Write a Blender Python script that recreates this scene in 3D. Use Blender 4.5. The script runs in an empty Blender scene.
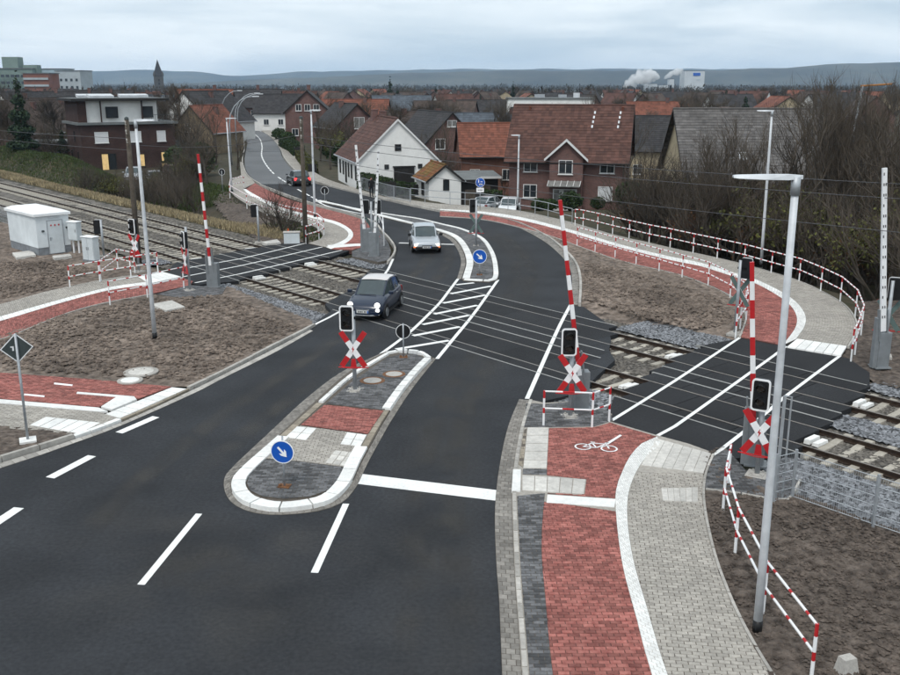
import bpy, bmesh, math, random
from math import sin, cos, tan, atan2, pi, radians, hypot, sqrt, exp, floor
from mathutils import Vector, Matrix, noise as mnoise
random.seed(7)
scene = bpy.context.scene
col = scene.collection

# ------------------------------------------------------------ camera
F, HZ, CAMH = 950.0, 85.0, 9.3            # focal length (photo px), horizon row, metres above the rails
TH = math.atan((337.5 - HZ) / F)
cam_d = bpy.data.cameras.new('camera'); cam = bpy.data.objects.new('camera', cam_d); col.objects.link(cam)
cam_d.sensor_width = 36.0; cam_d.lens = 36.0 * F / 900.0; cam_d.clip_start = 0.1; cam_d.clip_end = 30000
cam.location = (0, 0, CAMH); cam.rotation_euler = (pi / 2 - TH, 0, 0)
scene.camera = cam
HAZE = 0.95e-4

# ------------------------------------------------------------ world / sun / exposure
world = bpy.data.worlds.new('World'); scene.world = world; world.use_nodes = True
nt = world.node_tree; nt.nodes.clear()
SUN_EL, SUN_AZ = radians(58), radians(200)
wo = nt.nodes.new('ShaderNodeOutputWorld'); bg = nt.nodes.new('ShaderNodeBackground')
sky = nt.nodes.new('ShaderNodeTexSky'); sky.sky_type = 'NISHITA'; sky.sun_disc = False
sky.sun_elevation = SUN_EL; sky.sun_rotation = SUN_AZ; sky.air_density = 1.0; sky.dust_density = 2.5; sky.ozone_density = 1.5
tc = nt.nodes.new('ShaderNodeTexCoord'); mp = nt.nodes.new('ShaderNodeMapping')
mp.inputs['Scale'].default_value = (1.0, 1.0, 7.0)
n1 = nt.nodes.new('ShaderNodeTexNoise'); n1.inputs['Scale'].default_value = 2.6; n1.inputs['Detail'].default_value = 7; n1.inputs['Roughness'].default_value = 0.55
n1.inputs['Distortion'].default_value = 0.35
rp = nt.nodes.new('ShaderNodeValToRGB')
rp.color_ramp.elements[0].position = 0.36; rp.color_ramp.elements[0].color = (5.2, 6.2, 7.0, 1)
rp.color_ramp.elements[1].position = 0.62; rp.color_ramp.elements[1].color = (8.7, 9.3, 9.6, 1)
mx = nt.nodes.new('ShaderNodeMix'); mx.data_type = 'RGBA'; mx.inputs[0].default_value = 0.92
nt.links.new(tc.outputs['Generated'], mp.inputs['Vector']); nt.links.new(mp.outputs[0], n1.inputs['Vector'])
nt.links.new(n1.outputs['Fac'], rp.inputs['Fac'])
nt.links.new(sky.outputs[0], mx.inputs[6]); nt.links.new(rp.outputs[0], mx.inputs[7])
nt.links.new(mx.outputs[2], bg.inputs['Color']); bg.inputs['Strength'].default_value = 0.1
nt.links.new(bg.outputs[0], wo.inputs['Surface'])
sun_d = bpy.data.lights.new('sun', 'SUN'); sun_d.energy = 1.5; sun_d.angle = radians(18); sun_d.color = (1.0, 0.97, 0.93)
sun = bpy.data.objects.new('sun', sun_d); col.objects.link(sun)
sd = Vector((sin(SUN_AZ) * cos(SUN_EL), cos(SUN_AZ) * cos(SUN_EL), sin(SUN_EL)))   # towards the sun
sun.rotation_euler = (-sd).to_track_quat('-Z', 'Y').to_euler(); sun.location = (0, -10, 60)
scene.view_settings.view_transform = 'Standard'; scene.view_settings.look = 'None'
scene.view_settings.exposure = 0.36; scene.view_settings.gamma = 1.0; scene.view_settings.use_curve_mapping = False
scene.cycles.max_bounces = 6; scene.cycles.diffuse_bounces = 2; scene.cycles.glossy_bounces = 2
scene.cycles.transmission_bounces = 3; scene.cycles.volume_bounces = 3; scene.cycles.transparent_max_bounces = 8
scene.cycles.use_denoising = True; scene.cycles.use_adaptive_sampling = True; scene.cycles.adaptive_threshold = 0.025

# ------------------------------------------------------------ photo pixel -> place
def ray(px, py):
    x = (px - 450) / F; y = (py - 337.5) / F
    return x, cos(TH) - y * sin(TH), -(y * cos(TH) + sin(TH))
def P(px, py, z=0.0):                     # where the ray meets the level z
    x, y, w = ray(px, py); t = (z - CAMH) / w
    return Vector((x * t, y * t, z))
def AT(px, py, Y):                        # point on the ray at depth Y
    x, y, w = ray(px, py); t = Y / y
    return Vector((x * t, Y, CAMH + w * t))
def HT(base, py):                         # height above base of something upright that ends at photo row py
    x, y, w = ray(450, py); return CAMH + w * base[1] / y - base[2]
def PX(pts, z=0.0): return [P(a, b, z) for a, b in pts]
TO = Vector((11.815, 23.338)); TD = Vector((0.65319, -0.75719)); TN = Vector((0.75719, 0.65319))   # track frame
def TR(u, n, z=0.0): p = TO + TD * u + TN * n; return Vector((p.x, p.y, z))
def UN(p): q = Vector((p[0], p[1])) - TO; return q.dot(TD), q.dot(TN)

# ------------------------------------------------------------ polylines
def smooth(pts, step=0.5, closed=False):  # Catmull-Rom through points, resampled
    pts = [Vector(p) for p in pts]; n = len(pts); out = []
    rng = range(n if closed else n - 1)
    for i in rng:
        if closed: p0, p1, p2, p3 = pts[i - 1], pts[i], pts[(i + 1) % n], pts[(i + 2) % n]
        else:
            p1, p2 = pts[i], pts[i + 1]; p0 = pts[i - 1] if i else p1 * 2 - p2; p3 = pts[i + 2] if i + 2 < n else p2 * 2 - p1
        k = max(1, int((p2 - p1).length / step))
        for j in range(k):
            t = j / k; t2 = t * t; t3 = t2 * t
            out.append(0.5 * ((2 * p1) + (p2 - p0) * t + (2 * p0 - 5 * p1 + 4 * p2 - p3) * t2 + (3 * p1 - p0 - 3 * p2 + p3) * t3))
    if not closed: out.append(pts[-1].copy())
    return out
def resample(pts, n):                     # n+1 points evenly by arc length
    L = [0]
    for a, b in zip(pts, pts[1:]): L.append(L[-1] + (b - a).length)
    out = []; j = 0
    for i in range(n + 1):
        s = L[-1] * i / n
        while j < len(L) - 2 and L[j + 1] < s: j += 1
        t = (s - L[j]) / max(1e-9, L[j + 1] - L[j]); out.append(pts[j].lerp(pts[j + 1], min(1, max(0, t))))
    return out
def plen(pts): return sum((b - a).length for a, b in zip(pts, pts[1:]))
def offset(pts, d, closed=False):         # to the right of travel for d > 0
    out = []; n = len(pts)
    for i in range(n):
        a = pts[i - 1] if (i or closed) else pts[i]; b = pts[(i + 1) % n] if (i < n - 1 or closed) else pts[i]
        t = Vector((b.x - a.x, b.y - a.y, 0)); t.normalize(); out.append(pts[i] + Vector((t.y, -t.x, 0)) * d)
    return out
def inside(x, y, poly):
    c = False; j = len(poly) - 1
    for i in range(len(poly)):
        a, b = poly[i], poly[j]
        if (a[1] > y) != (b[1] > y) and x < (b[0] - a[0]) * (y - a[1]) / (b[1] - a[1]) + a[0]: c = not c
        j = i
    return c
def seg_dist(x, y, pts):
    best = 1e9
    for a, b in zip(pts, pts[1:]):
        dx, dy = b[0] - a[0], b[1] - a[1]; l2 = dx * dx + dy * dy or 1e-9
        t = max(0, min(1, ((x - a[0]) * dx + (y - a[1]) * dy) / l2)); d = hypot(x - a[0] - t * dx, y - a[1] - t * dy)
        if d < best: best = d
    return best

# ------------------------------------------------------------ mesh collector
class MB:
    def __init__(s): s.v = []; s.f = []; s.m = []; s.t = []
    def add(s, vs, fs, mi=0, tint=None):
        o = len(s.v); s.v += [tuple(v) for v in vs]
        for f in fs: s.f.append(tuple(i + o for i in f)); s.m.append(mi); s.t.append(random.random() if tint is None else tint)
        return s
    def hexa(s, b, t, mi=0, tint=None, bottom=True):    # four bottom points, four top points, counter-clockwise from above
        fs = [(4, 5, 6, 7)] + [(i, (i + 1) % 4, 4 + (i + 1) % 4, 4 + i) for i in range(4)]
        if bottom: fs.append((3, 2, 1, 0))
        return s.add(list(b) + list(t), fs, mi, tint)
    def box(s, c, d, rz=0, mi=0, tint=0.5, rx=0, ry=0):
        M = Matrix.Translation(c) @ Matrix.Rotation(rz, 4, 'Z') @ Matrix.Rotation(ry, 4, 'Y') @ Matrix.Rotation(rx, 4, 'X')
        x, y, z = d[0] / 2, d[1] / 2, d[2] / 2
        q = [M @ Vector(p) for p in ((-x, -y, -z), (x, -y, -z), (x, y, -z), (-x, y, -z), (-x, -y, z), (x, -y, z), (x, y, z), (-x, y, z))]
        return s.hexa(q[:4], q[4:], mi, tint)
    def bbox(s, c, d, bev=0.02, rz=0, mi=0, tint=0.5, M0=None):   # box with bevelled edges
        bm = bmesh.new(); bmesh.ops.create_cube(bm, size=1)
        for v in bm.verts: v.co = Vector((v.co.x * d[0], v.co.y * d[1], v.co.z * d[2]))
        bmesh.ops.bevel(bm, geom=bm.edges[:], offset=bev, segments=2, affect='EDGES', profile=0.6)
        M = Matrix.Translation(c) @ Matrix.Rotation(rz, 4, 'Z')
        if M0 is not None: M = M0
        bm.verts.ensure_lookup_table()
        s.add([M @ v.co for v in bm.verts], [[v.index for v in f.verts] for f in bm.faces], mi, tint); bm.free(); return s
    def tube(s, pts, r, n=8, mi=0, tint=0.5, cap=True, mis=None):
        pts = [Vector(p) for p in pts]; k = len(pts); rs = r if isinstance(r, (list, tuple)) else [r] * k
        vs = []; up = None
        for i, p in enumerate(pts):
            t = (pts[min(i + 1, k - 1)] - pts[max(i - 1, 0)]); t = t.normalized() if t.length > 1e-9 else Vector((0, 0, 1))
            if up is None: up = Vector((1, 0, 0)) if abs(t.x) < 0.9 else Vector((0, 1, 0))
            a = t.cross(up).normalized(); b = t.cross(a); up = -b if False else up
            for j in range(n):
                w = 2 * pi * j / n; vs.append(p + (a * cos(w) + b * sin(w)) * rs[i])
        o = len(s.v); s.v += [tuple(v) for v in vs]
        for i in range(k - 1):
            for j in range(n):
                s.f.append((o + i * n + j, o + i * n + (j + 1) % n, o + (i + 1) * n + (j + 1) % n, o + (i + 1) * n + j))
                s.m.append(mis[i] if mis else mi); s.t.append(tint)
        if cap:
            s.f.append(tuple(o + j for j in reversed(range(n)))); s.m.append(mis[0] if mis else mi); s.t.append(tint)
            s.f.append(tuple(o + (k - 1) * n + j for j in range(n))); s.m.append(mis[-1] if mis else mi); s.t.append(tint)
        return s
    def prism(s, poly, z0, z1, mi=0, tint=0.5, sides=True, inset=None):
        n = len(poly)
        ar = sum(poly[i][0] * poly[(i + 1) % n][1] - poly[(i + 1) % n][0] * poly[i][1] for i in range(n))
        if ar < 0: poly = poly[::-1]
        vs = [(p[0], p[1], z0) for p in poly] + [(p[0], p[1], z1) for p in poly]
        fs = [tuple(range(n, 2 * n))]
        if sides: fs += [(i, (i + 1) % n, n + (i + 1) % n, n + i) for i in range(n)]
        return s.add(vs, fs, mi, tint)
    def lathe(s, prof, c=(0, 0, 0), n=16, mi=0, tint=0.5, M=None):     # profile of (r, z)
        vs = []
        for r, z in prof:
            for j in range(n):
                w = 2 * pi * j / n; p = Vector((r * cos(w), r * sin(w), z)); p = (M @ p) if M is not None else p + Vector(c); vs.append(p)
        k = len(prof); fs = [(i * n + j, i * n + (j + 1) % n, (i + 1) * n + (j + 1) % n, (i + 1) * n + j) for i in range(k - 1) for j in range(n)]
        fs += [tuple(reversed(range(n))), tuple((k - 1) * n + j for j in range(n))]
        return s.add(vs, fs, mi, tint)
    def disc(s, M, r, th, n=24, mi=0, tint=0.5): return s.lathe([(r, 0), (r, th)], n=n, mi=mi, tint=tint, M=M)
    def mesh(s, name, mats, smooth=False):
        me = bpy.data.meshes.new(name); me.from_pydata(s.v, [], s.f)
        for m in (mats if isinstance(mats, (list, tuple)) else [mats]): me.materials.append(m)
        if any(s.m): me.polygons.foreach_set('material_index', s.m)
        a = me.attributes.new('tint', 'FLOAT', 'FACE'); a.data.foreach_set('value', s.t)
        if smooth: me.polygons.foreach_set('use_smooth', [True] * len(s.f))
        me.update(); return me
    def build(s, name, mats, parent=None, world=False, smooth=False, origin=None):
        if parent is not None and world and origin is None: origin = abs_loc(parent)
        if origin is not None: s.v = [(a - origin[0], b - origin[1], c - origin[2]) for a, b, c in s.v]
        o = bpy.data.objects.new(name, s.mesh(name, mats, smooth)); col.objects.link(o)
        if parent is not None: o.parent = parent
        elif origin is not None: o.location = origin
        return o
def abs_loc(o):
    l = Vector(o.location)
    while o.parent: o = o.parent; l += Vector(o.location)
    return l
def tag(o, label=None, cat=None, group=None, kind=None):
    if label: o['label'] = label
    if cat: o['category'] = cat
    if group: o['group'] = group
    if kind: o['kind'] = kind
    return o
def thing(name, loc, rz=0, label=None, cat=None, group=None, kind=None):
    o = bpy.data.objects.new(name, None); col.objects.link(o); o.empty_display_size = 0.3
    o.location = loc; o.rotation_euler = (0, 0, rz); return tag(o, label, cat, group, kind)
def copy_tree(o, parent=None):
    c = o.copy(); col.objects.link(c); c.parent = parent
    for ch in list(o.children): copy_tree(ch, c)
    return c

# ------------------------------------------------------------ materials
def lin(r, g, b):
    f = lambda c: (c / 255 / 12.92) if c <= 10 else ((c / 255 + 0.055) / 1.055) ** 2.4
    return (f(r), f(g), f(b))
MATS = {}
def mat(name, c, rough=0.8, var=0.12, scale=6.0, bump=0.0, bscale=40.0, metal=0.0, spec=0.3, tint=0.0, big=0.0, bigs=0.25,
        c2=None, emit=None, detail=5, coat=0.0, alpha=None, trans=0.0, rand=0.0, world_co=False):
    m = bpy.data.materials.new(name); m.use_nodes = True; t = m.node_tree; b = t.nodes['Principled BSDF']
    N = t.nodes.new; L = t.links.new
    tcn = N('ShaderNodeNewGeometry') if world_co else N('ShaderNodeTexCoord')
    vec = tcn.outputs['Position'] if world_co else tcn.outputs['Object']
    if c2 is None: c2 = tuple(min(1, x * (1 + var)) for x in c); ca = tuple(x * (1 - var) for x in c)
    else: ca = c
    nz = N('ShaderNodeTexNoise'); nz.inputs['Scale'].default_value = scale; nz.inputs['Detail'].default_value = detail; nz.inputs['Roughness'].default_value = 0.62
    L(vec, nz.inputs['Vector'])
    mr = N('ShaderNodeMapRange'); mr.inputs[1].default_value = 0.32; mr.inputs[2].default_value = 0.68; L(nz.outputs['Fac'], mr.inputs[0])
    mxn = N('ShaderNodeMix'); mxn.data_type = 'RGBA'; mxn.inputs[6].default_value = (*ca, 1); mxn.inputs[7].default_value = (*c2, 1); L(mr.outputs[0], mxn.inputs[0])
    out = mxn.outputs[2]
    def mult(out, fac_socket, lo, hi):
        r = N('ShaderNodeMapRange'); r.inputs[3].default_value = lo; r.inputs[4].default_value = hi; L(fac_socket, r.inputs[0])
        k = N('ShaderNodeVectorMath'); k.operation = 'SCALE'; L(out, k.inputs[0]); L(r.outputs[0], k.inputs['Scale']); return k.outputs[0]
    if tint:
        at = N('ShaderNodeAttribute'); at.attribute_name = 'tint'; out = mult(out, at.outputs['Fac'], 1 - tint, 1 + tint)
    if rand:
        oi = N('ShaderNodeObjectInfo'); out = mult(out, oi.outputs['Random'], 1 - rand, 1 + rand)
    if big:
        nb = N('ShaderNodeTexNoise'); nb.inputs['Scale'].default_value = bigs; nb.inputs['Detail'].default_value = 4; L(vec, nb.inputs['Vector'])
        r2 = N('ShaderNodeMapRange'); r2.inputs[1].default_value = 0.3; r2.inputs[2].default_value = 0.7; L(nb.outputs['Fac'], r2.inputs[0])
        out = mult(out, r2.outputs[0], 1 - big, 1 + big)
    L(out, b.inputs['Base Color'])
    b.inputs['Roughness'].default_value = rough; b.inputs['Metallic'].default_value = metal; b.inputs['Specular IOR Level'].default_value = spec
    if coat: b.inputs['Coat Weight'].default_value = coat; b.inputs['Coat Roughness'].default_value = 0.08
    if trans: b.inputs['Transmission Weight'].default_value = trans
    if emit: b.inputs['Emission Color'].default_value = (*emit[0], 1); b.inputs['Emission Strength'].default_value = emit[1]
    if bump:
        nn = N('ShaderNodeTexNoise'); nn.inputs['Scale'].default_value = bscale; nn.inputs['Detail'].default_value = 6; L(vec, nn.inputs['Vector'])
        bp = N('ShaderNodeBump'); bp.inputs['Strength'].default_value = bump; bp.inputs['Distance'].default_value = 0.02
        L(nn.outputs['Fac'], bp.inputs['Height']); L(bp.outputs[0], b.inputs['Normal'])
    MATS[name] = m; return m
def brickmat(name, c1, c2, mortar, bw=0.25, bh=0.075, rough=0.85):     # fine brickwork too small to tell apart
    m = bpy.data.materials.new(name); m.use_nodes = True; t = m.node_tree; b = t.nodes['Principled BSDF']; N = t.nodes.new; L = t.links.new
    tcn = N('ShaderNodeTexCoord'); sp = N('ShaderNodeSeparateXYZ'); ad = N('ShaderNodeMath'); ad.operation = 'ADD'; cb = N('ShaderNodeCombineXYZ')
    L(tcn.outputs['Object'], sp.inputs[0]); L(sp.outputs[0], ad.inputs[0]); L(sp.outputs[1], ad.inputs[1]); L(ad.outputs[0], cb.inputs[0]); L(sp.outputs[2], cb.inputs[1])
    br = N('ShaderNodeTexBrick'); br.inputs['Color1'].default_value = (*c1, 1); br.inputs['Color2'].default_value = (*c2, 1); br.inputs['Mortar'].default_value = (*mortar, 1)
    br.inputs['Scale'].default_value = 1; br.inputs['Brick Width'].default_value = bw; br.inputs['Row Height'].default_value = bh; br.inputs['Mortar Size'].default_value = 0.008
    L(cb.outputs[0], br.inputs['Vector'])
    nz = N('ShaderNodeTexNoise'); nz.inputs['Scale'].default_value = 0.7; nz.inputs['Detail'].default_value = 6; L(tcn.outputs['Object'], nz.inputs['Vector'])
    r = N('ShaderNodeMapRange'); r.inputs[1].default_value = 0.3; r.inputs[2].default_value = 0.7; r.inputs[3].default_value = 0.78; r.inputs[4].default_value = 1.2; L(nz.outputs['Fac'], r.inputs[0])
    k = N('ShaderNodeVectorMath'); k.operation = 'SCALE'; L(br.outputs[0], k.inputs[0]); L(r.outputs[0], k.inputs['Scale']); L(k.outputs[0], b.inputs['Base Color'])
    b.inputs['Roughness'].default_value = rough; b.inputs['Specular IOR Level'].default_value = 0.2
    MATS[name] = m; return m

asphalt = mat('asphalt', (0.0305, 0.0325, 0.0362), 0.85, 0.26, 11, 0.45, 150, tint=0, big=0.24, bigs=0.45, spec=0.18, detail=12)
asphalt_deck = mat('deck_asphalt', (0.0235, 0.0242, 0.0262), 0.8, 0.3, 14, 0.35, 160, spec=.16, tint=0.2, big=0.18, bigs=0.5)
asphalt_old = mat('worn_asphalt', (0.125, 0.130, 0.135), 0.9, 0.15, 30, 0.2, 100, big=0.16, bigs=0.12)
paint = mat('road_paint', (0.76, 0.76, 0.74), 0.6, 0.12, 14, 0.15, 120, big=0.08, bigs=1.2)
concrete_w = mat('white_concrete', (0.72, 0.715, 0.69), 0.8, 0.09, 9, 0.2, 90, tint=0.07, rand=0.05, big=0.10, bigs=1.0)
slab_w = mat('pale_slab', (0.50, 0.48, 0.445), 0.85, 0.16, 9, 0.3, 60, tint=0.12, rand=0.06, big=0.12, bigs=0.8)
kerb_g = mat('kerb_concrete', (0.37, 0.35, 0.32), 0.85, 0.18, 7, 0.3, 60, tint=0.14, rand=0.12, big=0.12, bigs=0.7)
gutter_m = mat('gutter_stone', (0.21, 0.195, 0.175), 0.85, 0.2, 8, 0.3, 60, tint=0.22, big=0.15, bigs=0.7)
gutter_sand = mat('gutter_sandy_stone', (0.27, 0.235, 0.185), 0.85, 0.2, 8, 0.3, 60, tint=0.16, big=0.12, bigs=0.7)
pav_red = mat('red_paver', (0.205, 0.062, 0.052), 0.85, 0.2, 9, 0.3, 90, c2=(.34, .135, .112), tint=0.34, big=0.18, bigs=0.6)
pav_grey = mat('grey_paver', (0.330, 0.306, 0.272), 0.85, 0.18, 14, 0.25, 90, tint=0.15, big=0.11, bigs=0.5)
pav_dark = mat('anthracite_paver', (0.105, 0.105, 0.108), 0.8, 0.25, 14, 0.25, 90, tint=0.5, big=0.15, bigs=0.6)
joint_m = mat('joint_sand', (0.11, 0.095, 0.08), 0.95, 0.2, 20)
joint_red = mat('red_joint_sand', (0.10, 0.052, 0.046), 0.95, 0.2, 20)
soil_m = mat('soil', (0.050, 0.038, 0.031), 0.95, 0.3, 3.0, 0.6, 26, c2=(0.245, 0.196, 0.160), big=0.30, bigs=0.35, detail=9, tint=0.12, world_co=True)
soil_dark = mat('dark_soil', (0.034, 0.026, 0.021), 0.95, 0.3, 5.0, 0.6, 36, c2=(0.142, 0.114, 0.095), big=0.22, bigs=0.35, detail=9, tint=0.12, world_co=True)
ballast_m = mat('ballast', (0.105, 0.095, 0.083), 0.95, 0.3, 12, 0.5, 40, tint=0.55, big=0.15, bigs=0.4, world_co=True)
gravel_m = mat('fresh_gravel', (0.145, 0.150, 0.160), 0.9, 0.3, 14, 0.5, 40, tint=0.75, big=0.10, bigs=0.5, world_co=True)
sleeper_m = mat('sleeper_concrete', (0.36, 0.33, 0.28), 0.9, 0.15, 6, 0.3, 40, rand=0.15)
rail_m = mat('rail_steel_rusty', (0.045, 0.030, 0.022), 0.6, 0.25, 8, metal=0.3)
railtop_m = mat('rail_head_worn', (0.24, 0.215, 0.19), 0.45, 0.15, 8, metal=0.6)
groove_m = mat('rail_groove', (0.012, 0.012, 0.013), 0.9, 0.1)
edge_m = mat('steel_edge', (0.33, 0.325, 0.31), 0.6, 0.2, 10, metal=0.2)
grass_m = mat('scrub_ground', (0.026, 0.030, 0.013), 0.95, 0.3, 0.9, 0.8, 6, c2=(0.070, 0.054, 0.036), big=0.3, bigs=0.06, detail=9, world_co=True)
straw_m = mat('dry_grass', (0.30, 0.245, 0.15), 0.95, 0.3, 3, 0.5, 20, tint=0.45, big=0.25, bigs=0.3, world_co=True)
green_m = mat('green_grass', (0.048, 0.068, 0.020), 0.95, 0.3, 3, 0.5, 20, tint=0.4, big=0.25, bigs=0.3, world_co=True)
white_p = mat('white_paint', (0.80, 0.80, 0.80), 0.4, 0.05, 5, spec=0.4)
red_p = mat('red_paint', (0.44, 0.014, 0.018), 0.4, 0.10, 5, spec=0.4)
blue_p = mat('blue_sign', (0.006, 0.085, 0.42), 0.4, 0.05, 5, spec=0.4)
black_p = mat('black_plastic', (0.010, 0.010, 0.011), 0.45, 0.2, 6)
galv = mat('galvanised_steel', (0.36, 0.38, 0.40), 0.5, 0.14, 5, metal=0.35, big=0.1, bigs=2)
galv_l = mat('pale_galvanised_steel', (0.56, 0.58, 0.60), 0.55, 0.12, 4, metal=0.1, big=0.1, bigs=1.5)
signback = mat('sign_back_dark', (0.050, 0.062, 0.062), 0.6, 0.15, 4)
greygreen = mat('sign_back_greygreen', (0.105, 0.150, 0.140), 0.6, 0.12, 4)
machine_m = mat('barrier_cabinet_grey', (0.21, 0.225, 0.235), 0.55, 0.12, 4, metal=0.2)
wood_m = mat('weathered_pole_wood', (0.085, 0.070, 0.055), 0.9, 0.3, 5, 0.3, 30)
cab_m = mat('cabinet_grey', (0.58, 0.62, 0.635), 0.5, 0.07, 3, big=0.06, bigs=1)
hut_m = mat('hut_wall_pale', (0.66, 0.70, 0.715), 0.7, 0.06, 2, big=0.07, bigs=0.7)
hut_base = mat('hut_plinth', (0.20, 0.215, 0.23), 0.85, 0.2, 4)
hut_roof = mat('hut_roof_white', (0.78, 0.79, 0.79), 0.6, 0.07, 2)
iron_rust = mat('rusty_manhole_ring', (0.16, 0.075, 0.035), 0.8, 0.35, 12)
lid_m = mat('manhole_concrete', (0.40, 0.38, 0.35), 0.85, 0.15, 20, 0.3, 60)
# ============================================================ THE SETTING
def sst(a, b, x):
    t = max(0.0, min(1.0, (x - a) / (b - a))); return t * t * (3 - 2 * t)
ROADC = PX([(400, 1400), (380, 640), (430, 420), (480, 310), (455, 240), (380, 212), (320, 196), (285, 178), (264, 155), (262, 142), (250, 131), (205, 124)])
RAMPC = PX([(450, 212), (560, 228), (640, 254), (740, 282), (800, 305), (810, 330), (780, 355)])
LEFTC = PX([(-260, 372), (-90, 348), (0, 322), (60, 302), (110, 292), (190, 280)])
FARL = PX([(340, 250), (318, 228), (280, 212), (245, 198), (232, 188), (240, 176)])
def hgt(x, y):
    u, n = UN((x, y))
    s = 1 - sst(7.5, 13.0, seg_dist(x, y, ROADC))
    s = max(s, 1 - sst(0, 5, max(-8 - n, n - 7.0, 0)))
    s = max(s, 1 - sst(3.2, 8, seg_dist(x, y, RAMPC)))
    s = max(s, 1 - sst(7.0, 14, seg_dist(x, y, LEFTC)))
    s = max(s, 1 - sst(2.4, 7, seg_dist(x, y, FARL)))
    s = max(s, 1 - sst(24, 36, hypot(x - 3, y - 20)))
    low = -1.7 - 0.9 * sst(-4, 6, x) * sst(84, 94, y) * (1 - sst(160, 260, y))
    b = 0.0                                                    # grassed bund beyond the far track, left
    if u < -45:
        b = 3.1 * exp(-((n - 14.5) / 3.4) ** 2) * (1 - sst(-104, -84, u))
    nz = 0.12 * mnoise.noise((x * 0.25, y * 0.25, 0)) + 0.35 * (1 - s) * mnoise.noise((x * 0.05, y * 0.05, 3))
    return -0.24 * s + low * (1 - s) + nz * (0.25 + 0.75 * (1 - s)) + b
def axis(a, b, step, far, g):
    o = []; v = a
    while v <= b: o.append(v); v += step
    k = step
    while o[-1] < far: k *= g; o.append(o[-1] + k)
    k = step
    while o[0] > -far: k *= g; o.insert(0, o[0] - k)
    return o
gx = axis(-60, 60, 1.0, 9000, 1.16); gy = [v for v in axis(-6, 130, 1.0, 9500, 1.14) if v > -400]
mb = MB()
vs = [(x, y, hgt(x, y)) for y in gy for x in gx]; w = len(gx)
mb.add(vs, [(j * w + i, j * w + i + 1, (j + 1) * w + i + 1, (j + 1) * w + i) for j in range(len(gy) - 1) for i in range(w - 1)])
tag(mb.build('ground', grass_m, smooth=True), kind='structure')

def field(name, poly, step, zf, mats, mi=0, parent=None, smooth_=False, kind='stuff', frame=None):
    """rough granular surface over a polygon: jittered grid of small facets"""
    xs = [p[0] for p in poly]; ys = [p[1] for p in poly]; x0, y0 = min(xs), min(ys)
    nx = int((max(xs) - x0) / step) + 2; ny = int((max(ys) - y0) / step) + 2
    idx = {}; V = []; Fc = []
    def vid(i, j):
        k = (i, j)
        if k not in idx:
            x = x0 + i * step + random.uniform(-.3, .3) * step; y = y0 + j * step + random.uniform(-.3, .3) * step
            idx[k] = len(V); q = (x, y) if frame is None else frame(x, y); V.append((q[0], q[1], zf(q[0], q[1])))
        return idx[k]
    for j in range(ny):
        # row-wise crossing test
        yy = y0 + (j + .5) * step; cr = []
        for a, b in zip(poly, poly[1:] + poly[:1]):
            if (a[1] > yy) != (b[1] > yy): cr.append(a[0] + (b[0] - a[0]) * (yy - a[1]) / (b[1] - a[1]))
        cr.sort()
        for c0, c1 in zip(cr[::2], cr[1::2]):
            for i in range(max(0, int((c0 - x0) / step)), int((c1 - x0) / step) + 1):
                Fc.append((vid(i, j), vid(i + 1, j), vid(i + 1, j + 1), vid(i, j + 1)))
    m = MB(); m.add(V, Fc, mi); o = m.build(name, mats, parent, smooth=smooth_); return tag(o, kind=kind) if kind else o

# ---------------------------------------------------------------- road
rl = smooth(PX([(-420, 615), (-260, 562), (-130, 514), (0, 468), (37, 456), (75, 442.5), (122, 425), (195, 392), (225, 377), (275, 352), (303, 337)]), 1.0)
deck_l = PX([(303, 331), (331, 311), (325, 304), (340, 295), (357, 288), (364, 276), (372, 268), (382, 268), (391, 262)])
rl2 = smooth(PX([(396, 256), (397, 247), (391, 238), (384, 231), (374, 221), (350, 212), (318, 204), (290, 195), (261, 184)]), 1.0)
rr = smooth(PX([(317, 184), (330, 187), (350, 192), (405, 205), (450, 214), (482, 217), (512, 225), (540, 239), (557, 252), (568, 265), (572, 280), (569, 305)]), 1.0)
deck_r = PX([(584, 307), (608, 324), (611, 340), (609, 350), (615, 360), (597, 376), (583, 392), (540, 402), (529, 401)])
rr2 = smooth(PX([(519, 399.5), (508, 427), (500, 463), (495, 507), (496, 560), (499, 600), (502, 675), (507, 800), (510, 1100)]), 1.0)
road_poly = rl + deck_l + rl2 + rr + deck_r + rr2 + [Vector((2, 0, 0)), Vector((-45, 0, 0))]
mb = MB(); mb.prism(road_poly, -0.3, 0.0); road = tag(mb.build('road', asphalt), kind='structure')
ol = smooth(PX([(261, 184), (252, 178), (246, 170), (244.5, 160), (246, 150), (247, 142), (242, 136), (230, 130), (205, 125)]), 2)
orr = smooth(PX([(230, 123.5), (247, 127), (262, 132), (272, 139), (279, 148), (283, 158), (295, 172), (312, 182), (317, 184)]), 2)
mb = MB(); mb.prism(ol + orr, -0.3, -0.004); tag(mb.build('old_road', asphalt_old), kind='structure')

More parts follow.
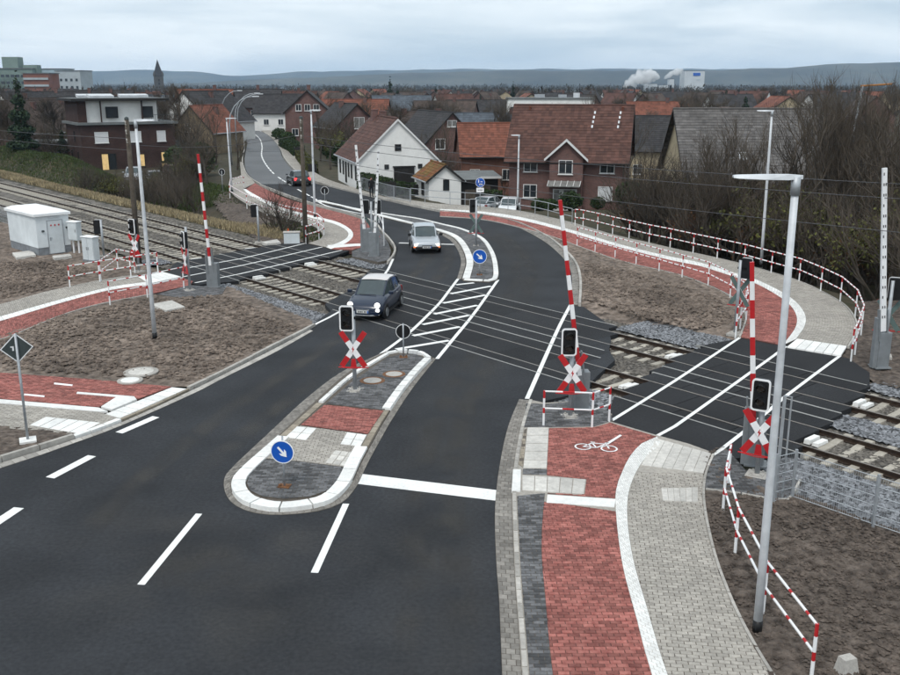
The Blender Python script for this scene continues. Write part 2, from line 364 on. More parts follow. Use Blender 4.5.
def strip_poly(pts, w):
    a = offset(pts, -w / 2); b = offset(pts, w / 2); return a + b[::-1]
def line_mark(name, pts, w, parent=road, z=0.008, m=paint):
    p = strip_poly([Vector(q) for q in pts], w); n = len(p) // 2; mb = MB()
    vs = [(q.x, q.y, z) for q in p]; N2 = len(vs)
    mb.add(vs, [(i, N2 - 1 - i, N2 - 2 - i, i + 1)[::-1] for i in range(n - 1)], 0, 0.5)
    return mb.build(name, m, parent)
def quad_mark(name, px, z=0.008, parent=road, m=paint):
    mb = MB(); q = PX(px, 0); mb.prism(q, z - 0.004, z); return mb.build(name, m, parent)
quad_mark('stop_line', [(360, 474), (497.5, 490.5), (497, 501), (357.5, 484)])
for a, b, wd in [((50, 478), (92, 456), .26), ((-14, 530), (19, 508), .26), ((119, 433), (156, 417), .26), ((-95, 573), (-54, 553), .26)]:
    line_mark('junction_dash', [P(*a), P(*b)], wd)
line_mark('lane_line', [P(141, 585), P(199, 514)], 0.15)
line_mark('lane_line', [P(314.5, 573), P(346, 504)], 0.15)
line_mark('stop_line', [P(399, 243), P(470, 245)], 0.28)
# hatched wedge between the islands
LH = smooth(PX([(458, 279), (449, 291), (440, 302.7), (427, 316), (413, 329.5), (400, 340), (381, 354)]), 0.6)
RH = smooth(PX([(498, 280), (486, 297), (471.7, 316.7), (455, 337), (437, 359)]), 0.6)
line_mark('lane_line', LH, 0.14); line_mark('lane_line', RH, 0.14)
for a, b in [((456, 285), (474, 283)), ((450.5, 294), (491, 286.3)), ((443, 303.4), (485.5, 295.2)), ((434, 314.3), (477.5, 305.5)),
             ((422.5, 324.8), (469, 315.5)), ((413, 336), (460, 327)), ((396, 349.5), (449, 340.7))]:
    line_mark('hatch_stripe', [P(*a), P(*b)], 0.22, z=0.012)
line_mark('edge_line', smooth(PX([(262, 352), (291, 337), (318, 323), (340, 311.5), (362, 295), (385, 274), (393, 259)]), 1), 0.13)
line_mark('edge_line', smooth(PX([(527, 399), (538, 374), (549, 349), (560, 325), (571, 304)]), 1), 0.14)
# old road centre line, dashes
cl = resample(smooth(PX([(317, 200), (292, 186), (272, 172), (262, 157), (262, 146), (259, 138), (250, 131)]), 1), 40)
for i in range(0, 40, 2 if False else 1):
    if i % 4 != 3 or i > 10: line_mark('centre_dash', [cl[i], cl[i].lerp(cl[i + 1], 0.8)], 0.16, z=0.010)
line_mark('lane_line', smooth(PX([(316, 201), (330, 207), (362, 214)]), 1), 0.15)
# asphalt repair seams across the old road
line_mark('asphalt_seam', [P(248, 151.5), P(283, 151.5)], 0.5, z=0.006, m=asphalt)

# dust and tyre wear on the lanes
dust_m = bpy.data.materials.new('lane_dust'); dust_m.use_nodes = True; dt = dust_m.node_tree; db = dt.nodes['Principled BSDF']; db.inputs['Base Color'].default_value = (.105, .098, .088, 1); db.inputs['Roughness'].default_value = .95; db.inputs['Specular IOR Level'].default_value = .1
da = dt.nodes.new('ShaderNodeAttribute'); da.attribute_name = 'wear'; dtc = dt.nodes.new('ShaderNodeTexCoord'); dn = dt.nodes.new('ShaderNodeTexNoise'); dn.inputs['Scale'].default_value = .9; dn.inputs['Detail'].default_value = 8; dt.links.new(dtc.outputs['Object'], dn.inputs['Vector'])
dm = dt.nodes.new('ShaderNodeMath'); dm.operation = 'MULTIPLY'; dt.links.new(da.outputs['Fac'], dm.inputs[0]); dr = dt.nodes.new('ShaderNodeMapRange'); dr.inputs[1].default_value = .35; dr.inputs[2].default_value = .7; dr.inputs[4].default_value = .5; dt.links.new(dn.outputs['Fac'], dr.inputs[0]); dt.links.new(dr.outputs[0], dm.inputs[1]); dt.links.new(dm.outputs[0], db.inputs['Alpha'])
def wear(px, w, k=1.0):
    pts = smooth(PX(px), .6); V = []; W_ = []; Fc = []; c = 5
    for j in range(c):
        for i, q in enumerate(offset(pts, w * (j / (c - 1) - .5))): V.append((q.x, q.y, .0035)); W_.append(k * (1 - (2 * j / (c - 1) - 1) ** 2) * min(1, i / 5, (len(pts) - 1 - i) / 5))
    n = len(pts)
    for j in range(c - 1):
        for i in range(n - 1): Fc.append((j * n + i, (j + 1) * n + i, (j + 1) * n + i + 1, j * n + i + 1))
    me = bpy.data.meshes.new('tyre_wear'); me.from_pydata(V, [], Fc); me.materials.append(dust_m); a = me.attributes.new('wear', 'FLOAT', 'POINT'); a.data.foreach_set('value', W_)
    for f in me.polygons:
        if f.normal.z < 0: f.flip()
    o = bpy.data.objects.new('tyre_wear', me); col.objects.link(o); o.parent = road
RT = [(455, 720), (458, 600), (452, 500), (463, 420), (490, 360), (517, 312), (531, 275), (520, 250), (490, 228)]
wear(RT, .75); wear([(x - 34 * (y / 500) ** 1.5, y) for x, y in RT], .7, .8); wear([(x - 17 * (y / 500) ** 1.5, y) for x, y in RT], 2.6, .5)
LT = [(60, 560), (140, 480), (230, 410), (320, 350), (385, 300), (425, 262), (428, 240), (395, 225)]
wear(LT, .8); wear([(x + 42 * (y / 450) ** 1.4, y + 6) for x, y in LT[1:]], .8, .8); wear([(10, 640), (120, 600), (230, 560), (330, 540), (420, 560)], 2.2, .7); wear([(20, 520), (160, 530), (250, 600), (300, 720)], 3.0, .5)

# ---------------------------------------------------------------- kerbs, pavers
def ctr_inset(poly, d):
    c = sum(poly, Vector((0, 0, 0))) / len(poly); out = []
    for p in poly:
        v = c - p; l = v.length; out.append(p + v * min(0.45, d * 1.3 / max(l, 1e-6)))
    return out
def edge_inset(poly, d):
    n = len(poly); out = []
    for i in range(n):
        p, a, b = poly[i], poly[i - 1], poly[(i + 1) % n]; t1 = (p - a); t2 = (b - p); t1.z = t2.z = 0
        if t1.length < 1e-6 or t2.length < 1e-6: out.append(p.copy()); continue
        t1.normalize(); t2.normalize(); n1 = Vector((-t1.y, t1.x, 0)); n2 = Vector((-t2.y, t2.x, 0)); m = n1 + n2; k = 1 + n1.dot(n2)
        out.append(p + m * (d / max(k, .35)))
    return out
def frustum(mb, poly, z0, z1, ins, tint=None, mi=0):
    n = len(poly); ar = sum(poly[i].x * poly[(i + 1) % n].y - poly[(i + 1) % n].x * poly[i].y for i in range(n))
    if ar < 0: poly = poly[::-1]
    top = edge_inset(poly, ins) if n == 8 else ctr_inset(poly, ins); t = random.random() if tint is None else tint
    mb.add([(p.x, p.y, z0) for p in poly] + [(p.x, p.y, z1) for p in top], [tuple(range(n, 2 * n))] + [(i, (i + 1) % n, n + (i + 1) % n, n + i) for i in range(n)], mi, t)
def kerb(pts, w, z1, seg, m, parent, name='kerb_stone', z0=-0.15, gap=0.012, single=60, closed=False, ins=0.012, slope=0.0):
    """row of kerb stones along pts, stones to the right of travel for w > 0"""
    n = max(1, int(round(plen(pts) / seg))); A = resample(pts, n * 3); B = offset(A, w); rest = MB(); k = 0
    for i in range(n):
        a_, b_ = A[3 * i:3 * i + 4], B[3 * i:3 * i + 4]; g = gap / 2 / max((a_[1] - a_[0]).length, 1e-6)
        a_[0] = a_[0].lerp(a_[1], g); b_[0] = b_[0].lerp(b_[1], g); a_[3] = a_[3].lerp(a_[2], g); b_[3] = b_[3].lerp(b_[2], g); q = a_ + b_[::-1]
        c = sum(q, Vector((0, 0, 0))) / 8; dz = random.uniform(-.004, .004)
        near = c.y < 62 and k < single
        t_ = MB() if near else rest
        frustum(t_, q, z0, z1 + dz, ins)
        if near: o = t_.build(name, m, parent, world=True, origin=abs_loc(parent)); k += 1
    if rest.f: tag(rest.build(name + '_row', m, parent, world=True), kind='stuff')
def clip_convex(sub, clip):
    out = sub
    for i in range(len(clip)):
        a, b = clip[i], clip[(i + 1) % len(clip)]; inp = out; out = []
        if not inp: break
        e = b - a
        sd_ = lambda p: e.x * (p.y - a.y) - e.y * (p.x - a.x)
        for j in range(len(inp)):
            p, q = inp[j - 1], inp[j]; sp_, sq = sd_(p), sd_(q)
            if sq >= 0:
                if sp_ < 0: out.append(p.lerp(q, sp_ / (sp_ - sq)))
                out.append(q)
            elif sp_ >= 0: out.append(p.lerp(q, sp_ / (sp_ - sq)))
    return out
def area2(p): return abs(sum(p[i].x * p[(i + 1) % len(p)].y - p[(i + 1) % len(p)].x * p[i].y for i in range(len(p)))) / 2
def emit_pavers(bricks, z, m, parent, name, single, jm, depth=0.02, ins=0.004, jit=0.003):
    bricks.sort(key=lambda q: sum(p.y for p in q) / len(q)); rest = MB()
    for i, q in enumerate(bricks):
        dz = random.uniform(-jit, jit)
        if i < single: t_ = MB(); frustum(t_, q, z - depth, z + dz, ins); t_.build(name, m, parent, world=True)
        else: frustum(rest, q, z - depth, z + dz, ins)
    if rest.f: tag(rest.build(name + '_field', m, parent, world=True), kind='stuff')
def pave_poly(poly, z, m, parent, bl=0.20, bw=0.10, ang=0.0, name='paver', single=0, jm=joint_m, gap=0.007, base=True, bond=0.5):
    R = Matrix.Rotation(-ang, 3, 'Z'); Ri = Matrix.Rotation(ang, 3, 'Z'); poly = [Vector((p[0], p[1], 0)) for p in poly]
    lp = [R @ p for p in poly]; n = len(lp)
    if sum(lp[i].x * lp[(i + 1) % n].y - lp[(i + 1) % n].x * lp[i].y for i in range(n)) < 0: lp = lp[::-1]
    x0, x1 = min(p.x for p in lp), max(p.x for p in lp); y0, y1 = min(p.y for p in lp), max(p.y for p in lp); out = []; r = 0; y = y0
    while y < y1:
        x = x0 - (bl * bond if r % 2 else 0)
        while x < x1:
            c = [Vector((x + gap / 2, y + gap / 2, 0)), Vector((x + bl - gap / 2, y + gap / 2, 0)), Vector((x + bl - gap / 2, y + bw - gap / 2, 0)), Vector((x + gap / 2, y + bw - gap / 2, 0))]
            ins = [inside(p.x, p.y, lp) for p in c]
            if all(ins): out.append([Ri @ p for p in c])
            elif any(ins):
                k = clip_convex(lp, c)
                if len(k) >= 3 and area2(k) > 0.08 * bl * bw: out.append([Ri @ p for p in k])
            x += bl
        y += bw; r += 1
    if base:
        mb = MB(); mb.prism(poly, z - 0.25, z - 0.009); mb.build('joint_bed', jm, parent, world=True)
    emit_pavers(out, z, m, parent, name, single, jm)
def pave_strip(A, B, z, m, parent, row=0.10, bl=0.20, name='paver', single=0, jm=joint_m, gap=0.007, base=True):
    n = max(1, int((plen(A) + plen(B)) / 2 / row)); A = resample(A, n); B = resample(B, n); out = []
    for i in range(n):
        w = (A[i] - B[i]).length; k = max(1, int(round(w / bl))); g = gap / 2 / max(w / k, .01); gr = gap / 2 / row
        e = [j / k for j in range(k + 1)]
        if i % 2 and k > 1: e = [0] + [(j + .5) / k for j in range(k)] + [1]
        for a, b in zip(e, e[1:]):
            a2, b2 = a + g / k, b - g / k
            f = lambda s, t: A[i].lerp(A[i + 1], t).lerp(B[i].lerp(B[i + 1], t), s)
            out.append([f(a2, gr), f(b2, gr), f(b2, 1 - gr), f(a2, 1 - gr)])
    if base:
        mb = MB(); mb.prism(A + B[::-1], z - 0.25, z - 0.009); mb.build('joint_bed', jm, parent, world=True)
    emit_pavers(out, z, m, parent, name, single, jm)
def slab(name, px, z, m, parent, dz=0.06, ins=0.01, ndiv=0):
    mb = MB(); frustum(mb, PX(px, z), z - dz, z, ins); return mb.build(name, m, parent, world=True)

ZP = 0.05
# ---- right pavement with cycle path (this side of the tracks)
A_edge = smooth(PX([(519, 399.5), (508, 427), (500, 463), (495, 507), (496, 560), (499, 600), (502, 675), (507, 800)]), 0.4)
K_edge = smooth(PX([(529, 400), (520, 430), (514, 465), (512, 490), (513, 530), (515, 577), (517, 607), (522, 675), (529, 800)], 0.02), 0.4)
pav = thing('pavement', P(600, 600), kind='structure')
mb = MB(); mb.prism([p for p in K_edge] + smooth(PX([(850, 800), (771, 675), (751, 642), (733, 607), (717, 567), (707, 530), (702, 497), (704, 473), (712, 453.5), (657, 436.5), (610, 422.5), (612, 415), (576, 402), (545, 404)]), .8), -.2, ZP - .012); mb.build('bedding', pav_grey, pav, world=True)
pave_strip(A_edge, K_edge, 0.02, gutter_m, pav, row=0.16, bl=0.16, name='gutter_stone', single=40)
kerb(K_edge, -0.11, 0.06, 0.5, kerb_g, pav)
K2 = offset(K_edge, -0.12)
dk_r = smooth(PX([(545, 493), (542, 527), (542, 560), (545, 593), (549, 640), (553, 675), (566, 800)], ZP), 0.4)
k2_low = [p for p in K2 if p.y < P(520, 491).y]
pave_poly(k2_low + dk_r[::-1], ZP, pav_dark, pav, single=60)
slab('white_slab', [(513, 469), (521, 469), (520.5, 491), (511.5, 491)], 0.068, concrete_w, pav)
for i in range(5):
    a, b = i / 5 + .004, (i + 1) / 5 - .004; l = lambda s, t, q: s + (t - s) * q
    slab('tactile_slab', [(l(527.5, 523, a), l(427, 468, a)), (l(549, 547, a), l(427, 468, a)), (l(549, 547, b), l(427, 468, b)), (l(527.5, 523, b), l(427, 468, b))], ZP + .004, slab_w, pav)
    slab('tactile_slab', [(l(522, 586, a), l(475, 479, a)), (l(522, 586, b), l(475, 479, b)), (l(522, 584, b), l(490, 494, b)), (l(522, 584, a), l(490, 494, a))], ZP + .004, slab_w, pav)
slab('white_band', [(547, 494.5), (616, 499), (615, 507), (546, 502.5)], ZP + .005, concrete_w, pav)
ws_l = smooth(PX([(657, 436.5), (642, 443), (630, 456), (622, 472), (616, 490), (616.5, 520), (623, 567), (637, 620), (644, 648), (652, 675), (690, 800)], ZP), 0.4)
ws_r = smooth(PX([(662, 445), (655, 449), (646, 457), (636, 472), (628.5, 493), (627.5, 520), (633.5, 560), (647, 607), (658, 645), (668, 675), (712, 800)], ZP), 0.4)
red_top = PX([(549, 428), (595, 427), (610, 422.5)], ZP)
y499 = P(616, 499).y; y507 = P(616, 507).y
wl_up = [p for p in ws_l if p.y > P(616, 497).y]; wl_dn = [p for p in ws_l if p.y < y507]
pave_poly(red_top + wl_up + PX([(615, 498), (547, 493.5), (548, 492.5), (584.5, 495), (586.5, 479), (547, 475), (547, 468)], ZP), ZP, pav_red, pav, jm=joint_red, single=0)
pave_poly(wl_dn + [p for p in dk_r if p.y < P(545, 503).y][::-1], ZP, pav_red, pav, jm=joint_red, single=100)
pave_poly([p for p in K2 if p.y < P(0, 428).y and p.y > P(0, 467).y] + PX([(523, 467), (527, 428)], ZP), ZP, gutter_sand, pav, bl=0.2, bw=0.2)
pave_poly(PX([(523, 468.5), (547, 469), (547, 474.5), (522.5, 474)], ZP), ZP, pav_dark, pav)
pave_strip(ws_l, ws_r, ZP + .003, concrete_w, pav, row=0.10, bl=0.15, name='white_paver', single=20, jm=slab_w, gap=0.005)
ok_ = smooth(PX([(712, 453.5), (704, 473), (702, 497), (707, 530), (717, 567), (733, 607), (751, 642), (771, 675), (850, 800)], ZP), 0.4)
up_e = PX([(662, 445), (711, 456)], ZP)
grey_top = P(640, 470).y
pave_poly([p for p in ws_r if p.y < grey_top] + [p for p in ok_ if p.y < P(703, 473).y][::-1], ZP, pav_grey, pav, ang=radians(-7), single=110)
# pale slabs at the head of the footway
for i in range(6):
    a, b = i / 6 + .002, (i + 1) / 6 - .002; l = lambda p, q, t: (p[0] + (q[0] - p[0]) * t, p[1] + (q[1] - p[1]) * t)
    slab('tactile_slab', [l((656, 438), (711, 453), a), l((656, 438), (711, 453), b), l((641, 465), (703.5, 473), b), l((641, 465), (703.5, 473), a)], ZP + .003, slab_w, pav)
    slab('tactile_slab', [l((661, 488), (698, 487), a), l((661, 488), (698, 487), b), l((663, 500.5), (698, 502), b), l((663, 500.5), (698, 502), a)], ZP + .007, slab_w, pav)
kerb(ok_, -0.08, 0.06, 0.9, kerb_g, pav, name='edging_stone')
pave_poly(PX([(706, 469), (715, 455), (726, 448), (746, 470), (802, 480), (789, 500), (765, 498), (738, 493), (705, 489)], .045), .045, pav_dark, pav)
kerb(smooth(PX([(802, 480), (789, 500.5), (765, 498.5), (738, 493.5), (705, 489.5)], .04), .4), .08, .06, .8, kerb_g, pav, name='edging_stone')
# bicycle symbol on the red cycle path
def bike_symbol(px, sc, ang, parent):
    c = P(*px, ZP); R = Matrix.Rotation(ang, 3, 'Z'); z = ZP + .012
    def seg(a, b, w=0.045):
        A = c + R @ Vector((a[0] * sc, a[1] * sc, 0)); B = c + R @ Vector((b[0] * sc, b[1] * sc, 0)); line_mark_obj(A, B, w, z)
    mbs = MB()
    def line_mark_obj(A, B, w, z):
        t = (B - A).normalized(); s_ = Vector((t.y, -t.x, 0)) * w / 2
        mbs.add([(p.x, p.y, z) for p in (A - s_, A + s_, B + s_, B - s_)], [(0, 1, 2, 3)], 0, .5)
    for wx in (-0.55, 0.55):
        for i in range(18):
            a, b = 2 * pi * i / 18, 2 * pi * (i + 1) / 18
            seg((wx + .33 * cos(a), .33 * sin(a)), (wx + .33 * cos(b), .33 * sin(b)))
    for a, b in [((-.55, 0), (-.2, .5)), ((-.2, .5), (.38, .5)), ((.38, .5), (.02, 0)), ((.02, 0), (-.55, 0)), ((-.2, .5), (.02, 0)), ((.55, 0), (.35, .62)), ((.35, .62), (.5, .72)), ((-.28, .62), (-.08, .62)), ((-.2, .5), (-.2, .62))]: seg(a, b)
    o = mbs.build('bicycle_symbol', white_p, parent, world=True)
    for f in o.data.polygons:
        if f.normal.z < 0: f.flip()
bike_symbol((596, 448), 0.62, radians(-12), pav)
mb = MB(); q = PX([(606, 443), (620, 434.5), (622, 435.5), (608, 444.5)], ZP + .012); mb.add(q, [(3, 2, 1, 0)], 0, .5); mb.build('direction_stroke', white_p, pav, world=True)
# dark paving round the signal post by the crossing
pave_poly(PX([(526, 403), (545, 404), (575, 401), (610, 411), (613, 420), (595, 426), (549, 427), (524, 427)], ZP), ZP, pav_dark, pav)

# ---- ramp path beyond the tracks (right)
ramp = thing('ramp_path', P(800, 320), kind='structure')
in_red = smooth(PX([(440, 216), (482, 219), (520, 227), (555, 237), (582, 247), (612, 257.5), (635, 264), (675, 273), (707, 284), (735, 298), (747, 315), (741, 337)], ZP), 0.5)
out_red = smooth(PX([(440, 211), (482, 214), (520, 220), (557, 229), (582, 236), (612, 245), (640, 252.5), (675, 261), (700, 266), (735, 277), (757, 284), (783, 299), (795, 312), (796, 326), (783, 345)], ZP), 0.5)
out_wh = smooth(PX([(440, 209), (482, 211.5), (520, 217), (557, 226), (582, 233), (612, 242), (640, 249.5), (675, 257.5), (700, 262.5), (735, 273), (760, 281), (790, 297), (804, 312), (805, 325), (796, 339)], ZP), 0.5)
out_gr = smooth(PX([(440, 204), (482, 206.5), (520, 211), (557, 219), (580, 225), (612, 234.5), (649, 243), (675, 249), (717, 258), (757, 268), (800, 281.5), (837, 300), (851, 313), (856, 328), (847, 346)], ZP), 0.5)
pave_strip(in_red, out_red, ZP, pav_red, ramp, row=0.11, bl=0.21, jm=joint_red)
pave_strip(out_red, out_wh, ZP + .004, concrete_w, ramp, row=0.3, bl=0.4, name='white_paver')
pave_strip(out_wh, out_gr, ZP, pav_grey, ramp, row=0.11, bl=0.21)
for i in range(6):
    a, b = i / 6 + .004, (i + 1) / 6 - .004
    slab('tactile_slab', [l((797, 338.5), (847, 346), a), l((797, 338.5), (847, 346), b), l((787, 346.5), (841, 355.5), b), l((787, 346.5), (841, 355.5), a)], ZP + .004, concrete_w, ramp)
kerb(out_gr, -0.09, 0.06, 1.0, kerb_g, ramp, name='edging_stone', single=25)
kerb(in_red, 0.09, 0.055, 1.0, kerb_g, ramp, name='edging_stone', single=25)
# kerb and gutter along the bend
bend = smooth(PX([(440, 212.6), (482, 217), (512, 225), (540, 239), (557, 252), (568, 265), (572, 280), (569, 305)]), 0.5)
bend_o = smooth(PX([(440, 211.4), (484, 215.6), (515, 222.5), (545, 236.5), (563, 250.5), (574.5, 264), (579, 281), (578, 305)]), 0.5)
pave_strip(bend, bend_o, 0.02, gutter_m, ramp, row=0.25, bl=0.2, name='gutter_stone')
kerb(bend_o, -0.14, 0.11, 1.0, kerb_g, ramp, single=30)

# ---- left pavement and cycle path (grey, white line, red) leading to the left crossing
lp_ = thing('left_path', P(100, 300), kind='structure')
lg0 = smooth(PX([(-120, 333), (0, 304), (50, 290.5), (110, 278), (137, 274.5)], ZP), 0.5)
lg1 = smooth(PX([(-120, 349), (0, 316.5), (62, 299), (110, 287), (146, 282)], ZP), 0.5)
lg2 = smooth(PX([(-120, 354), (0, 321), (62, 302.5), (110, 290), (150, 284.5)], ZP), 0.5)
lg3 = smooth(PX([(-120, 375), (0, 339), (25, 329.5), (62, 314.5), (100, 303.5), (150, 294)], ZP), 0.5)
pave_strip(lg0, lg1, ZP, pav_grey, lp_, row=0.11, bl=0.21)
pave_strip(lg1, lg2, ZP + .004, concrete_w, lp_, row=0.3, bl=0.4, name='white_paver')
pave_strip(lg2, lg3, ZP, pav_red, lp_, row=0.11, bl=0.21, jm=joint_red)
pave_poly(PX([(150, 284.5), (181, 277.5), (193, 281), (190, 285), (150, 294)], ZP), ZP, pav_red, lp_, jm=joint_red)
for i in range(5):
    a, b = i / 5 + .004, (i + 1) / 5 - .004
    slab('tactile_slab', [l((137, 276), (162, 271.5), a), l((137, 276), (162, 271.5), b), l((149, 283.5), (181, 276.5), b), l((149, 283.5), (181, 276.5), a)], ZP + .004, concrete_w, lp_)
kerb(lg3, 0.08, 0.06, 1.0, kerb_g, lp_, name='edging_stone', single=25)
pave_poly(PX([(156, 294), (190, 285), (226, 287.5), (222, 294), (186, 298.5)], ZP), ZP, pav_dark, lp_)

# ---- cycle path and footway meeting the side road (bottom left)
lb = thing('corner_path', P(60, 400), kind='structure')
pave_poly(PX([(-120, 364), (0, 372.5), (90, 379), (172, 386.5), (136, 399.5), (134, 396), (77, 391.5), (76, 393.5), (116, 397), (99, 407), (0, 398.5), (-120, 388)], ZP), ZP, pav_red, lb, jm=joint_red)
slab('white_band', [(-120, 388.5), (0, 399), (99, 407.5), (108, 411), (100, 411.5), (0, 403), (-120, 393)], ZP + .004, concrete_w, lb)
slab('white_band', [(77, 391.6), (134.5, 396.2), (137, 399.2), (112, 409.5), (101, 406.5), (116.5, 396.8), (76, 393.6)], ZP + .005, concrete_w, lb)
slab('white_stroke', [(54, 382.5), (73, 384.5), (72.5, 386), (53.5, 384)], ZP + .008, white_p, lb); slab('white_stroke', [(24, 393.5), (45, 395.5), (44.5, 397), (23.5, 395)], ZP + .008, white_p, lb)
for i in range(7):
    a, b = i / 7 + .004, (i + 1) / 7 - .004
    slab('kerb_slab', [l((105, 414), (172, 387), a), l((105, 414), (172, 387), b), l((120, 418), (187, 388.5), b), l((120, 418), (187, 388.5), a)], ZP + .01, concrete_w, lb)
pave_poly(PX([(-120, 394), (0, 403.5), (100, 412), (107, 414.5), (118, 418), (77, 434.5), (27, 430), (0, 427.5), (-120, 417)], ZP), ZP, pav_grey, lb)
for i in range(5):
    a, b = i / 5 + .006, (i + 1) / 5 - .006
    slab('tactile_slab', [l((46, 416.5), (101, 422.5), a), l((46, 416.5), (101, 422.5), b), l((29, 425), (79, 433.5), b), l((29, 425), (79, 433.5), a)], ZP + .006, concrete_w, lb)
k0 = smooth(PX([(-400, 600), (-260, 549), (-130, 502), (0, 460), (37, 449), (75, 437)], 0.05), 0.4)
kerb(k0[::-1], 0.14, 0.13, 1.0, kerb_g, lb, single=25)
k1 = smooth(PX([(75, 437.5), (100, 428.5), (122, 420)], 0.03), 0.4); kerb(k1[::-1], 0.2, 0.06, 0.6, concrete_w, lb, name='dropped_kerb')
k2 = smooth(PX([(122, 420.5), (160, 404), (190, 389.5)], 0.02), 0.4); kerb(k2[::-1], 0.14, 0.045, 0.6, gutter_sand, lb, name='dropped_kerb')
k3 = smooth(PX([(190, 388), (225, 371.5), (275, 345.5), (303, 331.5), (316, 324.5)], 0.06), 0.4); kerb(k3[::-1], 0.14, 0.10, 1.0, kerb_g, lb, single=30)
g0 = smooth(PX([(-400, 606), (-260, 554), (-130, 507), (0, 463.5), (37, 452), (75, 439.5), (122, 422.5), (192, 390.5), (225, 374), (275, 348.5), (310, 330)]), 0.4)
g1 = smooth(PX([(-400, 613), (-260, 561), (-130, 513), (0, 468.5), (37, 456.5), (75, 443), (122, 425.5), (195, 393), (225, 377.5), (275, 352.5), (313, 331)]), 0.4)
pave_strip(g0, g1, 0.014, kerb_g, lb, row=0.33, bl=0.3, name='gutter_stone', single=40)

# ---- traffic island this side
isl = thing('traffic_island', P(330, 450), kind='structure')
go = smooth(PX([(381, 353.5), (342, 372), (307, 398), (268, 434), (232, 468), (224, 480), (226, 495), (236, 506), (256, 513.5), (283, 515), (317, 511.5), (342, 503), (357, 486), (367, 465), (380, 441), (392, 420), (413, 388), (436, 359)]), 0.3)
gi = smooth(PX([(386, 352.5), (348, 374), (317, 401), (278, 437.5), (241, 470), (231.5, 482), (232, 493), (242, 503.5), (262, 510), (284, 511.5), (312, 508), (333, 501.5), (350, 486), (361, 464), (374, 440), (387, 417), (408, 386), (432.5, 358)]), 0.3)
pave_strip(go, gi, 0.016, gutter_m, isl, row=0.16, bl=0.16, name='gutter_stone', single=90)
mb = MB(); mb.prism(gi, -0.2, 0.05); mb.build('island_core', joint_m, isl, world=True)
wk_o = smooth(PX([(277.5, 437.5), (241, 470), (231.5, 482), (232, 493), (242, 503), (262, 509.5), (284, 511), (312, 507.5), (333, 501), (350, 485), (361, 462), (368, 448.5)], 0.05), 0.25)
kerb(wk_o, -0.36, 0.12, 0.75, concrete_w, isl, ins=0.016, gap=.006)
wk_r = smooth(PX([(391, 410.5), (405, 390), (420, 372), (432, 359.5)], 0.05), 0.25); kerb(wk_r, -0.30, 0.12, 0.55, concrete_w, isl, ins=0.03)
wk_t = smooth(PX([(432, 358.5), (423, 352.8), (412, 351), (400, 350.8), (385, 353.5)], 0.05), 0.2); kerb(wk_t, -0.2, 0.12, 0.5, concrete_w, isl, ins=0.03)
wk_l = smooth(PX([(385, 354.3), (349, 376), (317.5, 403)], 0.05), 0.25); kerb(wk_l, -0.2, 0.12, 0.75, concrete_w, isl, ins=0.03)
dk_l = smooth(PX([(316.5, 404), (300, 418.5), (280, 436.5)], 0.03), 0.25); kerb(dk_l, -0.22, 0.07, 0.5, gutter_sand, isl, name='dropped_kerb')
dk_r2 = smooth(PX([(368.5, 447.5), (378, 430), (389.5, 411.5)], 0.03), 0.25); kerb(dk_r2, -0.22, 0.07, 0.5, gutter_sand, isl, name='dropped_kerb')
ZI = 0.09
pave_poly(PX([(326, 403.5), (350, 383), (387, 357.5), (400, 354.5), (417, 354.8), (424, 357.5), (410, 375), (384, 409.5)], ZI), ZI, pav_dark, isl, single=0)
pave_poly(PX([(324.5, 404.5), (383.5, 410.5), (375, 423), (368, 433.5), (301, 424.5)], ZI), ZI, pav_red, isl, jm=joint_red, single=90)
pave_poly(PX([(300, 425.5), (367.5, 434.5), (360, 448), (347, 467), (300, 461), (258.5, 457.5), (280, 441)], ZI - .004), ZI - .004, pav_grey, isl, single=60)
pave_poly(PX([(258, 458), (300, 461.5), (346.5, 467.5), (336, 484), (325, 491), (311, 496), (284, 498.5), (262, 496), (250, 490), (247, 483), (249, 475)], ZI), ZI, pav_dark, isl, single=60)
def grid_slabs(c4, nx, ny, z, m, parent):
    bl = lambda s, t: l(l(c4[0], c4[1], s), l(c4[3], c4[2], s), t)
    for i in range(nx):
        for j in range(ny):
            a, b, c, d = (i + .02) / nx, (i + .98) / nx, (j + .02) / ny, (j + .98) / ny
            slab('tactile_slab', [bl(a, c), bl(b, c), bl(b, d), bl(a, d)], z, m, parent)
grid_slabs([(297, 426), (317, 428), (306, 440), (285, 437)], 2, 2, ZI + .006, concrete_w, isl)
grid_slabs([(347, 432), (367, 434.5), (360.5, 446.5), (340, 444)], 2, 2, ZI + .006, concrete_w, isl)
grid_slabs([(335, 450), (356, 452.5), (346.5, 466.5), (325, 462.5)], 3, 3, ZI + .006, slab_w, isl)
def manhole(px, r, z, label, lidm=lid_m):
    c = P(*px, z); t = thing('manhole_cover', c, 0, label, 'manhole cover')
    mb = MB(); mb.lathe([(r * 1.35, -.04), (r * 1.35, .004), (r * 1.05, .010), (r, .004)], n=24); mb.build('frame_ring', iron_rust if lidm is lid_m else kerb_g, t)
    mb = MB(); mb.lathe([(r * .97, -.04), (r * .97, .010), (r * .9, .014), (0.01, .016)], n=24); mb.build('lid', lidm, t)
manhole((372.5, 380.5), 0.30, ZI + .002, 'round concrete manhole cover on dark island paving beside the signal post')
manhole((394, 374), 0.28, ZI + .002, 'round concrete manhole cover on dark island paving near the black round sign')
manhole((141, 371.5), 0.42, 0.09, 'large round concrete manhole cover with wide ring set in bare soil', slab_w)
manhole((130, 380), 0.30, 0.08, 'small pale round manhole cover in soil at the edge of the red path', concrete_w)

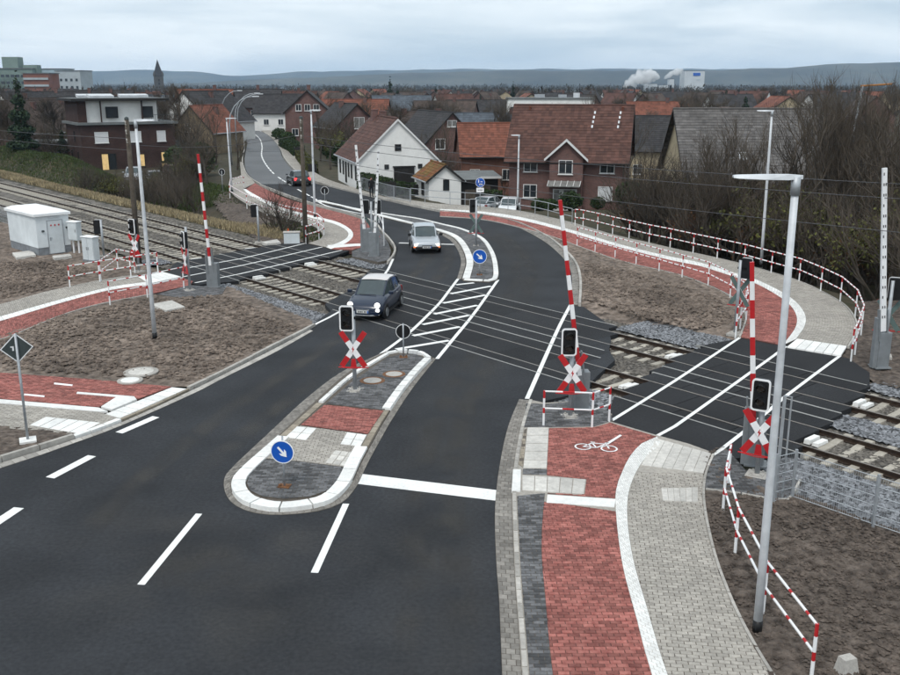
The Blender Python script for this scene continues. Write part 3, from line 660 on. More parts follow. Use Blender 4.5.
# ---- far traffic island
isf = thing('far_island', P(480, 260), kind='structure')
fl = smooth(PX([(316, 201), (340, 206.5), (362, 212), (412, 224.5), (437, 231), (452, 237), (461, 247), (466, 262), (462, 279)], 0.04), 0.4)
fr = smooth(PX([(463, 280.5), (480, 281.5), (497, 280), (498, 265), (493, 250), (483, 238), (464, 229.5), (448, 225.5), (420, 219), (390, 214.5), (350, 207.5), (330, 203.5), (316, 200.5)], 0.04), 0.4)
mb = MB(); mb.prism(fl + fr, -0.2, 0.045); mb.build('island_core', joint_m, isf, world=True)
kerb(fl, -0.42, 0.10, 1.0, concrete_w, isf, ins=0.03, single=30)
kerb(fr, 0.0 - 0.30, 0.10, 1.0, concrete_w, isf, ins=0.03, single=30)
pave_poly([p + Vector((0, 0, 0)) for p in offset(fl[6:], -0.42) + offset(fr, -0.30)[1:-4]], 0.08, pav_dark, isf)
fg = smooth(PX([(437, 233), (449, 239.5), (457, 249), (461, 262), (457, 279)]), 0.4); fg2 = smooth(PX([(440, 231.5), (452, 237.5), (461, 247.5), (465.5, 262), (461.5, 279)]), 0.4)
pave_strip(fg, fg2, 0.014, gutter_m, isf, row=0.3, bl=0.25, name='gutter_stone')

# ---- far-left footway and cycle path
fp = thing('far_left_path', P(330, 230), kind='structure')
fr_o = smooth(PX([(255, 183), (262, 187), (285, 198), (318, 207), (345, 214), (368, 222), (376, 231), (372, 243), (352, 250)], ZP), 0.5)
fr_i = smooth(PX([(246, 189), (254, 194), (278, 206), (310, 215), (336, 221.5), (350, 229), (353, 236), (346, 243), (331, 249)], ZP), 0.5)
fw_i = smooth(PX([(243, 189), (250, 195), (276, 208), (308, 217), (333, 223.5), (346, 230), (348, 236), (341, 241.5), (326, 247)], ZP), 0.5)
fg_i = smooth(PX([(229, 188), (236, 197), (262, 212), (292, 220), (313, 226), (322, 233), (321, 238), (315, 241), (308, 243)], ZP), 0.5)
pave_strip(fr_o, fr_i, ZP, pav_red, fp, row=0.11, bl=0.21, jm=joint_red)
pave_strip(fr_i, fw_i, ZP + .004, concrete_w, fp, row=0.3, bl=0.4, name='white_paver')
pave_strip(fw_i, fg_i, ZP, pav_grey, fp, row=0.11, bl=0.21)
pave_poly(PX([(229, 188), (243, 189), (255, 183), (246, 172), (243, 162), (240, 162), (241, 175), (232, 180)], ZP), ZP, pav_grey, fp)
pave_poly(PX([(376, 226), (381, 233), (388, 242), (391, 250), (389, 260), (378, 262), (352, 256), (352, 251), (371, 244)], ZP), ZP, pav_dark, fp)
slab('white_band', [(327, 245), (358, 243.5), (372, 243.8), (372, 245.5), (356, 246), (330, 248)], ZP + .006, concrete_w, fp)
ke = smooth(PX([(389, 262), (395, 254), (396, 247), (390, 238), (383, 231), (374, 221.5), (350, 212.5), (318, 204.5), (290, 195.5), (261, 184.5)], 0.05), 0.4)
kerb(ke, -0.14, 0.09, 1.0, kerb_g, fp, single=25)
ke2 = smooth(PX([(261, 184), (250, 177), (244.5, 168), (243, 158), (245, 148), (244, 141)], 0.05), 0.5); kerb(ke2, -0.14, 0.10, 1.0, kerb_g, fp, single=0)
# pavement along the far side of the road
fs = thing('far_pavement', P(380, 195), kind='structure')
s0 = smooth(PX([(262, 130.8), (272, 137.5), (280.5, 148), (285, 158), (297, 171), (314, 180), (330, 185.5), (350, 190.5), (405, 203), (442, 211)], ZP), 0.6)
s1 = smooth(PX([(268, 129), (282, 139), (291, 150), (298, 160), (310, 169), (325, 178), (342, 184), (360, 189), (405, 199), (442, 204)], ZP), 0.6)
pave_strip(s0, s1, ZP, pav_grey, fs, row=0.3, bl=0.3)
kerb(s0, 0.13, 0.10, 1.0, kerb_g, fs, single=0)

# ---------------------------------------------------------------- bare soil
def zsoil(amp=0.07, base=0.035):
    return lambda x, y: base + amp * (0.55 * mnoise.noise((x * 2.2, y * 2.2, 1)) + 0.5 * mnoise.noise((x * 5.5, y * 5.5, 4)) + 0.30 * mnoise.noise((x * 12, y * 12, 7)) + 0.5 * mnoise.noise((x * 0.5, y * 0.5, 2)))
field('soil', PX([(-120, 373), (0, 338), (62, 313), (147, 293.5), (186, 297.5), (222, 293), (228, 287), (312, 322), (303, 331), (267, 348), (192, 387.5), (172, 388), (0, 374), (-120, 365.5)]), 0.11, zsoil(.06, .022), soil_m, kind='structure')
field('soil', [TR(-60, -3.9), TR(-37, -3.9), P(160, 271.5), P(137, 275), P(110, 278.5), P(50, 291), P(0, 305), P(-120, 334), TR(-66, -12)], 0.13, zsoil(0.08, 0.0), soil_m, kind='structure')
zs_ = zsoil(0.09, 0.03)
field('soil', [TR(-17.2, 5.9), TR(-9.4, 5.9), P(741, 338)] + in_red[::-1][1:] [:-22] + [P(560, 247), P(577, 264), P(581, 282), P(580, 300)], 0.12, lambda x, y: zs_(x, y) - 0.22 * (1 - sst(5.9, 8.2, UN((x, y))[1])), soil_m, kind='structure')
field('soil', PX([(711, 453), (722, 447)]) + [TR(-3, -4.6), TR(14, -4.6), P(1000, 560), P(1000, 800), P(852, 800), P(771, 676), P(750, 642), P(732, 607), P(717, 567), P(706, 530), P(702, 497), P(703, 473)], 0.075, zsoil(0.07, 0.02), soil_dark, kind='structure')
field('soil', PX([(-200, 400), (-120, 417), (0, 427.5), (27, 430.5), (75, 436), (37, 449), (0, 460), (-130, 502), (-200, 525)]), 0.1, zsoil(0.06, 0.05), soil_dark, kind='structure')
field('soil', [TR(-3.4, 5.6), TR(12, 5.6), TR(12, 12), P(985, 300), P(860, 300), P(858, 330), P(849, 346), P(843, 357)], 0.14, zsoil(0.1, -0.05), soil_dark, kind='structure')
# spoil bank below the far-left path
FB = [P(318, 243), P(300, 246), P(262, 240), P(240, 224), P(214, 200), P(226, 190), P(240, 201), P(262, 214), P(292, 222), P(312, 228)]
field('soil_bank', FB, 0.3, lambda x, y: hgt(x, y) + 0.12 + 0.12 * mnoise.noise((x * 1.5, y * 1.5, 0)), soil_dark, kind='structure')

# ---------------------------------------------------------------- tracks
def frame_tr(x, y): p = TO + TD * x + TN * y; return p.x, p.y
zb = lambda top: (lambda x, y: top + random.uniform(-.035, .03) + 0.03 * mnoise.noise((x * .8, y * .8, 0)))
def upoly(u0, u1, n0, n1): return [Vector((u0, n0, 0)), Vector((u1, n0, 0)), Vector((u1, n1, 0)), Vector((u0, n1, 0))]
bed = thing('ballast_bed', TR(-20, 1.2, -0.2), kind='structure')
for u0, u1, st in [(-8.8, 14, 0.07), (-34.5, -8.8, 0.085), (-62, -34.5, 0.13), (-150, -62, 0.4), (14, 40, 0.3)]:
    o = field('ballast', upoly(u0, u1, -3.1, 5.9), st, zb(-0.16), ballast_m, frame=frame_tr); o.parent = bed; o.location = -Vector(bed.location)
for u0, u1, n0, n1 in [(-34.5, -20.5, -4.9, -2.6), (-9.9, -7.4, -4.0, -1.9), (-13.6, -8.6, 4.7, 6.9), (-33.5, -24.5, 4.9, 7.3), (-3.4, 12, 4.7, 6.4), (-2.0, 14, -4.7, -2.2), (-40.5, -38.8, -3.6, -2.2), (-3.0, 10, 0.6, 1.9)]:
    o = field('fresh_gravel', upoly(u0, u1, n0, n1), 0.07, zb(-0.09), gravel_m, frame=frame_tr); o.parent = bed; o.location = -Vector(bed.location)
DECKS = {'road': (lambda n: -23.4 - 0.92 * (n + 1.9), lambda n: -9.2 - 0.66 * (n + 2.1)), 'right': (lambda n: -7.75 - 0.27 * (n + 2.1), lambda n: -1.75 - 0.25 * (n + 2.1)), 'left': (lambda n: -38.2 - 0.28 * (n + 2.1), lambda n: -31.7 - 0.37 * (n + 2.1))}
UL = -150.0
for ti, (nc, lab) in enumerate([(-0.75, 'near railway track with rusty rails on pale concrete sleepers beside the hut'), (3.25, 'far railway track with rusty rails on concrete sleepers beside the dry grass')]):
    t = thing('railway_track', TR(-10, nc, -0.15), 0, lab, 'railway track')
    for s in (-0.75, 0.75):
        mb = MB(); pr = [(-.06, -.15), (.06, -.15), (.06, -.135), (.012, -.12), (.012, -.04), (.034, -.03), (.034, .004), (-.034, .004), (-.034, -.03), (-.012, -.04), (-.012, -.12), (-.06, -.135)]
        us = [UL, -100, -60, -40, -20, -10, 0, 10, 45]; vs = []
        for u in us:
            for a, z in pr: q = TR(u, nc + s + a); vs.append((q.x, q.y, z))
        K = len(pr); fs = [(i * K + j, i * K + (j + 1) % K, (i + 1) * K + (j + 1) % K, (i + 1) * K + j) for i in range(len(us) - 1) for j in range(K)]
        mb.add(vs, fs, 0, .5)
        for i, f in enumerate(fs):
            if i % K == 6: mb.m[i] = 1
        mb.build('rail', [rail_m, railtop_m], t, world=True)
    sm = MB(); q = [(-1.3, -.14), (1.3, -.14), (1.3, .14), (-1.3, .14)]
    prof = [(-1.3, .0), (-.55, .0), (-.35, -.03), (.35, -.03), (.55, 0), (1.3, 0)]
    vs = [(x, y * wd, z) for y, wd in ((-1, .15), (-1, .11), (1, .11), (1, .15)) for x, z in [(p[0], (p[1] if wd < .14 else -.16)) for p in prof]]
    fs = [(r * 6 + i, r * 6 + i + 1, (r + 1) * 6 + i + 1, (r + 1) * 6 + i) for r in range(3) for i in range(5)] + [(0, 6, 12, 18), (5, 23, 17, 11)]
    sm.add(vs, fs, 0, .5); sme = sm.mesh('sleeper', sleeper_m); far_s = MB(); u = 13.5; cnt = 0
    while u > -120:
        covered = any(a(nc) - .2 < u < b(nc) + .1 for a, b in DECKS.values())
        if not covered:
            c = TR(u, nc, -0.118)
            if u > -72 and cnt < 150:
                o = bpy.data.objects.new('sleeper', sme); col.objects.link(o); o.parent = t; o.location = c - Vector(t.location) + Vector((0, 0, random.uniform(-.01, .008)))
                o.rotation_euler = (0, 0, atan2(TN.y, TN.x) + random.uniform(-.01, .01)); cnt += 1
            else: far_s.box(c - Vector((0, 0, .08)), (2.6, .25, .16), atan2(TN.y, TN.x))
        u -= 0.605
    if far_s.f: tag(far_s.build('sleeper_row', sleeper_m, t, world=True), kind='stuff')
# crossing decks: panels between and beside the rails
deck = thing('level_crossing', TR(-15, 1.2, 0), kind='structure')
BANDS = [(-2.06, -1.57), (-1.44, -0.06), (0.06, 0.82), (0.88, 1.67), (1.73, 2.44), (2.56, 3.94), (4.06, 4.87)]
for key, (ua, ub) in DECKS.items():
    for bi, (n0, n1) in enumerate(BANDS):
        nm = (n0 + n1) / 2; a, b = ua(nm), ub(nm)
        if key != 'left': a += random.uniform(-.25, .15); b += random.uniform(-.15, .25)
        k = max(1, round((b - a) / 1.8))
        for i in range(k):
            x0, x1 = a + (b - a) * i / k + .006, a + (b - a) * (i + 1) / k - .006
            mb = MB(); frustum(mb, [TR(x0, n0), TR(x1, n0), TR(x1, n1), TR(x0, n1)], -0.14, 0.0045 + random.uniform(-.001, .0012), 0.008); mb.build('deck_panel', asphalt_deck, deck, world=True)
        if bi in (1, 5) and key != 'road':                      # white end deflectors in the four-foot
            for ue, sgn in ((b, 1), (a, -1)):
                mb = MB(); w_ = .28
                for kx in range(2):
                    A0 = TR(ue + sgn * (.06 + kx * .24), nm - w_); B0 = TR(ue + sgn * (.06 + kx * .24), nm + w_); C0 = TR(ue + sgn * (.24 + kx * .24), nm + w_); D0 = TR(ue + sgn * (.24 + kx * .24), nm - w_)
                    frustum(mb, [A0, B0, C0, D0], -.14, -.01 - .045 * kx, .02)
                tag(mb.build('deflector_plate', concrete_w, deck, world=True))
    for ne, wd in ((-2.09, .05), (0.85, .07), (1.70, .07), (4.90, .05)):
        a, b = ua(ne) - .15, ub(ne) + .2
        mb = MB(); frustum(mb, [TR(a, ne - wd / 2), TR(b, ne - wd / 2), TR(b, ne + wd / 2), TR(a, ne + wd / 2)], -.14, 0.009, .004); mb.build('steel_edge', edge_m, deck, world=True)
# aprons of the two foot crossings
def apron(px, name='asphalt_apron'):
    mb = MB(); mb.prism(PX(px), -0.15, 0.001); mb.build(name, asphalt, deck, world=True)
def apron_un(un, name='asphalt_apron'):
    mb = MB(); mb.prism([TR(*q) for q in un], -0.15, 0.0015); mb.build(name, asphalt_deck, deck, world=True)
apron_un([(-9.6, 4.87), (-3.2, 4.87), (-3.9, 6.3), (-5.2, 7.4), (-7.3, 7.5), (-9.2, 7.2)])
apron_un([(-7.9, -2.06), (-1.6, -2.06), (-2.2, -3.1), (-3.0, -4.4), (-4.9, -4.1), (-6.6, -4.0)])
apron_un([(-40.2, 4.87), (-34.0, 4.87), (-35.2, 7.0), (-36, 7.8), (-38, 7.3), (-39.6, 7.0)])
apron_un([(-38.4, -2.06), (-31.5, -2.06), (-31.9, -4.0), (-34.5, -4.9), (-36.2, -3.6), (-37.5, -2.8)])
for pts in ([(610.5, 421.5), (675, 381), (741, 337)], [(657.5, 436), (675, 426.5), (775, 355), (786, 346.5)], [(708, 460), (744, 432), (785, 397), (840, 356)],
            [(187, 268.2), (240, 259), (307, 243)], [(183, 277), (240, 266), (323, 247)], [(195, 283), (240, 274), (352, 248)]):
    line_mark('path_line', smooth(PX(pts), 2), 0.12, parent=deck, z=0.012)
for o in deck.children:
    if o.name.startswith('path_line'): o.location = -Vector(deck.location)
# ============================================================ CROSSING FURNITURE
def rrect(w, h, r, n=4):
    pts = []
    for cx_, cy_, a0 in ((w / 2 - r, h / 2 - r, 0), (-w / 2 + r, h / 2 - r, 90), (-w / 2 + r, -h / 2 + r, 180), (w / 2 - r, -h / 2 + r, 270)):
        for i in range(n + 1):
            a = radians(a0 + 90 * i / n); pts.append((cx_ + r * cos(a), cy_ + r * sin(a)))
    return pts
def plate(mb, pts, y0, y1, cx_=0, cz=0, mi=0, rot=0, mi_back=None):     # outline in x,z extruded along y (front is y0, the smaller)
    n = len(pts); q = [(cx_ + x * cos(rot) - z * sin(rot), cz + x * sin(rot) + z * cos(rot)) for x, z in pts]
    vs = [(x, y0, z) for x, z in q] + [(x, y1, z) for x, z in q]
    mb.add(vs, [tuple(range(n))], mi, .5)
    mb.add(vs, [tuple(reversed(range(n, 2 * n)))], mi if mi_back is None else mi_back, .5)
    mb.add(vs, [(i, n + i, n + (i + 1) % n, (i + 1) % n) for i in range(n)], mi, .5)
def ring_plate(mb, po, pi_, y0, y1, cx_=0, cz=0, mi=0):
    n = len(po); vs = [(cx_ + x, y0, cz + z) for x, z in po] + [(cx_ + x, y0, cz + z) for x, z in pi_] + [(cx_ + x, y1, cz + z) for x, z in po] + [(cx_ + x, y1, cz + z) for x, z in pi_]
    fs = []
    for i in range(n):
        j = (i + 1) % n
        fs += [(i, j, n + j, n + i), (i, 2 * n + i, 2 * n + j, j), (n + i, n + j, 3 * n + j, 3 * n + i), (2 * n + i, 3 * n + i, 3 * n + j, 2 * n + j)]
    mb.add(vs, fs, mi, .5)
lens_m = mat('dark_lens', (0.016, 0.013, 0.010), 0.25, 0.2, 8, spec=0.5)
galv_post = galv
def signal_box(t, cx_, cz, w=0.44, h=0.80, y=-0.14, hoods=True):
    mb = MB(); plate(mb, rrect(w * .94, h * .96, .06), y, y + .16, cx_, cz); b = mb.build('signal_head', black_p, t)
    mb = MB(); ring_plate(mb, rrect(w, h, .09), rrect(w - .085, h - .085, .055), y - .02, y + .015, cx_, cz); mb.build('white_border', white_p, b)
    for dz in (.17, -.17):
        M = Matrix.Translation((cx_, y - .006, cz + dz)) @ Matrix.Rotation(pi / 2, 4, 'X'); mb = MB(); mb.lathe([(.11, 0), (.11, .008), (.07, .018), (.01, .022)], n=16, M=M); mb.build('lens', lens_m, b)
        if hoods:
            mb = MB(); n = 10; vs = []
            for k in range(n + 1):
                a = radians(-20 + 220 * k / n)
                for yy in (y - .01, y - .17 if 30 < -20 + 220 * k / n < 150 else y - .11): vs.append((cx_ + .125 * cos(a), yy, cz + dz + .125 * sin(a)))
            mb.add(vs, [(2 * k, 2 * k + 1, 2 * k + 3, 2 * k + 2) for k in range(n)], 0, .5); mb.build('hood', black_p, b)
def cross(t, cz, L=1.32, w=0.165, y=-0.17, ang=34, lightning=True, foot=True):
    c = None
    for k, sg in enumerate((1, -1)):
        mb = MB(); a = radians(ang) * sg; e = .36; y0 = y + .026 * k
        for z0, z1, mi in ((-L / 2, -L / 2 + e, 1), (-L / 2 + e, L / 2 - e, 0), (L / 2 - e, L / 2, 1)):
            plate(mb, [(-w / 2, z0), (w / 2, z0), (w / 2, z1), (-w / 2, z1)], y0, y0 + .022, 0, cz, mi, a, mi_back=2)
        mb.build('cross_arm', [white_p, red_p, greygreen], t)
    if lightning:
        mb = MB(); zz = [(.012, .11), (-.045, .0), (-.005, .0), (-.02, -.11), (.045, .025), (.005, .025)]; plate(mb, zz, y - .006, y - .001, 0, cz); mb.build('lightning_mark', red_p, t)
    if foot:
        hw = L / 2 * sin(radians(ang)) + .10; zz = cz - L / 2 * cos(radians(ang)) - .03
        mb = MB(); mb.tube([(-hw, y + .02, zz), (hw, y + .02, zz)], .016, 6); mb.tube([(-hw, y + .02, zz), (0, y - .16, zz + .02), (hw, y + .02, zz)], .013, 6)
        plate(mb, [(-.09, -.10), (.09, -.10), (.06, .16), (-.06, .16)], y + .052, y + .07, 0, zz + .1); mb.build('cross_bracket', red_p, t)
def signal_post(base, top, rz, label, box=None, cz=None, boxes=(0,), post_m=None, hoods=True, base_plate=True, lightning=True, boxside=0.0, group=None):
    t = thing('crossing_signal', base, rz, label, 'crossing signal', group)
    mb = MB(); mb.tube([(0, 0, -.1), (0, 0, top)], .062, 10); mb.build('post', post_m or galv_post, t, smooth=True)
    mb = MB(); mb.box((0, 0, .015), (.34, .34, .03)); [mb.lathe([(.03, .03), (.03, .07), (.01, .075)], (sx * .12, sy * .12, 0), 6) for sx in (-1, 1) for sy in (-1, 1)]; mb.box((0, 0, -.05), (.5, .5, .1)); mb.build('base_plate', lid_m, t)
    if cz: cross(t, cz, lightning=lightning)
    if box:
        for bx_ in boxes: signal_box(t, bx_ + boxside, box, hoods=hoods)
        mb = MB(); mb.box((boxside / 2, -.02, box), (abs(boxside) + .18, .08, .08)); mb.build('bracket', black_p, t)
    return t
def hz_(bpx, rows, z=0.05):
    b = P(*bpx, z); return b, [HT(b, r) for r in rows]
b, (bx_h, cr) = hz_((355, 390), (317.5, 348), ZI); signal_post(b, bx_h + .2, radians(-4), 'signal post with white framed dark lamp and red-white cross on the teardrop island', bx_h, cr, boxside=-0.18)
b, (bx_h, cr) = hz_((570, 416), (341, 372)); signal_post(b, bx_h + .2, radians(3), 'signal post with white framed lamp and red-white cross behind the small red-white guard rail', bx_h, cr, boxside=-0.12)
b, (bx_h, cr) = hz_((757, 474)    , (394, 431)); signal_post(b, bx_h + .25, radians(-30), 'signal post with tilted-away red-white cross beside the mesh fence and tall lamp post', bx_h, cr, boxside=-0.05)
b, (bx_h, cr) = hz_((139, 271), (226.5, 245)); signal_post(b, bx_h + .3, radians(-32), 'signal post with red-white cross between the guard rails near the grey cabinets', bx_h, cr, boxside=-0.1)
b, (bx_h, cr) = hz_((190, 290), (240, 260)); signal_post(b, HT(b, 227), radians(-58), 'signal post with red-white cross seen nearly edge-on at the end of the red path', bx_h, cr, boxside=-0.08)
b, (bx_h, cr) = hz_((476, 246), (206, 224)); signal_post(b, bx_h + .35, radians(180), 'signal post with grey-green cross back on the far island', bx_h, cr, boxside=.18, hoods=False, lightning=False)
b, (bx_h,) = hz_((372, 250), (207,)); signal_post(b, bx_h + .3, radians(180), 'signal post with two black lamp backs between the two raised white barriers', bx_h, HT(b, 227), boxes=(-.34, .34), hoods=False, lightning=False)
b, (bx_h,) = hz_((104, 256), (227,)); signal_post(b, bx_h + .4, radians(186), 'grey post with black lamp back beside the near track by the hut', bx_h, boxside=.2, hoods=False)
b, (bx_h,) = hz_((259, 242), (211,), -0.1); signal_post(b, bx_h + .3, radians(186), 'grey post with black lamp back below the spoil bank', bx_h, boxside=.2, hoods=False)
b, (bx_h, cr) = hz_((735, 333), (268, 292)); signal_post(b, bx_h + .3, radians(140), 'signal post with grey-green cross back at the inner end of the ramp railing', bx_h, cr, boxside=-.2, hoods=False, lightning=False)
b, (bx_h, cr) = hz_((884, 355), (289, 316)); signal_post(b, bx_h + .3, radians(160), 'signal post with grey-green cross back hidden behind the tall white barrier', bx_h, cr, boxside=-.1, hoods=False, lightning=False)

def barrier(base, tip, pivot, rz, label, style, seg=0.42, width=0.13, group=None, cab=(0.40, 0.36, 1.15), side=1):
    t = thing('level_crossing_barrier', base, rz, label, 'barrier', group); Ri = Matrix.Rotation(-rz, 3, 'Z')
    v = Ri @ (Vector(tip) - Vector(base)); p0 = Vector((0, -.02, pivot))
    mb = MB(); mb.bbox((side * .12, .12, cab[2] / 2), cab, .025); mb.box((side * .12, .12, .02), (cab[0] + .14, cab[1] + .14, .04)); mb.build('cabinet', machine_m, t)
    mb = MB(); mb.bbox((-side * .14, .06, (pivot + .45) / 2), (.20, .22, pivot + .45), .02); mb.build('stand', machine_m, t)
    mb = MB()
    for sx in (-.14, .14):
        d = (v - p0).normalized(); mb.hexa(*[[p0 + Vector((sx + ax, ay, 0)) + d * s for ax, ay in ((-.02, -.06), (.02, -.06), (.02, .06), (-.02, .06))] for s in (-.35, .75)], 0, .5)
    mb.build('boom_arm', machine_m, t)
    L = (v - p0).length; d = (v - p0) / L; ax = Vector((1, 0, 0)) - d * d.x; ax.normalize(); ay = d.cross(ax); mb = MB(); k = max(2, int(L / seg))
    for i in range(k):
        s0, s1 = L * i / k, L * (i + 1) / k; w = width * (1 - .25 * i / k)
        if style == 'bands': mi = 1 if (k - i) % 2 == 1 else 0
        else: mi = 0
        q = lambda s: [p0 + d * s + ax * a + ay * b_ for a, b_ in ((-w / 2, -.045), (w / 2, -.045), (w / 2, .045), (-w / 2, .045))]
        mb.hexa(q(s0), q(s1), mi, .5)
    mb.build('boom', [white_p, red_p], t)
    if style == 'dots':
        mb = MB(); s = .5; yy = -1 if (ay.y > 0) else 1
        while s < L - .1:
            w = width * (1 - .25 * s / L)
            for a in ((-.22, .22) if int(s / .34) % 3 else (-.22,)):
                c = p0 + d * s + ax * a * w + ay * (.047 * yy); mb.hexa([c + d * -.045 + ax * -.016 + ay * -.004, c + d * -.045 + ax * .016 + ay * -.004, c + d * -.045 + ax * .016 + ay * .004, c + d * -.045 + ax * -.016 + ay * .004], [c + d * .045 + ax * -.016 + ay * -.004, c + d * .045 + ax * .016 + ay * -.004, c + d * .045 + ax * .016 + ay * .004, c + d * .045 + ax * -.016 + ay * .004], 0, .5)
            s += .34
        mb.build('boom_slots', black_p, t)
    return t
b = P(578, 409, .03); barrier(b, AT(560, 200, b.y), 1.05, radians(4), 'raised red-white barrier boom behind the small guard rail', 'bands')
b = P(750, 465, .03); barrier(b, AT(752, 262, b.y), 1.05, radians(-20), 'raised red-white barrier boom beside the tall lamp post and mesh fence', 'bands')
b = P(212, 287, .03); barrier(b, AT(198, 154, b.y), 1.05, radians(-8), 'raised slim red-white barrier boom on the dark paving by the left foot crossing', 'bands')
b = P(365, 252, .03); barrier(b, AT(355.8, 145, b.y), 1.15, 0, 'raised white barrier with black slots beside the red far path, leaning most', 'dots', width=.16, cab=(.42, .4, 1.35), side=1)
b = P(375, 256.5, .03); barrier(b, AT(378.6, 150, b.y), 1.15, 0, 'raised white barrier with black slots closest to the road kerb', 'dots', width=.15, cab=(.42, .4, 1.35), side=-1)
b = P(878, 368, 0); barrier(b, AT(884.5, 168, b.y), 1.3, radians(5), 'raised white barrier with black slots by the curved ramp railing', 'dots', width=.19, cab=(.42, .4, 1.25), side=1)

# ---------------------------------------------------------------- railings
def railing(bases, label, h=1.0, z=0.05, band=0.5, r=0.024, group=None, mid=True, posts=None, two=(white_p, red_p), name='guard_rail', plain=False, red=.12):
    pts = [P(a, b, z) for a, b in bases]; c = sum(pts, Vector((0, 0, 0))) / len(pts); c.z = z
    c = pts[0].copy()
    t = thing(name, c, 0, label, 'railing', group)
    for p in pts:
        mb = MB()
        if plain: mb.tube([p + Vector((0, 0, -.1)), p + Vector((0, 0, h))], .028, 6)
        else:
            zs = [-.1, h * .36, h * .52, h * .80, h + .02]; mb.tube([p + Vector((0, 0, q)) for q in zs], .032, 8, mis=[0, 1, 0, 1])
        mb.build('post', list(two), t, world=True)
    for zz in ((h, h * .5) if mid else (h,)):
        mb = MB(); line = [p + Vector((0, 0, zz)) for p in pts]; L = plen(line)
        if plain: mb.tube(line, r, 6)
        else:
            for a, b in zip(line, line[1:]):
                n = max(1, round((b - a).length / band)); q = [a]; ms = []
                for i in range(n):
                    q += [a.lerp(b, (i + .5 - red) / n), a.lerp(b, (i + .5 + red) / n), a.lerp(b, (i + 1) / n)]; ms += [0, 1, 0]
                mb.tube(q, r, 6, mis=ms)
        mb.build('rail', list(two), t, world=True)
    return t, pts
railing([(543.5, 425), (592, 427), (609, 421)], 'short red-white guard rail in front of the signal post on dark paving', band=1.0)
railing([(728, 484), (723, 509), (735, 553), (763, 612), (811, 680)], 'red-white guard rail along the outer edge of the grey footway by bare soil', z=0.03, band=0.7, red=.09)
railing([(575, 225.5), (583, 226.5), (597.5, 230), (612.5, 234), (629, 238), (649, 243), (670, 247.5), (693, 253), (717, 258.5), (744, 265), (771, 273), (799, 281), (820.5, 291), (840, 301.5), (855, 316), (861, 333), (855, 352), (851, 360)], 'long red-white railing round the outside of the curved ramp', band=0.55, h=1.1, r=.03)
railing([(577, 245.5), (595, 251), (615, 257), (636, 263.5), (659, 270), (682, 277), (708, 285), (730, 297), (745, 310), (746, 320), (740, 328), (735.5, 336)], 'red-white railing along the inner edge of the ramp beside bare soil', band=0.55, h=1.1, r=.028)
railing([(70, 287), (100, 281.5), (131, 276.5), (158, 272)], 'red-white guard rail along the grey side of the left path', band=.5)
railing([(101, 281), (118, 268), (135, 272)], 'short red-white guard rail beside the ballast by the grey cabinets', band=.5)
railing([(110, 304), (147.5, 296.5), (184, 288)], 'red-white guard rail along the red side of the left path', band=.55)
railing([(244, 187), (231, 190), (230, 197), (247, 207.5), (267, 214.5), (287, 220.5), (302, 224), (318, 229), (324, 235), (319, 239), (306, 243)], 'red-white railing along the top of the spoil bank on the far path', band=.55, r=.04)
railing([(379, 222), (383, 232), (384, 246)], 'small white railing behind the barrier cabinets', band=2.0, two=(white_p, white_p))
railing([(306, 243), (319, 238.5)], 'short red-white guard rail beside the wooden pole', band=.4)
railing([(411, 201), (425, 203), (450, 205), (465, 206), (480, 207), (495, 209), (508, 210.5), (520, 212), (535, 214.5), (548, 217.5), (560, 221), (572, 224)], 'grey steel railing between the footway and the parked cars', plain=True, two=(galv, galv), h=1.05, r=.026)
def bars_fence(px, h, label, gap=.14, z=0.05):       # grey steel railing with upright bars
    pts = [P(a, b, z) for a, b in px]; t = thing('steel_railing', pts[0], 0, label, 'railing')
    for p in pts: mb = MB(); mb.box(p + Vector((0, 0, h / 2)), (.06, .06, h)); mb.build('post', galv, t, world=True)
    for a, b in zip(pts, pts[1:]):
        mb = MB(); n = int((b - a).length / gap)
        for i in range(1, n): q = a.lerp(b, i / n); mb.tube([q + Vector((0, 0, .12)), q + Vector((0, 0, h - .05))], .011, 4, cap=False)
        for zz in (.12, h - .04): mb.tube([a + Vector((0, 0, zz)), b + Vector((0, 0, zz))], .022, 6)
        mb.build('bar_panel', galv, t, world=True)
bars_fence([(362, 190), (378, 195), (394, 199.5), (410, 202.5)], 1.15, 'dark grey bar railing in front of the hedge by the white house')

def mesh_fence(pts, h, label, dx=.05, dz=.2, r=.004, rh=None):
    t = thing('mesh_fence', pts[0], 0, label, 'fence')
    for i, p in enumerate(pts):
        mb = MB(); mb.box(p + Vector((0, 0, h / 2)), (.06, .045, h + .12)); mb.build('post', galv, t, world=True)
    for a, b in zip(pts, pts[1:]):
        mb = MB(); L = (b - a).length; n = int(L / dx); d = (b - a).normalized(); pr = Vector((d.y, -d.x, 0))
        def wire(p, q, r):
            t_ = (q - p).normalized(); s_ = t_.cross(pr).normalized() * r; o_ = pr * r
            mb.add([p - s_, p + o_, p + s_, p - o_, q - s_, q + o_, q + s_, q - o_], [(0, 1, 5, 4), (1, 2, 6, 5), (2, 3, 7, 6), (3, 0, 4, 7)], 0, .5)
        for i in range(n + 1): q = a.lerp(b, i / n); wire(q + Vector((0, 0, .04)), q + Vector((0, 0, h)), r)
        for j in range(int(h / dz) + 1): zz = Vector((0, 0, .05 + (h - .06) * j / int(h / dz))); wire(a + zz, b + zz, rh or r * 1.5)
        mb.build('wire_panel', galv, t, world=True)
fb = [P(775, 499, 0), P(795, 500, 0)]
mesh_fence([P(773, 503, .0), P(792, 498, .0), P(873, 526, .0), P(965, 557, .0), P(1070, 592, .0)], 1.15, 'grey wire mesh fence between the gravel and bare soil', dx=.05, r=.0036, rh=.011)
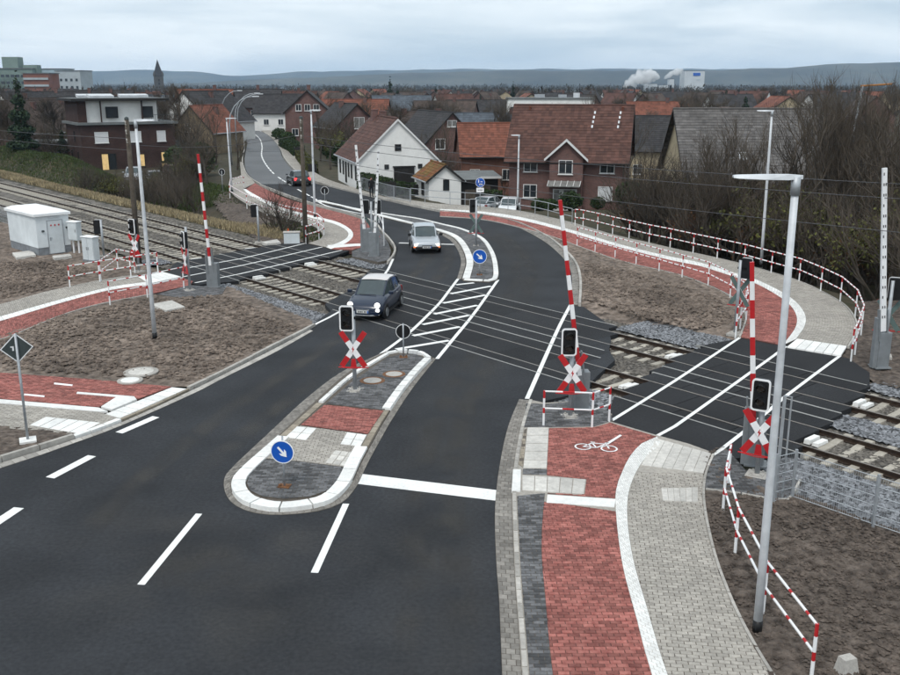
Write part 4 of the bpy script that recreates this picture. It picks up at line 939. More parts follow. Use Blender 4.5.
mesh_fence([P(71, 253.5, 0) + Vector((-2.9, 1.3, 0))] + [TR(u, -4.6, 0) for u in (-49, -51.5, -54, -56.5, -59, -61.5, -64)], 1.15, 'grey wire mesh fence beside the near track behind the hut', dx=.1, r=.006)
# fence gate post with leaning panel next to the tall lamp
p = P(775, 500, 0); t = thing('fence_end_frame', p, 0, 'tall narrow galvanised fence end frame behind the tall lamp post', 'fence')
mb = MB(); hh = HT(p, 396); mb.box(p + Vector((.0, 0, hh / 2)), (.06, .06, hh)); mb.build('post', galv, t, world=True)
mb = MB(); mb.tube([p + Vector((.0, .02, hh)), p + Vector((.17, .03, hh - .03)), p + Vector((.17, .03, 0))], .022, 6); mb.build('frame', galv, t, world=True)

# ---------------------------------------------------------------- lamp posts and poles
def lamp_post(base, top, head, label, r=.085, hl=1.1, rt=.05, hw=.26, slant=0.0, group=None):
    t = thing('street_lamp', base, 0, label, 'street lamp', group); L = Vector(top) - Vector(base); hd = Vector(head).normalized()
    mb = MB(); mb.tube([Vector((0, 0, -.1)), L * .25, L * .7, L], [r, r * .92, r * .75, rt], 12); mb.build('pole', galv_l, t, smooth=True)
    mb = MB(); mb.tube([(0, 0, -.05), (0, 0, .22)], r * 1.08, 12); mb.build('pole_foot', black_p, t, smooth=True)
    mb = MB(); sd_ = Vector((hd.y, -hd.x, 0)); q = []
    for s, w_, h_ in ((-.10, .12, .06), (.12, .6, .085), (hl * .5, 1.0, .07), (hl * .92, .9, .045), (hl, .6, .03)):
        c = L + hd * s + Vector((0, 0, .06 + slant * s)); ww = hw / 2 * w_; q.append([c - sd_ * ww + Vector((0, 0, -h_ / 2)), c + sd_ * ww + Vector((0, 0, -h_ / 2)), c + sd_ * ww * .7 + Vector((0, 0, h_ / 2)), c - sd_ * ww * .7 + Vector((0, 0, h_ / 2))])
    mb.add(sum(q, []), [(i * 4 + j, i * 4 + (j + 1) % 4, i * 4 + 4 + (j + 1) % 4, i * 4 + 4 + j) for i in range(4) for j in range(4)] + [(3, 2, 1, 0), (16, 17, 18, 19)], 0, .5)
    mb.build('lamp_head', galv_l, t)
    mb = MB(); mb.tube([L - Vector((0, 0, .22)), L + Vector((0, 0, .06))], rt * 1.25, 10); mb.build('head_joint', galv, t, smooth=True)
    mb = MB(); c = L + hd * hl * .55 + Vector((0, 0, .06 + slant * hl * .55 - .042)); mb.box(c, (hl * .5, hw * .6, .012), atan2(hd.y, hd.x)); mb.build('led_panel', lid_m, t)
    return t
b = P(757, 631, .03); lamp_post(b, AT(796, 181, b.y), (-1, .12, 0), 'tall pale grey street lamp standing on soil at the grey footway edge', r=.078, hl=.95, rt=.058, hw=.26)
b = P(155, 338, .05); lamp_post(b, AT(135.5, 122, b.y), (1, .3, 0), 'slim grey street lamp standing on the bare soil by the left path', r=.085, hl=.65)
b = P(761, 266, .0); lamp_post(b, AT(772, 112, b.y), (-1, .1, 0), 'grey street lamp behind the outer ramp railing', r=.085, hl=.75)
b = P(315, 217, .05); lamp_post(b, AT(311, 111, b.y), (1, .3, 0), 'grey street lamp on the far path beside the wooden pole', r=.09, hl=.7)
b = P(232, 192, .0); lamp_post(b, AT(226.5, 119, b.y), (1, .6, 0), 'grey street lamp at the far end of the spoil bank railing', r=.095, hl=.9)
b = P(517.5, 209, .0); lamp_post(b, AT(519, 136, b.y), (-1, .0, 0), 'grey street lamp in front of the red brick house', r=.085, hl=.6)
def arc_lamp(px, D, h, reach, label):
    b = AT(px, 100, D); b.z = hgt(b.x, b.y); t = thing('arc_lamp', b, 0, label, 'street lamp', 'curved lamps along the far road')
    mb = MB(); pts = [(0, 0, 0), (0, 0, h * .6)] + [(reach * (1 - cos(a)), 0, h * .6 + h * .4 * sin(a)) for a in [radians(q) for q in (20, 40, 60, 75, 90)]]
    mb.tube(pts, [.1, .085, .075, .07, .065, .06, .05], 8); mb.build('pole', galv, t, smooth=True)
    mb = MB(); mb.bbox((reach + .35, 0, h), (.8, .28, .14), .04); mb.build('lamp_head', galv_l, t)
for px, D, h, re in ((228, 118, 8.2, 3.0), (234, 140, 8.4, 3.0), (236.5, 152, 8.2, 3.4), (221, 170, 8.6, 3.0)): arc_lamp(px, D, h, re, 'curved-arm grey street lamp along the far road')
b = AT(846, 150, 75); b.z = hgt(b.x, b.y)
t = thing('arc_lamp', b, 0, 'grey mast with orange horizontal arm among the bare trees', 'mast'); hh = AT(848, 86, 75).z - b.z
mb = MB(); mb.tube([(0, 0, 0), (.3, 0, hh * .5), (.75, 0, hh)], [.14, .11, .08], 8); mb.build('pole', galv, t); mb = MB(); mb.tube([(.6, 0, hh), (3.0, 0, hh + .15)], .07, 6); mb.build('arm', mat('orange_arm', (.36, .16, .05), .6), t)
def pole(base, top, label):
    t = thing('wooden_pole', base, 0, label, 'pole'); L = Vector(top) - Vector(base); mb = MB(); mb.tube([Vector((0, 0, -.2)), L * .5, L], [.155, .135, .11], 10); mb.build('shaft', wood_m, t, smooth=True)
    mb = MB(); mb.lathe([(.13, -.02), (.10, .08), (.01, .12)], L, 10); mb.build('cap', signback, t)
    for k in range(3):
        mb = MB(); z = L * (1 - .04 - .06 * k); mb.tube([z, z + Vector((0, -.25, .02)), z + Vector((0, -.25, .12))], .02, 6); mb.lathe([(.03, .0), (.045, .04), (.03, .1), (.01, .11)], z + Vector((0, -.25, .12)), 8); mb.build('insulator', lid_m, t)
    return t
w1 = P(139, 263, 0); w1t = AT(126.5, 119, w1.y); pole(w1, w1t, 'weathered wooden pole beside the near track, next to the slim lamp')
w2 = P(306, 243, 0); w2t = AT(301, 118, w2.y); pole(w2, w2t, 'weathered wooden pole at the short guard rail on the far side')
wire_m = mat('cable', (0.08, 0.08, 0.085), .6)
def wire(a, b, sag, label, r=.012, group=None):
    pts = []
    for i in range(25): t_ = i / 24; p = Vector(a).lerp(Vector(b), t_); p.z -= sag * 4 * t_ * (1 - t_); pts.append(p)
    mb = MB(); mb.tube(pts, r, 4, cap=False); tag(mb.build('overhead_wire', wire_m, origin=pts[0]), label, 'wire', group)
un2 = UN(w2)
for k, (z0, z1) in enumerate(((6.4, 6.9), (6.0, 6.4), (5.2, 5.2))):
    wire((w2.x, w2.y, z0), TR(14, un2[1], z1), .55, 'thin overhead wire running from the far wooden pole along the tracks', group='wires along the far track')
for k, z0 in enumerate((6.6, 6.0)):
    wire((w1.x - .05, w1.y, z0), TR(-110, -4.2, z0 + .3), .5, 'thin overhead wire running from the near wooden pole past the brown building', group='wires along the near track')
wire((w1.x, w1.y, 6.3), (w2.x, w2.y, 6.5), .4, 'thin overhead wire spanning the tracks between both wooden poles')

# ---------------------------------------------------------------- signs
def round_sign(base, cz, r, rz, label, arrow=None, front=blue_p, back=signback, post_r=.03, white=None, z_extra=.12):
    t = thing('road_sign', base, rz, label, 'road sign'); h = cz + z_extra
    mb = MB(); mb.tube([(0, .04, -.05), (0, .04, h)], post_r, 8); mb.build('post', galv, t, smooth=True)
    mb = MB(); mb.box((0, .04, .012), (.28, .22, .025)); mb.box((.1, .0, .04), (.06, .06, .05)); mb.box((-.1, .0, .04), (.06, .06, .05)); mb.build('foot', iron_rust if arrow else lid_m, t)
    circ = [(r * cos(2 * pi * i / 32), r * sin(2 * pi * i / 32)) for i in range(32)]; c2_ = [(x * .93, z * .93) for x, z in circ]
    mb = MB(); plate(mb, c2_, -.006, .006, 0, cz, 0, mi_back=1); d = mb.build('disc', [front, back], t)
    mb = MB(); ring_plate(mb, circ, c2_, -.009, .008, 0, cz); mb.build('rim', white_p, d)
    if arrow is not None:
        mb = MB(); k = r; sh = [(-.56, .09), (.12, .09), (-.08, .30), (.16, .30), (.56, 0), (.16, -.30), (-.08, -.30), (.12, -.09), (-.56, -.09)]
        sh = [(x * k, z * k) for x, z in sh[::-1]]; plate(mb, sh, -.012, -.0065, 0, cz, 0, arrow); mb.build('arrow', white_p, d)
    if white:
        mb = MB(); plate(mb, rrect(white[0], white[1], .03), -.006, .006, 0, cz - r - white[1] / 2 - .04, 0, mi_back=1); p2 = mb.build('supplementary_plate', [white_p, back], t)
        mb = MB()
        for i, (x, w_) in enumerate(((-.14, .07), (-.04, .05), (.05, .08), (.15, .05))): mb.box((x, -.009, cz - r - white[1] / 2 - .04), (w_, .004, .07))
        mb.build('lettering', signback, p2)
    return t
b, (c,) = hz_((284, 487), (452,), ZI); round_sign(b, c, .285, radians(-10), 'blue round sign with white arrow on the near end of the teardrop island', radians(-48), z_extra=.38, post_r=.025)
b, (c,) = hz_((479.5, 275), (256.5,), .08); round_sign(b, c, .36, radians(-4), 'blue round sign with white arrow on the far island', radians(-42))
b, (c,) = hz_((403.5, 357), (331.5,), ZI); round_sign(b, c, .26, radians(184), 'back of a small black round sign on the tip of the teardrop island', radians(-45), post_r=.026, z_extra=.30, back=black_p)
b, (c,) = hz_((480, 210), (182.5,), .05); round_sign(b, c, .36, 0, 'blue round cycle-path sign with white plate by the grey steel railing', None, white=(.58, .34), z_extra=.4)
mb = MB()
tsg = [o for o in bpy.data.objects if o.get('label', '').startswith('blue round cycle')][0]
mb = MB(); 
for (x, z, w_, h_) in ((-.12, .07, .07, .16), (-.12, .19, .07, .06), (.1, .06, .16, .05), (.05, -.1, .24, .04), (-.03, -.16, .10, .10), (.13, -.16, .10, .10)): plate(mb, rrect(w_, h_, min(w_, h_) * .4), -.012, -.0065, x, c + z)
mb.build('pictogram', white_p, tsg)
b, (c,) = hz_((325, 201), (190.5,), .05); round_sign(b, c, .33, radians(180), 'back of a small dark round sign on the thin tip of the far island', None, back=black_p)
b, (c,) = hz_((223, 192), (172,), -.2); round_sign(b, c, .3, radians(170), 'back of a small dark sign beside the bare shrubs below the far lamp', None, back=black_p)
b, (c,) = hz_((28, 441), (348.5,), .06); t = thing('diamond_sign', b, radians(205), 'back of a dark diamond road sign with white edge beside the corner path', 'road sign')
top = AT(16, 334, b.y) - b; L = Vector((top.x * 0, 0, top.z))
mb = MB(); mb.tube([(0, -.02, -.1), (0, -.02, top.z)], .034, 8); mb.build('post', galv, t, smooth=True)
mb = MB(); mb.box((0, 0, .02), (.42, .42, .06)); mb.build('foot', concrete_w, t)
mb = MB(); s_ = .40; dm = [(s_, 0), (0, s_), (-s_, 0), (0, -s_)]; dm2 = [(x * .92, z * .92) for x, z in dm]; plate(mb, dm2[::-1], -.045, -.035, 0, c, 0, mi_back=1); d = mb.build('panel', [white_p, signback], t)
mb = MB(); ring_plate(mb, dm, dm2, -.05, -.028, 0, c); mb.build('rim', white_p, d)
mb = MB(); plate(mb, [(.07, -.06), (.11, -.06), (.11, .03), (.15, .03), (.15, .06), (.07, .06)][::-1], -.034, -.030, 0, c); mb.build('sticker', white_p, d)
# ---------------------------------------------------------------- hut and cabinets
C0 = P(39, 256, 0); R0 = P(72, 252, 0); e1 = (R0 - C0); Lr = e1.length; rz = atan2(e1.y, e1.x); hh = HT(C0, 217)
L0 = P(24.5, 246, 0); Dp = (L0 - C0).length
t = thing('equipment_hut', C0, rz, 'pale grey flat-roofed equipment hut with a door beside the near track', 'hut')
mb = MB(); mb.box((Lr / 2, Dp / 2, .17), (Lr - .04, Dp - .04, .5)); mb.build('plinth', hut_base, t)
mb = MB(); mb.bbox((Lr / 2, Dp / 2, .42 + (hh - .42) / 2), (Lr, Dp, hh - .42), .03); mb.build('wall', hut_m, t)
mb = MB(); x0, x1, y0, y1 = -.1, Lr + .1, -.1, Dp + .1
mb.add([(x0, y0, hh), (x1, y0, hh), (x1, y1, hh), (x0, y1, hh), (x0, y0, hh + .14), (x1, y0, hh + .14), (x1, y1, hh + .14), (x0, y1, hh + .14), (x0 + .35, y0 + .35, hh + .28), (x1 - .35, y0 + .35, hh + .28), (x1 - .35, y1 - .35, hh + .28), (x0 + .35, y1 - .35, hh + .28)],
       [(3, 2, 1, 0)] + [(i, (i + 1) % 4, 4 + (i + 1) % 4, 4 + i) for i in range(4)] + [(4 + i, 4 + (i + 1) % 4, 8 + (i + 1) % 4, 8 + i) for i in range(4)] + [(8, 9, 10, 11)], 0, .5); mb.build('roof', hut_roof, t)
dw, dh = Lr * .44, hh * .84; dx_ = Lr * .56
mb = MB(); mb.box((dx_, -.012, .06 + dh / 2), (dw, .03, dh)); d = mb.build('door', cab_m, t)
mb = MB(); ring_plate(mb, [(dw / 2 + .04, dh / 2 + .04), (-dw / 2 - .04, dh / 2 + .04), (-dw / 2 - .04, -dh / 2 - .02), (dw / 2 + .04, -dh / 2 - .02)], [(dw / 2, dh / 2), (-dw / 2, dh / 2), (-dw / 2, -dh / 2), (dw / 2, -dh / 2)], -.035, 0, dx_, .06 + dh / 2); mb.build('frame', galv, d)
mb = MB(); mb.box((dx_ - dw / 2 + .12, -.05, .06 + dh * .48), (.13, .04, .03)); mb.box((dx_ - dw / 2 + .09, -.035, .06 + dh * .45), (.05, .02, .2)); mb.build('handle', galv, d)
mb = MB(); [mb.box((dx_ + q, -.03, .06 + dh * .86), (.08, .008, .09)) for q in (-.22, 0, .22)]; mb.build('sticker', red_p, d)
mb = MB(); mb.box((dx_ - dw / 2 - .28, -.03, hh * .62), (.14, .06, .1)); mb.build('vent', signback, t); mb = MB(); mb.box((Lr - .14, -.03, hh * .66), (.16, .06, .1)); mb.build('vent', signback, t)
mb = MB(); mb.box((dx_, -.03, hh - .1), (.7, .01, .12)); mb.build('name_plate', galv_l, t)
slabs = [([(12, 253), (32, 250.5), (36, 255), (16, 258)], 'pale concrete slab on the soil beside the hut wall'), ([(52, 256), (70, 254), (72, 256), (54, 258.5)], 'narrow pale slab in front of the hut door'), ([(150, 304.5), (172, 300.5), (185, 307), (166, 311)], 'large pale concrete cover slab on soil beside the slim lamp'),
         ([(262, 242), (277, 239.5), (281, 242.5), (266, 244)], 'pale concrete slab at the foot of the spoil bank')]
for px, lb_ in slabs:
    q = PX(px, .1); mb = MB(); frustum(mb, q, -.05, .12, .015); tag(mb.build('concrete_slab', slab_w, origin=q[0]), lb_, 'slab')
def cabinet(px, w, d, rows, rz, label, z0=0.0, doors=2, legs=0.0):
    b = P(*px, z0); h = HT(b, rows); t = thing('switch_cabinet', b, rz, label, 'cabinet')
    mb = MB(); mb.bbox((0, 0, legs + (h - legs) / 2), (w, d, h - legs), .02); mb.build('body', cab_m, t)
    mb = MB(); mb.bbox((0, 0, h + .02), (w + .08, d + .08, .07), .025); mb.build('lid', hut_roof, t)
    for i in range(doors):
        ww = w / doors - .04; mb = MB(); mb.box((-w / 2 + (i + .5) * w / doors, -d / 2 - .008, legs + (h - legs) / 2), (ww, .02, h - legs - .12)); dd = mb.build('door', cab_m, t)
        mb = MB(); mb.box((-w / 2 + (i + .85 if i == 0 else i + .15) * w / doors, -d / 2 - .03, legs + (h - legs) * .55), (.04, .03, .16)); mb.build('handle', galv, dd)
    mb = MB()
    if legs: [mb.box((sx * w * .3, 0, legs / 2), (.07, .07, legs)) for sx in (-1, 1)]; mb.build('leg', [white_p], t)
    else: mb.box((0, 0, .04), (w + .06, d + .06, .12)); mb.build('plinth', hut_base, t)
cabinet((92, 261), .85, .42, 237, radians(-28), 'pale grey double-door switch cabinet in front of the guard rails')
cabinet((77, 253), .62, .42, 222, radians(-20), 'small pale cabinet raised on legs behind the hut', legs=.75, doors=1)
b = P(292, 243, 0); t = thing('switch_box', b, radians(8), 'low pale grey box beside the wooden pole across the tracks', 'box'); mb = MB(); mb.bbox((0, 0, .3), (.95, .5, .7), .03); mb.build('body', cab_m, t); mb = MB(); mb.bbox((0, 0, .67), (1.02, .56, .06), .02); mb.build('lid', lid_m, t)
b = P(846, 671, .02); t = thing('concrete_block', b, radians(20), 'pale tapered concrete block lying on dark soil by the rail end', 'block'); mb = MB(); frustum(mb, [Vector(p) for p in ((-.17, -.12, 0), (.17, -.12, 0), (.17, .12, 0), (-.17, .12, 0))], -.05, .26, .05); mb.build('body', lid_m, t)
b = P(288.5, 237, -.1); t = thing('traffic_cone', b, 0, 'small orange traffic cone on the spoil heap by the tracks', 'cone'); o_m = mat('orange_plastic', (.55, .09, .02), .5)
mb = MB(); mb.box((0, 0, .02), (.34, .34, .04)); mb.build('foot', o_m, t); mb = MB(); mb.lathe([(.13, .04), (.03, .55), (.01, .56)], n=12); mb.build('cone_body', o_m, t)
# ============================================================ CARS AND PERSON
glass_m = mat('car_glass', (0.050, 0.066, 0.070), 0.06, 0.1, 3, spec=0.6)
tyre_m = mat('tyre', (0.012, 0.012, 0.012), 0.85, 0.2, 8); rim_m = mat('alloy_rim', (0.30, 0.31, 0.32), 0.35, 0.1, 5, metal=0.7)
trim_m = mat('dark_trim', (0.014, 0.014, 0.015), 0.6, 0.15, 5); chrome_m = mat('chrome', (0.60, 0.61, 0.62), 0.2, 0.05, 5, metal=0.8)
plate_m = mat('number_plate', (0.62, 0.62, 0.60), 0.5, 0.05, 5)
head_on = mat('headlight_lit', (0.8, 0.8, 0.78), 0.2, 0.03, 3, emit=((1, 0.96, 0.9), 1.2)); head_off = mat('headlight_clear', (0.45, 0.46, 0.47), 0.15, 0.05, 3, spec=.6)
tail_on = mat('tail_light_lit', (0.5, 0.02, 0.02), 0.3, 0.05, 3, emit=((1, 0.05, 0.05), 1.6)); tail_off = mat('tail_light', (0.20, 0.008, 0.008), 0.2, 0.05, 3, spec=.5)
indic_m = mat('orange_indicator', (0.55, 0.13, 0.03), 0.3, 0.05, 3, emit=((1, 0.25, 0.05), 0.7))
navy = mat('navy_paint', (0.006, 0.014, 0.036), 0.32, 0.05, 3, coat=.6, spec=.35); cream = mat('cream_roof_paint', (0.60, 0.56, 0.54), 0.35, 0.03, 3, coat=.6)
silver = mat('silver_paint', (0.42, 0.445, 0.47), 0.35, 0.04, 3, metal=0.35, coat=.8); dgrey_car = mat('dark_grey_paint', (0.030, 0.033, 0.038), 0.35, 0.05, 3, coat=1.0)
white_car = mat('white_car_paint', (0.68, 0.69, 0.70), 0.35, 0.03, 3, coat=.8); grey_car = mat('grey_car_paint', (0.13, 0.14, 0.145), 0.35, 0.04, 3, metal=.3, coat=.8); red_car = mat('dark_red_paint', (0.10, 0.012, 0.012), .35, .05, 3, coat=.8)
def car(loc, heading, L, W, H, paint_, roof_, label, bp, gp, wr=.30, wb=(.30, -.33), lights=False, tails=False, round_lights=False, orange=False, group=None):
    """bp: body stations (x/L, top z, half-width factor); gp: greenhouse (x/L, z) = screen base, roof front, roof mid, roof rear, rear base"""
    t = thing('car', loc, heading, label, 'car', group); hw = W / 2
    sec = []
    for fx, zt, k in bp:
        e = abs(fx) > .485; zb = .30 if e else .20; h = hw * k; x = fx * L
        sec.append([(x, -h * .80, zb), (x, -h * .97, zb + .10), (x, -h, zb + (zt - zb) * .5), (x, -h * .965, zt - .10), (x, -h * .86, zt - .015), (x, -h * .45, zt + .012), (x, 0, zt + .02), (x, h * .45, zt + .012), (x, h * .86, zt - .015), (x, h * .965, zt - .10), (x, h, zb + (zt - zb) * .5), (x, h * .97, zb + .10), (x, h * .80, zb)])
    n = len(sec[0]); mb = MB(); mb.add(sum(sec, []), [(i * n + j, (i + 1) * n + j, (i + 1) * n + j + 1, i * n + j + 1) for i in range(len(sec) - 1) for j in range(n - 1)] + [tuple(range(n)), tuple(reversed(range((len(sec) - 1) * n, len(sec) * n)))], 0, .5)
    o = mb.build('body', paint_, t, smooth=True); m_ = o.modifiers.new('round', 'SUBSURF'); m_.levels = 1; m_.render_levels = 2
    # greenhouse
    def zb_at(x):
        q = sorted(bp); 
        for a, b in zip(q, q[1:]):
            if a[0] <= x <= b[0]: s = (x - a[0]) / (b[0] - a[0]); return a[1] + (b[1] - a[1]) * s, a[2] + (b[2] - a[2]) * s
        return q[0][1], q[0][2]
    (x0, z0), (x1, z1), (x2, z2), (x3, z3), (x4, z4) = gp; tw = hw * .70; V = []
    for x, z in ((x1, z1), (x2, z2), (x3, z3)): V += [(x * L, -tw, z - .05), (x * L, -tw * .82, z), (x * L, tw * .82, z), (x * L, tw, z - .05)]
    bw = lambda x: hw * zb_at(x)[1] * .90
    base = [(x0 * L, -bw(x0) * .82, zb_at(x0)[0] - .03), (x1 * L, -bw(x1), zb_at(x1)[0] - .05), (x2 * L, -bw(x2), zb_at(x2)[0] - .05), (x3 * L, -bw(x3), zb_at(x3)[0] - .05), (x4 * L, -bw(x4) * .86, z4)]
    V += base + [(x, -y, z) for x, y, z in base]
    # side, screen, rear glass
    g = MB(); g.add(V, [(12, 13, 0), (13, 14, 4, 0), (14, 15, 8, 4), (15, 16, 8), (17, 3, 18), (18, 3, 7, 19), (19, 7, 11, 20), (20, 11, 21), (12, 0, 1, 2, 3, 17), (16, 21, 11, 10, 9, 8)], 0, .5); g.build('window_glass', glass_m, t)
    r = MB(); up = lambda p, d=.012: (p[0], p[1], p[2] + d); RV = [up(p) for p in V[:12]]; RV[0] = (RV[0][0] + .03, RV[0][1], RV[0][2] - .02); 
    r.add(RV, [(0, 4, 5, 1), (1, 5, 6, 2), (2, 6, 7, 3), (4, 8, 9, 5), (5, 9, 10, 6), (6, 10, 11, 7)], 0, .5)
    for f in range(len(r.f)): r.f[f] = r.f[f][::-1] if False else r.f[f]
    ro = r.build('roof', roof_, t, smooth=True); sm_ = ro.modifiers.new('thick', 'SOLIDIFY'); sm_.thickness = .03; sm_.offset = 0; s2 = ro.modifiers.new('round', 'SUBSURF'); s2.levels = 1; s2.render_levels = 2
    for s in (0, 1):
        pl = MB()
        b5 = V[12:17] if not s else V[17:22]; tp = [V[0], V[4], V[8]] if not s else [V[3], V[7], V[11]]
        pl.tube([b5[0], tp[0]], .035, 6); pl.tube([b5[2], tp[1]], .038, 6); pl.tube([b5[4], tp[2]], .06, 6); pl.tube([tp[0], tp[1], tp[2]], .03, 6)
        pl.build('pillar_frame', paint_, t)
    # wheels
    for fx in wb:
        for s in (-1, 1):
            c = Vector((fx * L, s * (hw - .115), wr)); M = Matrix.Translation(c) @ Matrix.Rotation(-s * pi / 2, 4, 'X')
            w_ = MB(); w_.lathe([(wr * .62, .0), (wr * .95, .0), (wr, .03), (wr, .13), (wr * .93, .165), (wr * .64, .165)], n=20, M=Matrix.Translation(c - Vector((0, s * .04, 0))) @ Matrix.Rotation(-s * pi / 2, 4, 'X')); wo_ = w_.build('wheel', tyre_m, t, smooth=False)
            q = MB(); q.lathe([(wr * .66, .10), (wr * .66, .185), (wr * .5, .165), (wr * .12, .18), (.01, .182)], n=20, M=Matrix.Translation(c - Vector((0, s * .04, 0))) @ Matrix.Rotation(-s * pi / 2, 4, 'X')); q.build('rim', rim_m, wo_)
            a = MB(); pts = [(wr * 1.2 * cos(k), wr * 1.2 * sin(k)) for k in [2 * pi * i / 18 for i in range(18)]]
            a.add([(c.x + x, s * (hw * zb_at(fx)[1] * 1.0 - .055), c.z + z) for x, z in pts] + [(c.x + x, s * (hw * zb_at(fx)[1] + .003), c.z + z) for x, z in pts], [tuple(range(18)), tuple(range(18, 36))] + [(i, (i + 1) % 18, 18 + (i + 1) % 18, 18 + i) for i in range(18)], 0, .5); a.build('wheel_arch', trim_m, t)
    hm = head_on if lights else head_off; tm = tail_on if tails else tail_off; zn = bp[0][1]
    for s in (-1, 1):
        y = s * hw * .66; fx = L * .5
        a = MB()
        if round_lights:
            for zz, rr_, yy, xx in ((zn + .14, .115, s * hw * .70, -.17), (zn - .05, .085, s * hw * .74, -.10)):
                a.lathe([(rr_, 0), (rr_, .07), (rr_ * .7, .11), (.01, .125)], n=16, M=Matrix.Translation((fx + xx, yy, zz)) @ Matrix.Rotation(radians(8 * s), 4, 'Z') @ Matrix.Rotation(radians(80), 4, 'Y'))
        else: a.bbox((fx - .10, y, zn + .02), (.16, hw * .42, .15), .03, rz=-s * .25)
        a.build('headlight', hm, t)
        if orange: a = MB(); a.bbox((fx - .07, s * hw * .72, zn - .10), (.12, hw * .38, .07), .02, rz=-s * .3); a.build('indicator', indic_m, t)
        a = MB(); a.bbox((-L * .5 + .10, s * hw * .74, bp[-1][1] + .06), (.14, hw * .28, .26), .03, rz=s * .25); a.build('tail_light', tm, t)
        a = MB(); a.bbox(((x0 - .05) * L, s * (hw + .08), zb_at(x0 - .05)[0] + .08), (.12, .20, .14), .04); a.build('mirror', trim_m if orange else paint_, t)
        a = MB(); a.box((x2 * L - .1, s * (hw + .006), zb_at(x2)[0] - .16), (.18, .03, .03)); a.build('door_handle', chrome_m, t)
        a = MB(); a.box((0, s * (hw - .03), .24), (L * .48, .06, .10)); a.build('sill', trim_m, t)
    a = MB(); a.bbox((L * .5 - .05, 0, .34), (.14, W * .80, .16), .03); a.build('front_bumper', trim_m if not round_lights else paint_, t)
    a = MB(); a.bbox((-L * .5 + .05, 0, .36), (.14, W * .80, .18), .03); a.build('rear_bumper', trim_m, t)
    a = MB(); a.box((L * .5 + .012, 0, zn - .03), (.04, W * .34, .06)); a.build('grille', chrome_m if round_lights else trim_m, t)
    a = MB(); a.box((L * .5 + .03, 0, .40), (.02, .50, .11)); pp = a.build('number_plate', plate_m, t)
    a = MB(); a.box((L * .5 + .042, .225, .40), (.006, .045, .10)); a.build('blue_strip', blue_p, pp)
    a = MB(); [a.box((L * .5 + .042, .14 - .055 * i - (.04 if i > 1 else 0), .40), (.006, .03, .07)) for i in range(6)]; a.build('characters', trim_m, pp)
    a = MB(); a.box((-L * .5 - .012, 0, .62), (.03, .50, .11)); a.build('number_plate', plate_m, t)
    if round_lights: a = MB(); a.tube([(L * .5 - .12, -hw * .82, .27), (L * .5 + .035, -hw * .5, .25), (L * .5 + .05, 0, .25), (L * .5 + .035, hw * .5, .25), (L * .5 - .12, hw * .82, .27)], .03, 6); a.build('chrome_lip', chrome_m, t)
    a = MB(); a.tube([((x0 + .015) * L, -.5 * hw, zb_at(x0)[0] + .015), ((x0 + .03) * L, .4 * hw, zb_at(x0)[0] + .02)], .012, 5); a.build('wiper', trim_m, t)
    return t
BP_S = [(.50, .50, .74), (.475, .62, .88), (.42, .74, .95), (.32, .84, .99), (.22, .92, 1.0), (.0, .95, 1.0), (-.2, .97, 1.0), (-.38, .98, .97), (-.455, .93, .90), (-.50, .66, .76)]
GP_S = [(.24, .93), (.055, 1.41), (-.10, 1.475), (-.30, 1.43), (-.46, .99)]
BP_H = [(.50, .50, .82), (.485, .66, .92), (.43, .74, .97), (.30, .80, 1.0), (.215, .86, 1.0), (.0, .88, 1.0), (-.2, .90, 1.0), (-.40, .92, .98), (-.47, .90, .93), (-.50, .62, .84)]
GP_H = [(.225, .87), (.07, 1.34), (-.10, 1.40), (-.33, 1.37), (-.465, .93)]
fl_, rr_ = P(384.5, 318.5), P(399, 306.5); hd = (fl_ - rr_); hd.z = 0; hd.normalize(); lf = Vector((-hd.y, hd.x, 0)); mid = (fl_ + rr_) / 2 - lf * .72; mid.z = 0.006
car(mid, atan2(hd.y, hd.x), 3.57, 1.63, 1.49, navy, cream, 'navy blue small car with cream roof and lit round headlights on the crossing', BP_S, GP_S, wr=.285, wb=(.305, -.34), lights=True, round_lights=True)
b = P(427, 254, 0); hd = Vector((.10, -1, 0)).normalized(); car(b - hd * 1.9 + Vector((0, 0, .004)), atan2(hd.y, hd.x), 3.95, 1.66, 1.42, silver, silver, 'silver hatchback with lit headlights waiting behind the far stop line', BP_H, GP_H, lights=True, orange=True)
b = P(303, 186.5, 0); hd = Vector((-.38, 1, 0)).normalized(); car(b + hd * 2.0, atan2(hd.y, hd.x), 4.0, 1.75, 1.5, dgrey_car, dgrey_car, 'dark grey hatchback with lit red tail lights driving off towards the town', BP_H, GP_H, tails=True)
def park(px, D, hdg, L, W, m_, lab, grp=None, BP=BP_H, GP=GP_H):
    b = AT(px, 150, D); b.z = max(hgt(b.x + a, b.y + c) for a in (-1, 0, 1) for c in (-1, 0, 1)) + .02; return car(b, radians(hdg), L, W, 1.45, m_, m_, lab, BP, GP, group=grp)
park(510, 83.5, -100, 4.0, 1.75, white_car, 'white hatchback parked facing the grey railing beside the brick house')
park(490, 86, 62, 4.3, 1.75, silver, 'silver estate car parked with its back to the grey railing')
park(153, 108, -70, 4.5, 1.85, white_car, 'white car parked below the lit windows of the brown building')
park(131, 106, -75, 4.3, 1.8, silver, 'silver car parked in front of the brown building behind the wooden pole')
park(172, 110, -60, 4.2, 1.8, red_car, 'dark red car parked beside the brown building')
park(124, 98, -110, 4.3, 1.8, white_car, 'white car half hidden by shrubs below the brown building')
park(57, 132, -60, 4.3, 1.8, white_car, 'white car parked outside the flat brown garage')
